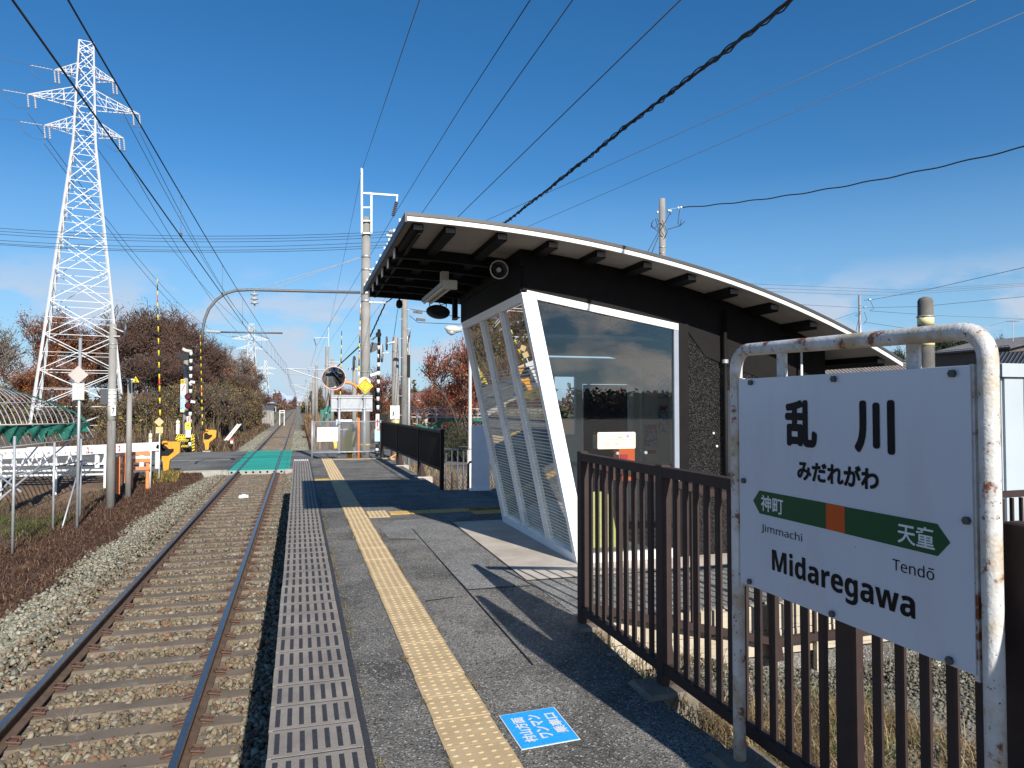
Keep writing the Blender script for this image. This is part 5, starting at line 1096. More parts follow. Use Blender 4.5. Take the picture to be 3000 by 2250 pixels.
MB().slab([q(980, 1316), q(988, 1316), q(990, 1295), q(976, 1293), q(978, 1302)], (0, .3, 0)).build('housing', 'sign_yellow', cm2); MB().box(cm2.location.x-.1, cm2.location.x+.1, 44, 44.2, -1.11, cm2.location.z+.05).build('pedestal', 'black', cm2)
raised_arm(cm2, PY(997, 1160, 46), PY(1001, 970, 46), 14, lambda i: ['sign_yellow', 'signal_black'][i % 2])
MB().bar(PY(985, 1296, 44.2), PY(997, 1165, 46), .06).build('lever', 'black', cm2)
# orange curved guard pipe and small right items
og = thing('guard_pipe', 'small orange pipe guard standing beyond the dark railing', 'guard', tuple(PY(1146, 1345, 27))); x_ = XatY(1146, 27)
MB().tube([(x_, 27, -1.2), (x_, 27, -.35), (x_+.25, 27, -.25), (x_+.4, 27.4, -.4), (x_+.4, 27.4, -1.2)], .05, 8).build('pipe', 'mirror_orange', og, True)
# green signs
for (px, py, Y, lab, kind_) in ((945, 1208, 55, 'green box sign on a post left of the other green sign', 0), (961, 1200, 52, 'green diamond sign over a small green plate', 1)):
    c = PY(px, py, Y); t_ = thing('green_sign', lab, 'sign', (c.x, Y, -1.3)); MB().cyl((c.x, Y+.05, -1.3), (c.x, Y+.05, c.z), .03, 6).build('post', 'steel', t_)
    if kind_: MB().slab([(c.x, Y, c.z-.25), (c.x+.28, Y, c.z+.02), (c.x, Y, c.z+.3), (c.x-.28, Y, c.z+.02)], (0, .02, 0)).build('plate', 'green_sign', t_); MB().box(c.x-.2, c.x+.2, Y, Y+.02, c.z-.62, c.z-.27).build('lower_plate', 'green_sign', t_)
    else: MB().box(c.x-.16, c.x+.16, Y, Y+.3, c.z-.2, c.z+.2).build('plate', 'green_sign', t_); MB().box(c.x-.1, c.x+.12, Y, Y+.2, c.z-1.0, c.z-.35).build('lower_plate', 'green_sign', t_)
# ------------------------------------------------------------------ left side furniture
lp1, lx1, lz1 = cpole('concrete_post', 'tall grey concrete pole with a plate bearing a 7 left of the track', 328, 23.6, 949, -1.75, .135, .095, bands=[(1008, .03, 'steel'), (1020, .02, 'steel')])
MB().cyl((lx1, 23.6, PY(328, 1232, 23.6).z), (lx1, 23.6, PY(328, 1140, 23.6).z), .123, 20).build('pale_wrap', 'lamp_white', lp1, True)
for py in (1145, 1156, 1168, 1180, 1190): z = PY(328, py, 23.6).z; MB().cyl((lx1, 23.6, z-.008), (lx1, 23.6, z+.008), .126, 16).build('strap', 'steel', lp1, True)
plate_on(lp1, 332, 1203, 23.6, .13, .30, 'white_paint', y_off=-.14, txt='7')
MB().bar(PY(332, 960, 23.5), PY(362, 972, 23.5), .035).build('arm', 'steel', lp1); MB().bar(PY(332, 985, 23.5), PY(352, 985, 23.5), .035).build('arm', 'steel', lp1)
c = PY(366, 968, 23.4); o = thing('road_mirror', 'dark round mirror edge on at the top of the concrete pole with the 7', 'mirror', tuple(c)); MB().disc(c, (1, .28, 0), .27, .03, 24).build('disc', 'mirror_back', o)
c = PY(308, 1162, 23.6); o = tag(MB().bev(c.x-.10, c.x+.10, 23.5, 23.65, c.z-.23, c.z+.23, .01).build('control_box', 'mirror_back'), 'grey equipment box on the left of the concrete pole with the 7', 'box')
lp2, lx2, lz2 = cpole('concrete_post', 'shorter plain grey post with a yellow triangle left of the track', 379.5, 26, 1112, -1.7, .10, .07)
tri = thing('triangle_sign', 'yellow triangular plate bearing a 2 on top of the shorter grey post', 'sign', tuple(PY(397, 1115, 25.9)))
a, b_, c = PY(386.5, 1120, 25.9), PY(408, 1120, 25.9), PY(397.5, 1102, 25.9); MB().slab([a, b_, c], (0, .012, 0)).build('plate', 'sign_yellow', tri)
text('2', 'lettering', tri, c.x-.035, c.x+.035, a.z+.02, a.z+.13, ((0, 25.89, 0), (1, 0, 0), (0, 0, 1)), 'black', .01); MB().bar(PY(380, 1111, 25.95), PY(392, 1112, 25.95), .02, .04).build('bracket', 'white_paint', tri)
lp3, lx3, lz3 = cpole('sign_post', 'thin galvanised post with a pale pink diamond and a pale square sign at the left', 232, 20, 990, -1.75, .038, .036, 'galv')
c = PY(229, 1098, 19.93); h = .225; MB().slab([(c.x, 19.93, c.z-h), (c.x+h, 19.93, c.z), (c.x, 19.93, c.z+h), (c.x-h, 19.93, c.z)], (0, .01, 0)).build('diamond_plate', 'pale_pink_sign', lp3)
c = plate_on(lp3, 229.5, 1147, 20, .26, .41, 'lamp_white', y_off=-.07)
text('ワンマン', 'lettering', lp3, -c.z-.15, -c.z+.15, c.x-.035, c.x+.04, ((0, 19.92, 0), (0, 0, -1), (1, 0, 0)), 'sea', .0)
lp4, lx4, lz4 = cpole('sign_post', 'thin white post with a small cream diamond and a cream square at the crossing', 469, 29.8, 1252, -1.6, .02, .02, 'white_paint')
c = PY(466, 1236, 29.75); h = .17; MB().slab([(c.x, 29.75, c.z-h), (c.x+h, 29.75, c.z), (c.x, 29.75, c.z+h), (c.x-h, 29.75, c.z)], (0, .01, 0)).build('diamond_plate', 'cream', lp4)
c = PY(467, 1260, 29.75); MB().box(c.x-.125, c.x+.125, 29.75, 29.76, c.z-.12, c.z+.12).build('square_plate', 'cream', lp4)
def bollard(px, Y, top, zb, r, lab):
    x = XatY(px, Y); zt = PY(px, top, Y).z; t_ = thing('marker_post', lab, 'post', (x, Y, zb)); MB().cyl((x, Y, zb), (x, Y, zt), r, 12).build('shaft', 'white_paint', t_, True)
    MB().cyl((x, Y, zt-.18), (x, Y, zt-.12), r+.004, 12).build('band', 'yellow', t_, True); MB().cyl((x, Y, zt), (x, Y, zt+.12), r*.35, 8).build('tip', 'galv', t_)
bollard(442, 28.6, 1270, -1.45, .055, 'white marker post beside the orange guard frame'); bollard(522, 46, 1232, -1.12, .10, 'white marker post beside the striped hazard frame')
gf_ = thing('guard_fence', 'orange guard frame of posts and rails beside the road at the left', 'guard rail', (XatY(380, 28), 28, -1.5))
def G(px, py, Y): return PY(px, py, Y)
A0, A1 = G(349, 1450, 25.0), G(372, 1415, 28.0)
for (px, Y, yt, yb3) in ((349, 25.0, 1338, 1447), (368, 27.2, 1326, 1415)):
    x = XatY(px, Y); MB().box(x-.06, x+.06, Y-.04, Y+.04, PY(px, yb3, Y).z, PY(px, yt, Y).z).build('post', 'orange', gf_)
xA, xB = XatY(349, 25.0), XatY(368, 27.2)
for (za_, zb2) in ((PY(349, 1343, 25).z, PY(368, 1330, 27.2).z), (PY(349, 1372, 25).z, PY(368, 1357, 27.2).z), (PY(349, 1390, 25).z, PY(368, 1374, 27.2).z)): MB().bar((xA, 25, za_), (xB, 27.2, zb2), .03, .10).build('rail', 'orange', gf_)
for (y0_, y1_, mm_) in ((1324, 1333, 'orange'), (1336, 1343, 'white_paint'), (1344, 1354, 'orange'), (1368, 1376, 'orange')):
    a = G(385, y0_, 28.4); c = G(439, y1_, 28.4); MB().box(a.x, c.x, 28.4, 28.44, c.z, a.z).build('rail', mm_, gf_)
for px in (388, 435): x = XatY(px, 28.46); MB().box(x-.05, x+.05, 28.45, 28.53, -1.5, PY(px, 1324, 28.45).z).build('post', 'orange', gf_)
# white box beam and white guard fence along the road
wb = thing('white_box_beam', 'long white box beam lying level across the left beyond the greenhouse frame', 'barrier beam', (-12, 37, -.6))
a = PY(-40, 1333, 37); c = PY(490, 1306, 33.5); 
for f0, f1 in ((0, .24), (.245, .36), (.365, .60), (.605, .82), (.825, 1)): 
    p, r_ = a.lerp(c, f0), a.lerp(c, f1); hh = .42 if f0 not in (.245,) else .5
    MB().bar(p, r_, .3, hh*(1-.15*f0)).build('beam_section', 'white_paint', wb)
for px in (45, 290, 418, 463): pp_ = a.lerp(c, (px+40)/530); MB().cyl((pp_.x, pp_.y, -1.12), (pp_.x, pp_.y, pp_.z), .10, 10).build('support', 'white_paint', wb)
for px in (262, 353): 
    pp_ = a.lerp(c, (px+40)/530)
    for k in range(3): MB().slab([(pp_.x+k*.16, pp_.y-.2, pp_.z-.12), (pp_.x+k*.16+.07, pp_.y-.2, pp_.z-.12), (pp_.x+k*.16+.13, pp_.y-.2, pp_.z), (pp_.x+k*.16+.07, pp_.y-.2, pp_.z+.12), (pp_.x+k*.16, pp_.y-.2, pp_.z+.12), (pp_.x+k*.16+.06, pp_.y-.2, pp_.z)], (0, .02, 0)).build('red_arrow', 'pale_pink_sign' if k == 1 else 'red', wb)
wg = thing('white_guard_fence', 'white trussed guard fence with three rails along the near edge of the road', 'fence', (-12, 30, -1.5))
Yg = 29.6
for (y0_, y1_, w_) in ((1328, 1326, .05), (1363, 1358, .07), (1381, 1376, .06), (1395, 1389, .06)): MB().bar(PY(-40, y0_, Yg), PY(316, y1_, Yg), w_).build('rail', 'white_paint', wg)
for px in (4, 165, 314): x = XatY(px, Yg-.05); MB().box(x-.07, x+.07, Yg-.09, Yg-.03, -1.75, PY(px, 1325, Yg).z).build('post', 'white_paint', wg)
k = 12
while k < 310:
    if 55 < (k % 120): 
        MB().bar(PY(k, 1360, Yg), PY(k+12, 1331, Yg), .045).build('truss_bar', 'white_paint', wg); MB().bar(PY(k+12, 1331, Yg), PY(k+24, 1360, Yg), .045).build('truss_bar', 'white_paint', wg)
    k += 26
# white ladder leaning beyond the crossing, small marker
ld = thing('lattice_fence', 'white lattice rail slanting up the bank beyond the crossing', 'rail', tuple(PY(680, 1265, 50)))
for dx in (0, 9): MB().bar(PY(658+dx, 1290, 50), PY(697+dx, 1242, 50), .07).build('rail', 'white_paint', ld)
for i in range(7): f = i/7; MB().bar(PY(658+39*f, 1290-48*f, 50), PY(667+39*(f+.13), 1290-48*(f+.13), 50), .05).build('rung', 'white_paint', ld)
o = thing('distance_marker', 'small red and white marker on the ground beyond the crossing', 'marker', tuple(PY(679, 1294, 49))); c = PY(679, 1291, 49); MB().box(c.x-.09, c.x+.09, 49, 49.1, c.z, c.z+.12).build('red_cap', 'red', o); MB().box(c.x-.08, c.x+.08, 49, 49.1, c.z-.18, c.z-.001).build('base', 'white_paint', o)
# greenhouse frame with rolled green net
gh = thing('greenhouse', 'bare pipe greenhouse frame with green netting rolled along its eaves at the left', 'greenhouse', (-9, 27, -2))
# arch ribs: receding row, surveyed eave line
e0, e1 = Vector((-9.5, 14.0, 0)), None
rib_pts = []
def GH(px, py, Y): return PY(px, py, Y)
nr = 22
OUT = [(-420, 1020), (-60, 1112), (0, 1134), (80, 1155), (150, 1180), (215, 1207), (245, 1228), (275, 1246)]
def outl(px):
    for (a, b_), (c, d_) in zip(OUT, OUT[1:]):
        if px <= c: return b_+(d_-b_)*(px-a)/(c-a)
    return OUT[-1][1]
for i in range(nr):
    f = i/(nr-1); px = -70+f*322; Y = 24+4*f
    foot = PY(px+26, 1312-24*f, Y); eave = PY(px-4, 1245-5*f, Y)
    tp = px-200*(1-f)-14; top = PY(tp, outl(tp)+1, Y+1.2); ctl = PY(px-40*(1-f)-6, outl(px-12)+2+10*(1-f), Y+.4)
    arc_ = [eave*((1-t_)**2)+ctl*(2*t_*(1-t_))+top*(t_*t_) for t_ in [k/8 for k in range(9)]]
    MB().tube([foot]+arc_, .016, 6).build('hoop', 'galv', gh, True)
for (pa_, pb_, Ya, Yb, m_, r_) in (((-60, 1246), (262, 1240), 24, 28, 'pale_pink_sign', .025), ((-60, 1318), (278, 1283), 24, 28, 'galv', .022), ((-60, 1180), (140, 1180), 25, 27, 'galv', .018)):
    MB().cyl(PY(*pa_, Ya), PY(*pb_, Yb), r_, 6).build('purlin', m_, gh, True)
pts = [PY(-60, 1115, 26), PY(0, 1134, 26.4), PY(80, 1155, 27), PY(150, 1180, 27.5), PY(215, 1207, 28), PY(245, 1228, 28), PY(262, 1250, 28)]
MB().tube(pts, [.012, .014, .016, .022, .03, .05, .04], 8).build('net_roll', 'green_net', gh, True)
b = MB(); nn = 46; vs = []; fs = []
for i in range(nn+1):
    f = i/nn; px = -60+f*320; Y = 23.9+4*f; top = PY(px, 1247-5*f, Y); 
    for j in range(6):
        g = j/5; d = (.42+.16*math.sin(i*.55)+.08*math.sin(i*1.7))*(1 if f < .97 else .6); vs.append((top.x+.05*math.sin(i*1.3+j), top.y-.05-.1*math.sin(g*3+i*.8), top.z-g*d))
for i in range(nn):
    for j in range(5): fs.append((i*6+j, (i+1)*6+j, (i+1)*6+j+1, i*6+j+1))
b.add(vs, fs); b.build('netting', 'green_net', gh, True)
for (px, yb4, Y, yt) in ((45, 1624, 17.0, 1278), (162, 1562, 20.0, 1296), (240, 1525, 22, 1285)):
    x = XatY(px, Y); MB().cyl((x, Y, PY(px, yb4, Y).z-.1), (x, Y, PY(px, yt, Y).z), .028, 8).build('upright', 'galv', gh, True)
for (a, c) in (((-30, 1480, 18), (110, 1308, 22)), ((-30, 1410, 18), (240, 1350, 22)), ((-30, 1375, 19), (60, 1440, 17)), ((178, 1560, 20), (238, 1350, 22)), ((0, 1462, 17), (205, 1292, 24))): MB().cyl(PY(*a), PY(*c), .022, 6).build('brace', 'galv', gh, True)
# ------------------------------------------------------------------ transmission towers
def lerp(a, b, t): return a+(b-a)*t
def tower(cx, cy, zb, H, hw0, hw1, arms, rotz, label, npan, lw, bwid, detail=True, group=None):
    t_ = thing('transmission_tower', label, 'tower', (cx, cy, zb), group)
    ca, sa = math.cos(rotz), math.sin(rotz)
    def W_(x, y, z): return Vector((cx+x*ca-y*sa, cy+x*sa+y*ca, zb+z))
    kink = arms[0][0]-1.0 if arms else H*.6
    def hw(z):
        return lerp(hw0, hw1*1.25, z/kink) if z < kink else lerp(hw1*1.25, hw1*.8, (z-kink)/(H-kink))
    zs = [0]; 
    for i in range(1, npan+1): zs.append(H*(1-(1-i/npan)**1.35))
    cs = [(-1, -1), (1, -1), (1, 1), (-1, 1)]
    for sx_, sy_ in cs: MB().tube([W_(sx_*hw(z), sy_*hw(z), z) for z in (0, kink, H)], [lw, lw*.8, lw*.6], 4).build('leg', 'pylon_white', t_)
    for z0, z1 in zip(zs, zs[1:]):
        for k in range(4):
            (ax, ay), (bx_, by) = cs[k], cs[(k+1) % 4]; h0, h1 = hw(z0), hw(z1)
            A_, B_, C_, D_ = W_(ax*h0, ay*h0, z0), W_(bx_*h0, by*h0, z0), W_(ax*h1, ay*h1, z1), W_(bx_*h1, by*h1, z1)
            MB().bar(A_, D_, bwid).bar(B_, C_, bwid).bar(C_, D_, bwid*.8).build('brace', 'pylon_white', t_)
            if detail and z1-z0 > 2.0:
                mab = (A_+B_+C_+D_)/4; MB().bar((A_+C_)/2, mab, bwid*.6).bar((B_+D_)/2, mab, bwid*.6).build('brace', 'pylon_white', t_)
    ends = []
    for (z, ln, rise) in arms:
        for s_ in (-1, 1):
            tip = W_(s_*ln, 0, z+.15); h = hw(z)
            b = MB()
            for sy_ in (-1, 1):
                lo = W_(s_*h, sy_*h, z); hi = W_(s_*h, sy_*h, z+rise); b.bar(lo, tip, bwid).bar(hi, tip, bwid)
                for f in (.25, .5, .75): b.bar(lo.lerp(tip, f), hi.lerp(tip, f), bwid*.7); b.bar(lo.lerp(tip, f), hi.lerp(tip, f-.25), bwid*.6)
            for f in (.3, .6): b.bar(W_(s_*h, -h, z).lerp(tip, f), W_(s_*h, h, z).lerp(tip, f), bwid*.6)
            arm = b.build('cross_arm', 'pylon_white', t_); ends.append(tip)
            if detail:
                for g_ in (0, .12):
                    p = tip.lerp(W_(0, 0, z+.15), g_)+Vector((0, 0, -.05)); insulator(arm, p, p+Vector((.1, 0, -1.1)), 6, .09, 'insulator', .05)
                p = tip+Vector((-.1, 0, 0)); insulator(arm, p, p+Vector((-1.5, -.6, -.1)), 6, .055, 'insulator', .03)
                MB().tube([p+Vector((-1.6, -.6, -.1)), p+Vector((-1.2, -.5, -.9)), p+Vector((-.5, -.2, -1.3)), tip+Vector((.1, 0, -1.15))], .02, 4).build('jumper', 'wire_pale', arm)
    return t_, ends
PX0 = XatY(240, 69)
tw_, ends = tower(PX0-.15, 69, -1.6, 34.6, 3.45, .66, [(26.7, 2.95, 1.1), (29.1, 4.15, 1.3), (31.6, 2.3, .9)], R(13), 'tall white lattice transmission tower nearest the station at the left', 15, .115, .058)
for sx_, sy_ in ((1, -1),):
    z = -1.6; MB().bar(PY(309, 1262, 66.5), PY(309, 1240, 66.5), .34).build('yellow_plate', 'sign_yellow', tw_)
t2, e2 = tower(XatY(733, 235), 235, -1.6, 28.5, 2.9, .9, [(20.5, 4.2, 1.2), (23.5, 5.6, 1.3)], R(10), 'second white lattice tower, rising behind the bare trees beside the track', 9, .16, .085, False)
t3, e3 = tower(XatY(776, 420), 420, -1.6, 28.0, 3.0, .9, [(20.5, 4.6, 1.2), (23.5, 6.0, 1.3)], R(10), 'third and most distant white lattice tower beside the track', 8, .20, .12, False)
for i, e in enumerate(ends):
    o = MB().tube(sag(e+Vector((0, 0, -1.5)), e2[min(i, 3)]+Vector((0, 0, .5)), 4.5, 20), .03, 5).build('power_line', 'wire_pale', None, True); tag(o, 'power line leading right from the near lattice tower, %s' % ['lower left arm', 'lower right arm', 'middle left arm', 'middle right arm', 'upper left arm', 'upper right arm'][i], 'wire', 'high power lines')
    o = MB().tube(sag(e+Vector((-1.8, -.9, -.2)), e+Vector((-95, -22, 9)), 2, 10), .010, 5).build('power_line', 'wire_pale', None, True); tag(o, 'power line leading left off the near lattice tower, %s' % ['lower left arm', 'lower right arm', 'middle left arm', 'middle right arm', 'upper left arm', 'upper right arm'][i], 'wire', 'high power lines')
# ------------------------------------------------------------------ right side: shed, lot, lamp, pergola, houses
sd_ = thing('panel_shed', 'pale grey ribbed panel shed at the right edge behind the railings', 'shed', (8.6, 6.9, -.4))
x0, x1, y0, y1, z0, z1 = 7.72, 12.0, 6.2, 7.3, -.28, 2.08
MB().box(x0+.03, x1, y0+.03, y1-.03, z0+.02, z1-.16).build('core', 'shed_panel', sd_)
w_ = .295; x = x0+.05
pm = MB().bev(0, w_-.012, 0, .03, z0+.03, z1-.16, .003).mesh('panel', 'shed_panel')
while x < x1-.2: 
    o = bpy.data.objects.new('panel', pm); COL.objects.link(o); o.parent = sd_; o.location = Vector((x, y0, 0))-BASE[sd_.name]; x += w_
y = y0+.04
while y < y1-.2: MB().box(x0, x0+.03, y, y+w_-.012, z0+.03, z1-.16).build('panel', 'shed_panel', sd_); y += w_
MB().bev(x0-.03, x1+.03, y0-.04, y1+.04, z1-.155, z1, .01).build('roof_edge', 'shed_panel', sd_); MB().box(x0-.01, x1, y0-.012, y1, z0-.02, z0+.028).build('base_rail', 'steel', sd_)
for x in (8.0, 9.5, 11): MB().box(x, x+.3, y0+.05, y0+.35, -.8, z0-.02).build('block', 'concrete', sd_)
lot = MB().add([(3.3, 15, -1.0), (40, 15, -1.0), (40, 29.0, -1.02), (3.3, 29.0, -1.02)], [(0, 1, 2, 3)]).build('parking_lot', 'road'); struct(lot)
sl = thing('street_lamp', 'white street lamp post with a drooping lamp head beside the shelter', 'street lamp', (XatY(1377, 15.5), 15.5, -1)); x = XatY(1377, 15.5)
def SLp(px, py): return PY(px, py, 15.5)
MB().tube([(x, 15.5, -1), (x, 15.5, SLp(1377, 1318).z)], .065, 14).build('lower_post', 'lamp_white', sl, True)
MB().tube([(x, 15.5, SLp(1377, 1318).z), (x, 15.5, SLp(1377, 1310).z), (x, 15.5, SLp(1377, 975).z), SLp(1370, 962), SLp(1345, 960)], [.065, .042, .036, .03, .03], 14).build('upper_post', 'lamp_white', sl, True)
MB().tube([SLp(1303, 960), SLp(1312, 963), SLp(1330, 965), SLp(1352, 966)], [.02, .075, .09, .05], 14).build('lamp_head', 'lamp_white', sl, True)
MB().tube([SLp(1309, 970), SLp(1322, 974), SLp(1333, 972)], [.03, .07, .05], 12).build('lens', 'insulator', sl, True)
lr = thing('mesh_railing', 'low grey pipe railing with wire mesh round the parking lot', 'railing', tuple(PY(1330, 1390, 18)))
for (pa_, Y_a, pb_, Y_b) in (((1290, 1315), 16, (1345, 1318), 17), ((1345, 1318), 17, (1428, 1332), 15.6), ((1345, 1308), 19.5, (1420, 1312), 19.5)):
    MB().cyl(PY(*pa_, Y_a), PY(*pb_, Y_b), .022, 8).build('rail', 'mirror_back', lr, True)
b = MB()
for px in range(1290, 1420, 17):
    Y = 16.5; x_ = XatY(px, Y); MB().cyl((x_, Y, -1.0), (x_, Y, PY(px, 1317+(px-1290)*.05, Y).z), .018, 6).build('post', 'mirror_back', lr, True)
xa_, xb2 = XatY(1290, 16.5), XatY(1420, 16.5); n_ = int((xb2-xa_)/.07)
for i in range(n_):
    xx = xa_+i*.07; b.bar((xx, 16.52, -.85), (xx+.5, 16.52, -.05), .004); b.bar((xx+.5, 16.53, -.85), (xx, 16.53, -.05), .004)
stuff(b.build('wire_mesh', 'steel', lr))
pg = thing('pipe_trellis', 'long arched pipe trellis with a green hose in front of the autumn tree', 'trellis', tuple(PY(1300, 1290, 40)))
def TG(px, py, Y=40): return PY(px, py, Y)
for y_ in (1197, 1213, 1222): MB().cyl(TG(1205, y_), TG(1430, y_+1), .035, 6).build('rail', 'galv', pg)
for i, px in enumerate(range(1215, 1430, 23)): MB().tube([TG(px-10, 1197), TG(px, 1203), TG(px+9, 1213), TG(px+14, 1222), TG(px+15, 1232)], .025, 6).build('hoop', 'galv', pg)
for px in (1222, 1278, 1345, 1400): MB().cyl(TG(px, 1197), TG(px, 1290), .03, 6).build('upright', 'galv', pg)
for a, c in (((1210, 1240), (1310, 1265)), ((1235, 1228), (1300, 1262)), ((1345, 1240), (1400, 1290))): MB().cyl(TG(*a), TG(*c), .025, 6).build('brace', 'galv', pg)
MB().tube([TG(1222, 1248, 39.8), TG(1262, 1258, 39.8), TG(1285, 1240, 39.8), TG(1300, 1231, 39.8), TG(1365, 1231, 39.8), TG(1440, 1234, 39.8)], .11, 8).build('net_hose', 'green_net', pg, True)
MB().tube([TG(1330, 1231, 39.8), TG(1331, 1245, 39.8)], .08, 8).build('net_hose', 'green_net', pg, True)
def house(name, label, x0, x1, y0, y1, zb, ze, zr, wallm, roofm, ridge='x', over=.7, wins=()):
    t_ = thing(name, label, 'house', ((x0+x1)/2, (y0+y1)/2, zb))
    MB().box(x0, x1, y0, y1, zb, ze).build('wall', wallm, t_)
    b = MB(); xo, xe, yo, ye = x0-over, x1+over, y0-over, y1+over; ym = (yo+ye)/2; xm = (xo+xe)/2
    if ridge == 'x': b.slab([(xo, yo, ze-.2), (xo, ym, zr), (xo, ye, ze-.2), (xo, ye, ze-.38), (xo, ym, zr-.18), (xo, yo, ze-.38)], (xe-xo, 0, 0))
    else: b.slab([(xo, yo, ze-.2), (xm, yo, zr), (xe, yo, ze-.2), (xe, yo, ze-.38), (xm, yo, zr-.18), (xo, yo, ze-.38)], (0, ye-yo, 0))
    rfm = b.build('roof', roofm, t_)
    c = MB()
    n_ = int((xe-xo)/.35) if ridge == 'x' else int((ye-yo)/.35)
    for i in range(n_):
        if ridge == 'x': x = xo+.15+i*.35; c.bar((x, yo, ze-.18), (x, ym, zr+.03), .05); c.bar((x, ye, ze-.18), (x, ym, zr+.03), .05)
        else: y = yo+.15+i*.35; c.bar((xo, y, ze-.18), (xm, y, zr+.03), .05); c.bar((xe, y, ze-.18), (xm, y, zr+.03), .05)
    c.build('tile_courses', roofm, rfm)
    for (a, c2, d, e) in wins:
        f = MB().box(a-.06, c2+.06, y0-.05, y0-.002, d-.06, e+.06).build('window', 'white_frame', t_); MB().box(a, c2, y0-.06, y0-.052, d, e).build('pane', 'window_dark', f)
    return t_
# houses right of the shelter
xl, xr = XatY(2300, 38), XatY(2770, 38); house('house', 'long low house with brownish ribbed roof just above the nameboard', xl, xr-.6, 38, 46, -1.2, PY(2500, 1128, 38).z, PY(2500, 1042, 42).z, 'house_dark', 'brown_roof', 'x', .4)
xl, xr = XatY(2890, 43), XatY(3240, 36); ez = PY(2880, 1092, 36).z; house('house', 'dark tiled house behind the panel shed at the right edge', xl, xr, 36, 43, -1.2, ez, PY(3040, 1008, 36).z, 'house_dark', 'tile_roof', 'y', .6, [(xl+4, xl+6, .2, 1.0)])
xl = XatY(2960, 50); house('house', 'dark two storey house with a peaked roof at the right edge', xl, xl+12, 50, 58, -1.2, PY(2990, 1012, 50).z, PY(2990, 975, 50).z, 'house_dark', 'tile_roof', 'y', .6)
xl, xr = XatY(1205, 75), XatY(1260, 75); house('house', 'reddish roofed house beyond the trellis left of the autumn tree', xl, xr, 75, 83, -1.2, PY(1230, 1172, 75).z, PY(1230, 1148, 75).z, 'house_wall', 'brick_roof', 'x', .5)
ant = thing('tv_antenna', 'thin television antenna above the dark peaked roof at the right edge', 'antenna', tuple(PY(2968, 1000, 52))); MB().cyl(PY(2968, 1010, 52), PY(2968, 942, 52), .03, 6).build('mast', 'steel', ant); MB().bar(PY(2952, 942, 52), PY(2982, 942, 52), .03).build('boom', 'steel', ant)
for q in range(5): c = PY(2955+q*6, 942, 52); MB().bar(c+Vector((0, -.3, 0)), c+Vector((0, .3, 0)), .02).build('element', 'steel', ant)
# houses left of the track in the distance
xl = XatY(783, 150); house('house', 'cream house with a flat dark roof beyond the bare trees left of the track', xl, XatY(803, 150), 150, 160, -1.4, PY(790, 1178, 150).z, PY(790, 1173, 150).z, 'house_wall', 'tile_roof', 'x', .6, [(xl+.6, xl+1.6, .4, 1.2)])
xl = XatY(772, 120); house('house', 'low dark tiled outhouse in front of the cream house', xl, XatY(790, 120), 120, 127, -1.4, PY(780, 1202, 120).z, PY(780, 1188, 120).z, 'house_dark', 'tile_roof', 'x', .6)
fw = thing('board_fence', 'grey upright board fence left of the track in the distance', 'fence', (XatY(780, 110), 110, -1.4))
xl, xr = XatY(768, 110), XatY(803, 110); i = 0
while xl+i*.34 < xr: MB().box(xl+i*.34, xl+i*.34+.30, 110, 110.06, -1.5, PY(780, 1203, 110).z+.05*math.sin(i)).build('board', 'platform_side', fw); i += 1
gt = thing('white_gate', 'small white gate frame left of the track in the distance', 'gate', (XatY(826, 105), 105, -1.4)); 
for px in (820, 833): MB().box(XatY(px, 105)-.05, XatY(px, 105)+.05, 105, 105.1, -1.4, PY(px, 1203, 105).z).build('post', 'white_paint', gt)
for py in (1203, 1209): MB().bar(PY(818, py, 105), PY(835, py, 105), .10).build('rail', 'white_paint', gt)
br = thing('road_bridge', 'low reddish road bridge crossing the railway far away', 'bridge', (0, 700, -1)); MB().box(-26, 22, 700, 706, 3.0, 4.6).build('deck', 'brick_roof', br)
for x in (-12, 9): MB().box(x, x+1, 701, 705, -2, 3.0).build('pier', 'concrete', br)
# blue truck behind the end fence
tk = thing('small_truck', 'small blue and white truck beyond the crossing right of the tracks', 'truck', tuple(PY(1000, 1290, 52))); c = PY(995, 1250, 52); X0 = XatY(976, 52)
MB().bev(X0, X0+2.0, 52, 53.7, -.9, -.15, .05).build('body', 'truck_blue', tk); MB().slab([(X0+.1, 52, -.15), (X0+1.9, 52, -.15), (X0+1.75, 52.3, .55), (X0+.25, 52.3, .55)], (0, 1.2, 0)).build('cab', 'white_frame', tk)
MB().slab([(X0+.22, 51.99, -.08), (X0+1.78, 51.99, -.08), (X0+1.66, 52.2, .42), (X0+.34, 52.2, .42)], (0, .01, 0)).build('windscreen', 'window_dark', tk)
MB().box(X0, X0+2.0, 53.72, 56, -.9, .2).build('load_bed', 'truck_blue', tk)
for dx in (.1, 1.6):
    for dy in (52.5, 55.2): w = MB().cyl((X0+dx, dy, -.95), (X0+dx+.2, dy, -.95), .3, 14).build('wheel', 'black', tk)
for dx in (.25, 1.6): MB().box(X0+dx, X0+dx+.2, 51.98, 51.999, -.6, -.45).build('headlight', 'lamp_white', tk)
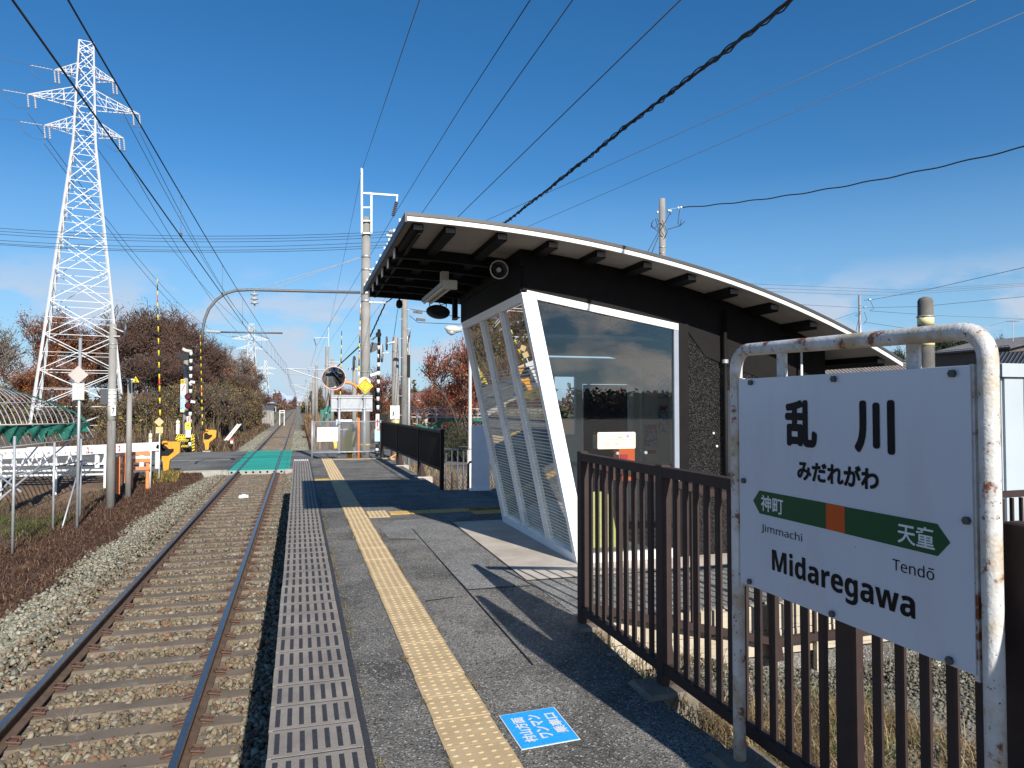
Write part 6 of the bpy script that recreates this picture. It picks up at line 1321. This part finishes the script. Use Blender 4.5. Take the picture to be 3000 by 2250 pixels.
# ------------------------------------------------------------------ hills
def ridge(name, Y, prof, m, depth=900):
    b = MB(); vs = []; fs = []; pts = []
    for (p0, y0_), (p1, y1_) in zip(prof, prof[1:]):
        n_ = max(2, int(abs(p1-p0)/3))
        for i in range(n_): f = i/n_; pts.append((p0+(p1-p0)*f, y0_+(y1_-y0_)*f-1.2*math.sin((p0+(p1-p0)*f)*.9)*(.6 if i else 0)))
    pts.append(prof[-1])
    for (px, py) in pts:
        t_ = PY(px, py, Y)
        for k in range(5):
            g = k/4; vs.append((t_.x+30*math.sin(px*.7+k*2)*g, Y-depth*g+60*math.sin(px*1.3+k), -4+(t_.z+4)*(1-g)**1.2+(20*math.sin(px*2.1+k*1.7) if 0 < k < 4 else 0)))
    for i in range(len(pts)-1):
        for k in range(4): fs.append((i*5+k, i*5+k+1, (i+1)*5+k+1, (i+1)*5+k))
    o = b.add(vs, fs).build(name, m, None, True); return struct(o)
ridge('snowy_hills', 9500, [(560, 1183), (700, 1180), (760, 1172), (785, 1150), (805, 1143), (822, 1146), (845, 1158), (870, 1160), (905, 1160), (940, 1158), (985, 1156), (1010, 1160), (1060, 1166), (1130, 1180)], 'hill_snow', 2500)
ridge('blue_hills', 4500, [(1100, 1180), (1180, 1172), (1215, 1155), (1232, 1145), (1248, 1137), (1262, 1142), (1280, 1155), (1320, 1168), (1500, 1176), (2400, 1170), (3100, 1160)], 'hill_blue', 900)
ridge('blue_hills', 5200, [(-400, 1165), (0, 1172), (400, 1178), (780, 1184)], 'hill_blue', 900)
# ------------------------------------------------------------------ vegetation
def quads(P, size, cols, name, mat_='leaves', elong=1.0, nrm=None):
    n = len(P); a = rng.normal(size=(n, 3)); a /= np.linalg.norm(a, axis=1)[:, None]; b = rng.normal(size=(n, 3)); b -= (a*b).sum(1)[:, None]*a; b /= np.linalg.norm(b, axis=1)[:, None]
    s = size[:, None]; A = a*s*elong; B = b*s*.6
    V = np.stack([P-A, P+B*.9, P+A, P-B*.9], 1).reshape(-1, 3); Fc = np.arange(4*n).reshape(-1, 4)
    return npmesh(name, V, Fc, np.repeat(cols, 4, 0), mat_)
def pal(cols, n, lo=.6, hi=1.25): c = np.array(cols); return c[rng.integers(0, len(c), n)]*rng.uniform(lo, hi, (n, 1))
BRN = [tuple(v*1.45 for v in c) for c in [(.108, .054, .042), (.14, .066, .046), (.08, .046, .038), (.155, .082, .055), (.095, .062, .05)]]
ORG = [tuple(v*1.45 for v in c) for c in [(.30, .10, .035), (.24, .085, .035), (.36, .14, .045), (.16, .06, .03), (.20, .11, .05)]]
RED = [tuple(v*1.45 for v in c) for c in [(.30, .055, .03), (.22, .05, .03), (.36, .09, .045), (.15, .05, .035), (.40, .16, .07)]]
TWG = [tuple(v*1.45 for v in c) for c in [(.14, .10, .075), (.10, .07, .055), (.18, .14, .11)]]
YGR = [tuple(v*1.45 for v in c) for c in [(.20, .17, .04), (.13, .13, .035), (.26, .19, .05), (.16, .10, .04)]]
DGR = [tuple(v*1.45 for v in c) for c in [(.02, .038, .016), (.03, .05, .02), (.015, .028, .012), (.04, .055, .025)]]
STR = [(.36, .25, .14), (.28, .19, .10), (.44, .33, .20), (.20, .13, .07), (.16, .15, .05)]
def tree_proto(H, Rr, trunkf, levels, nch, nleaf, lsize, palette, seed, spread=.9, barkm='bark', twr=.03, leafstd=.5, upright=.55):
    rnd = random.Random(seed); tips = []; b = MB()
    def grow(p, d, ln, r, lv):
        q = p+d*ln*.5+Vector((rnd.uniform(-1, 1), rnd.uniform(-1, 1), 0))*ln*.06; e = q+d*ln*.5+Vector((rnd.uniform(-1, 1), rnd.uniform(-1, 1), rnd.uniform(-.2, .4)))*ln*.10
        b.tube([p, q, e], [r, r*.85, r*.68], 6 if lv < 2 else (4 if lv < 3 else 3), False)
        if lv >= levels-2: tips.append((q, ln)); 
        if lv >= levels: tips.append((e, ln)); return
        for k in range(nch+(1 if rnd.random() < .4 else 0)):
            a = rnd.uniform(0, 2*math.pi); dd = (d*upright+Vector((math.cos(a), math.sin(a), rnd.uniform(-.1, .55)))*spread*(.75 if lv == 0 else 1)).normalized()
            grow(e if rnd.random() < .7 else q, dd, ln*rnd.uniform(.62, .85), max(r*.62, twr*.35), lv+1)
    grow(Vector((0, 0, -.3)), Vector((rnd.uniform(-.05, .05), rnd.uniform(-.05, .05), 1)).normalized(), trunkf, .035*1.0, 0)
    V = np.array([list(v) for v in b.v]); zmax = np.percentile(V[:, 2], 99.5); rmax = np.percentile(np.hypot(V[:, 0], V[:, 1]), 97)
    sz = H/zmax; sr = Rr/rmax
    V[:, 0] *= sr; V[:, 1] *= sr; V[:, 2] *= sz; b.v = [tuple(v) for v in V]
    # restore limb thickness
    trunk = b.mesh('trunk', barkm)
    if nleaf:
        T = np.array([list(t_[0]) for t_ in tips]); T[:, :2] *= sr; T[:, 2] *= sz; idx = rng.integers(0, len(T), nleaf)
        P = T[idx]+rng.normal(size=(nleaf, 3))*leafstd
        # clump colour variety comes from the palette, one hue per limb tip
        hue = pal(palette, len(T), .55, 1.3); cols = hue[idx]*rng.uniform(.75, 1.2, (nleaf, 1))
        crown = quads(P, rng.uniform(.6, 1.3, nleaf)*lsize, cols, 'crown')
    else: crown = None
    return trunk, crown
PROTO = {}
def plant(kind, name, label, px, Y, pytop, widthpx, cat='tree', group=None, rot=None, zb=None):
    trunk, crown, H, Rr = PROTO[kind]; x = XatY(px, Y); zb = gz(x, Y) if zb is None else zb
    ht = PY(px, pytop, Y).z-zb; rad = widthpx/2*Y/FOC
    t_ = thing(name, label, cat, (x, Y, zb), group); t_.rotation_euler = (0, 0, random.uniform(0, 6.28) if rot is None else rot); t_.scale = (rad/Rr, rad/Rr, ht/H)
    a = bpy.data.objects.new('trunk', trunk); COL.objects.link(a); a.parent = t_
    if crown: c = bpy.data.objects.new('crown', crown); COL.objects.link(c); c.parent = t_
    return t_
def mk(kind, *a, **k): PROTO[kind] = (*tree_proto(*a, **k), a[0], a[1])
mk('brown', 12, 5.2, 1.0, 6, 3, 22000, .075, BRN, 3, leafstd=.42)
mk('brown2', 12, 5.0, .9, 6, 3, 17000, .078, BRN+[(.20, .085, .05)], 8, leafstd=.42)
mk('orange', 11, 4.6, .8, 5, 3, 14000, .10, ORG+BRN[:2], 21, leafstd=.38)
mk('bare', 10, 4.0, .9, 6, 3, 4200, .07, BRN+TWG, 31, leafstd=.35, barkm='bark_pale')
mk('red', 6, 2.6, .7, 5, 3, 11000, .062, RED+BRN[:2], 44, leafstd=.20)
mk('shrub', 3.2, 2.0, .35, 5, 3, 6000, .07, YGR+TWG+BRN[:2], 51, leafstd=.22, upright=.9)
mk('green', 3.0, 2.0, .3, 5, 3, 9000, .055, DGR+[(.06, .08, .025)], 61, leafstd=.20)
mk('ever', 11, 3.6, 1.2, 5, 4, 16000, .16, DGR, 71, leafstd=.45)
mk('twigs', 3.0, 1.8, .3, 6, 3, 2600, .06, YGR+BRN+TWG, 81, barkm='bark', upright=1.2, leafstd=.2)
GT = 'autumn trees left of the track'
for (kd, px, Y, top, w_, lab) in (
    ('bare', 10, 82, 955, 120, 'half bare tree at the very left edge above the greenhouse frame'),
    ('orange', 95, 92, 925, 150, 'orange brown tree just left of the lattice tower'),
    ('orange', 30, 78, 1085, 150, 'lower orange tree in front at the left edge'),
    ('orange', 215, 95, 955, 170, 'orange brown tree seen through the legs of the lattice tower'),
    ('orange', 150, 84, 1060, 130, 'lower orange tree behind the left tower leg'),
    ('brown', 300, 100, 985, 150, 'brown tree just right of the lattice tower'),
    ('bare', 355, 92, 905, 120, 'darkest bare topped tree above the concrete pole with the 7'),
    ('brown', 400, 88, 935, 150, 'brown tree between the concrete pole and the first raised arm'),
    ('brown2', 470, 90, 912, 190, 'highest brown leaved tree behind the first raised arm'),
    ('brown', 535, 84, 945, 170, 'broad brown tree behind the striped signal'),
    ('brown2', 590, 95, 995, 140, 'brown tree behind the second raised arm'),
    ('brown2', 440, 80, 1040, 190, 'lower dense brown tree behind the triangle sign'),
    ('brown', 520, 78, 1060, 170, 'lower brown tree behind the blue and white notice'),
    ('orange', 645, 108, 1040, 95, 'orange tree right of the second raised arm'),
    ('bare', 615, 100, 1015, 90, 'bare brown tree between the second arm and the orange tree'),
    ('bare', 695, 122, 1022, 90, 'bare twiggy tree in front of the second lattice tower'),
    ('orange', 715, 128, 1060, 75, 'small orange tree at the foot of the second lattice tower'),
    ('brown', 745, 135, 1085, 90, 'last brown tree of the row beside the track'),
    ('brown2', 690, 115, 1100, 120, 'low brown tree under the bare twiggy one'),
    ('bare', 640, 98, 1110, 120, 'low bare tree beside the track beyond the crossing')):
    plant(kd, 'autumn_tree', lab, px, Y, top, w_*1.15, group=GT)
k = 0
for (kd, px, Y, top, w_) in (('shrub', 60, 70, 1200, 130), ('twigs', 200, 66, 1180, 110), ('shrub', 290, 70, 1190, 130), ('shrub', 365, 66, 1160, 100), ('twigs', 420, 64, 1150, 110), ('shrub', 470, 62, 1165, 110), ('shrub', 510, 70, 1130, 100), ('twigs', 575, 60, 1130, 90), ('shrub', 600, 68, 1140, 90), ('twigs', 630, 62, 1140, 80), ('shrub', 655, 72, 1130, 80), ('twigs', 672, 66, 1150, 70), ('shrub', 700, 84, 1140, 80), ('twigs', 715, 78, 1165, 60), ('shrub', 740, 95, 1155, 60), ('shrub', 120, 68, 1215, 120), ('twigs', 540, 64, 1190, 90)):
    plant(kd, 'shrub', ['thicket shrub', 'twiggy shrub'][kd == 'twigs']+' below the trees left of the track, %s' % ['in front of the lower orange tree', 'between the tower legs', 'right of the lattice tower', 'by the concrete pole with the 7', 'near the shorter grey post', 'right of the shorter grey post', 'by the first raised arm', 'right of the striped signal', 'behind the second raised arm', 'right of the far barrier machine', 'above the white lattice rail', 'by the white lattice rail', 'half way to the grey board fence', 'in front of the low brown tree', 'nearest the grey board fence', 'by the left tower leg', 'behind the striped hazard frame'][k], px, Y, top, w_, 'shrub', 'shrubs under the left trees'); k += 1
GR = 'trees right of the platform'
for (kd, px, Y, top, w_, lab) in (
    ('red', 1345, 37, 1005, 190, 'red brown autumn tree beside the street lamp'), ('red', 1400, 42, 1015, 170, 'autumn tree partly behind the leaning glass wall'),
    ('red', 1300, 44, 1120, 120, 'low reddish tree in front of the blue hill'), ('red', 1130, 52, 1095, 130, 'orange red tree between the tall mast and the pole with the 3'),
    ('orange', 1090, 60, 1130, 90, 'orange tree behind the yellow diamond sign'), ('red', 1220, 60, 1165, 120, 'low red tree behind the trellis'), ('orange', 1010, 75, 1140, 90, 'small orange tree right of the round mirror'),
    ('shrub', 925, 130, 1140, 60, 'dull green brown tree left of the round mirror'), ('ever', 1207, 90, 1150, 22, 'small dark evergreen right of the slender pole'),
    ('ever', 2700, 70, 1003, 100, 'dark evergreen left of the two behind the nameboard post'), ('ever', 2770, 72, 995, 95, 'dark evergreen in the middle above the dark tiled roof'), ('ever', 2830, 74, 990, 110, 'dark evergreen nearest the right nameboard post'), ('ever', 2935, 66, 1003, 60, 'small dark evergreen by the right edge'), ('ever', 2630, 85, 1035, 80, 'low dark evergreen behind the near pole')):
    plant(kd, 'evergreen_tree' if kd == 'ever' else 'autumn_tree', lab, px, Y, top, w_, group=GR)
k = 0
for (kd, px, Y, top, w_) in (('green', 1335, 34, 1235, 80), ('green', 1300, 33, 1285, 60), ('shrub', 1278, 36, 1270, 60), ('green', 1375, 33, 1280, 70), ('green', 1410, 35, 1240, 80), ('shrub', 1240, 45, 1235, 90), ('shrub', 1145, 45, 1215, 90), ('shrub', 1190, 50, 1215, 80), ('shrub', 1060, 60, 1200, 90), ('green', 1360, 33, 1262, 60)):
    plant(kd, 'shrub', 'low shrub beyond the parking lot, %s' % ['dark green under the trellis', 'dark rounded one at the end of the railing', 'reddish one at the end of the railing', 'rounded one left of the lamp post', 'behind the lamp post', 'under the left end of the trellis', 'behind the striped signal post', 'behind the slender pole', 'behind the tall mast', 'between the lamp post and the trellis'][k], px, Y, top, w_, 'shrub', 'shrubs beyond the parking lot'); k += 1
# reeds and dry growth
def blades(name, P, h, cols, lean=.35, w=.006, mat_='grass', seg=3):
    n = len(P); a = rng.uniform(0, 2*math.pi, n); d = np.stack([np.cos(a), np.sin(a), np.zeros(n)], 1); s = np.stack([-np.sin(a), np.cos(a), np.zeros(n)], 1)*w*rng.uniform(.6, 1.4, (n, 1)); ln = rng.uniform(.1, 1, (n, 1))*lean
    V = []
    for k in range(seg):
        f = k/seg; c = P+np.array([0, 0, 1])*(h[:, None]*(f-ln*.4*f*f))+d*(h[:, None]*ln*f*f*1.6); V += [c-s*(1-f*.7), c+s*(1-f*.7)]
    V.append(P+np.array([0, 0, 1])*(h[:, None]*(1-ln*.6))+d*h[:, None]*ln*1.6); m_ = 2*seg+1
    V = np.stack(V, 1).reshape(-1, 3); base = (np.arange(n)*m_)[:, None]; F = []
    for k in range(seg-1): F.append(np.concatenate([base+2*k, base+2*k+1, base+2*k+3], 1)); F.append(np.concatenate([base+2*k, base+2*k+3, base+2*k+2], 1))
    F.append(np.concatenate([base+2*seg-2, base+2*seg-1, base+2*seg], 1)); F = np.concatenate(F, 0)
    o = bpy.data.objects.new(name, npmesh(name, V, F, np.repeat(cols, m_, 0), mat_)); COL.objects.link(o); return stuff(o)
def scatter(n, x0, x1, y0, y1, cond=None, dz=0):
    x = rng.uniform(x0, x1, n); y = rng.uniform(y0, y1, n)
    if cond is not None: kp = cond(x, y); x = x[kp]; y = y[kp]
    z = np.array([gz(a, b_) for a, b_ in zip(x, y)])+dz; return np.stack([x, y, z], 1)
# dry grass behind the platform fence
P = scatter(60000, 2.04, 4.8, 1.0, 4.85, lambda x, y: (np.sin(x*3.1+y*2.3)*.6+np.sin(y*5.2-x*1.7)*.5+rng.normal(size=len(x))*.6-(y-3.1)*1.3-(x-3.2)*.7 > -.3)); blades('dry_grass', P, rng.uniform(.05, .24, len(P)), pal(STR, len(P), .55, 1.15), 1.1, .0035)
P = scatter(2600, 2.04, 4.6, 1.0, 4.4, lambda x, y: (np.sin(x*4.1-y*3.3) > .35)); blades('green_grass', P, rng.uniform(.05, .16, len(P)), pal([(.10, .15, .03), (.14, .18, .04), (.07, .11, .025)], len(P)), .8, .005)
P = scatter(1500, 1.86, 2.04, .8, 4.7); P[:, 2] = -.02; blades('edge_grass', P, rng.uniform(.02, .10, len(P)), pal(STR, len(P), .6, 1.1), 1.3, .0028)
# cut litter left of the ballast and the bank
P = scatter(44000, -6.2, -3.5, 8, 31, lambda x, y: rng.random(len(x)) < .9); blades('cut_litter', P, rng.uniform(.04, .15, len(P)), pal([(.13, .065, .04), (.09, .045, .03), (.19, .10, .06), (.24, .15, .09), (.07, .04, .028)], len(P), .6, 1.2), 1.5, .008)
P = scatter(26000, -13, -5.6, 13, 29.3); g_ = (np.sin(P[:, 0]*1.1+P[:, 1]*.7)+rng.normal(size=len(P))*.4 > .65)[:, None]; blades('field_growth', P, rng.uniform(.05, .24, len(P)), np.where(g_, pal([(.07, .10, .025), (.10, .12, .03)], len(P)), pal([(.13, .085, .05), (.09, .055, .035), (.18, .13, .08)], len(P))), 1.0, .010)
# banks beyond the crossing
P = scatter(26000, -14, -3.9, 45.5, 112); blades('bank_growth', P, rng.uniform(.15, .7, len(P))*(1+.9*(P[:, 0] < -6.5)), pal([(.15, .09, .055), (.11, .06, .04), (.20, .13, .08), (.25, .19, .12), (.10, .08, .04)], len(P)), .7, .03)
P = scatter(1900, -10.5, -6, 52, 105); blades('tall_reeds', P, rng.uniform(.8, 2.8, len(P)), pal([(.28, .21, .13), (.20, .14, .09), (.16, .15, .06)], len(P)), .25, .025)
P = scatter(9000, .9, 4.2, 46, 150); blades('tall_reeds', P, rng.uniform(.4, 2.1, len(P))*np.clip((P[:, 0]-.3)/1.5, .3, 1), pal([(.34, .22, .12), (.26, .16, .09), (.20, .12, .07), (.40, .28, .16)], len(P)), .4, .03)
P = scatter(9000, .3, 2.2, 45.5, 110); blades('bank_growth', P, rng.uniform(.1, .5, len(P)), pal([(.14, .08, .05), (.10, .055, .035)], len(P)), .8, .02)
P = scatter(15000, 2.7, 6.5, 13.4, 24); blades('dry_grass', P, rng.uniform(.12, .6, len(P)), pal([(.30, .22, .15), (.22, .15, .10), (.16, .11, .08)], len(P)), .7, .008)
P = scatter(1500, 2.4, 6, 24, 31); blades('dry_grass', P, rng.uniform(.1, .4, len(P)), pal(STR, len(P)), .7, .012)
P = scatter(900, -5.6, -4.4, 29.5, 31.2); blades('green_grass', P, rng.uniform(.1, .3, len(P)), pal(YGR, len(P)), .7, .012)
# distant woods as masses
def woods(name, pts, hgt, n, cols, size, dep):
    xs_, ys_ = [], []
    P = []
    for (px0, px1, Y0_, Y1_) in pts:
        m_ = n//len(pts); f = rng.random(m_); Y = Y0_+(Y1_-Y0_)*f+rng.uniform(-dep, dep, m_); px = px0+(px1-px0)*f
        x = np.array([XatY(a, b_) for a, b_ in zip(px, Y)]); hh = hgt*(.55+.3*np.sin(px*.11)+.15*np.sin(px*.43+1)+.12*rng.normal(size=m_)); z = -1.6+np.abs(hh)*np.sqrt(rng.random(m_)); P.append(np.stack([x, Y, z], 1))
    P = np.concatenate(P); o = bpy.data.objects.new(name, quads(P, rng.uniform(.6, 1.4, len(P))*size, pal(cols, len(P)), name)); COL.objects.link(o); return stuff(o)
woods('distant_woods', [(-150, 330, 130, 130), (330, 640, 130, 150), (640, 780, 160, 220)], 6.5, 26000, BRN+YGR[:2], .42, 14)
woods('undergrowth', [(-150, 350, 66, 66), (350, 560, 62, 64), (560, 760, 64, 100)], 2.6, 34000, BRN+DGR+TWG[:2]+YGR, .12, 5)
woods('distant_woods', [(780, 868, 260, 600)], 9, 7000, BRN+TWG, .9, 30)
woods('distant_woods', [(885, 1000, 300, 150), (1000, 1500, 150, 110)], 7.0, 16000, BRN+DGR+ORG[:1]+YGR, .5, 14)
woods('distant_woods', [(1500, 3200, 150, 150)], 8, 9000, DGR+BRN, .6, 14)
woods('undergrowth', [(1085, 1300, 56, 52), (1200, 1480, 52, 46)], 3.5, 26000, BRN+RED[:2]+ORG[:1]+TWG+DGR[:1], .10, 3)
# woods and rough ground behind the viewer, seen only in the mirror and the glass
Pb = np.stack([rng.uniform(-110, 110, 60000), rng.uniform(-130, -90, 60000), -1.6+6*np.sqrt(rng.random(60000))*rng.uniform(.5, 1, 60000)], 1); Pb = Pb[np.abs(Pb[:, 0]+1.6) > 5]
o = bpy.data.objects.new('distant_woods', quads(Pb, rng.uniform(.3, .6, len(Pb)), pal(DGR+BRN, len(Pb)), 'woods')); COL.objects.link(o); stuff(o)
# single weeds
def weed(name, label, loc, n, r, cols, cat='plant'):
    t_ = thing(name, label, cat, loc); b = MB()
    for i in range(n):
        a = i*2.4+random.uniform(-.3, .3); el = random.uniform(.25, .8); l_ = r*random.uniform(.6, 1.1); d = Vector((math.cos(a)*math.cos(el), math.sin(a)*math.cos(el), math.sin(el))); s = Vector((-math.sin(a), math.cos(a), 0)); p = Vector(loc)
        b = MB(); pts = []
        for k in range(6): f = k/5; c = p+d*l_*f+Vector((0, 0, -.35*l_*f*f)); wd = l_*.24*math.sin(math.pi*min(1, f*.9+.08)); pts.append((c-s*wd, c+Vector((0, 0, -.02*l_)), c+s*wd))
        vs = [v for tr_ in pts for v in tr_]; fs = []
        for k in range(5):
            for q in range(2): fs.append((k*3+q, k*3+q+1, (k+1)*3+q+1, (k+1)*3+q))
        b.add(vs, fs).build('leaf', cols, t_, True)
    return t_
mat('leaf_green', (.12, .26, .035), (.08, .18, .025), 25, .5)
c = PZ(2420, 2235, -.35); weed('leafy_weed', 'bright green broad leaved weed low behind the fence at the bottom right', tuple(c), 9, .22, 'leaf_green')
c = PZ(2960, 1850, -.5); weed('leafy_weed', 'green leafy weed at the right edge below the shed', tuple(c), 10, .30, 'leaf_green')
mat('dry_leaf', (.22, .17, .13), (.16, .12, .09), 25, .8)
c = PZ(200, 2120, -1.27); b = MB(); t_ = thing('dry_weed', 'small dry weed growing between two sleepers in the foreground', 'plant', tuple(c))
for i in range(26): a = i*2.4; MB().tube([c, c+Vector((math.cos(a)*.05, math.sin(a)*.05, .05)), c+Vector((math.cos(a)*.11, math.sin(a)*.11, .05+.03*(i % 3)))], [.003, .0025, .001], 3).build('stem', 'dry_leaf', t_)
wx_ = [((1163, 1962), .0), ((770, 1560), 0)]
# weeds in the paving joints
for nm_, xx_, n_ in (('joint_weeds', .655, 420), ('joint_weeds', .972, 320), ('joint_weeds', .36, 520)):
    yc = rng.uniform(2.4, 14, 26); yv = yc[rng.integers(0, 26, n_)]+rng.normal(size=n_)*.05
    blades(nm_, np.stack([xx_+rng.normal(size=n_)*.008, yv, np.full(n_, .002)], 1), rng.uniform(.012, .045, n_), pal(STR+YGR[:1], n_, .4, .9), 1.2, .002)
# grit and small stones on the platform edge joint
P = np.stack([rng.uniform(.345, .40, 700), rng.uniform(2.2, 12, 700), np.full(700, .004)], 1); stones('grit', P, rng.uniform(.002, .006, 700), PALG[rng.integers(0, 7, 700)]*.5)
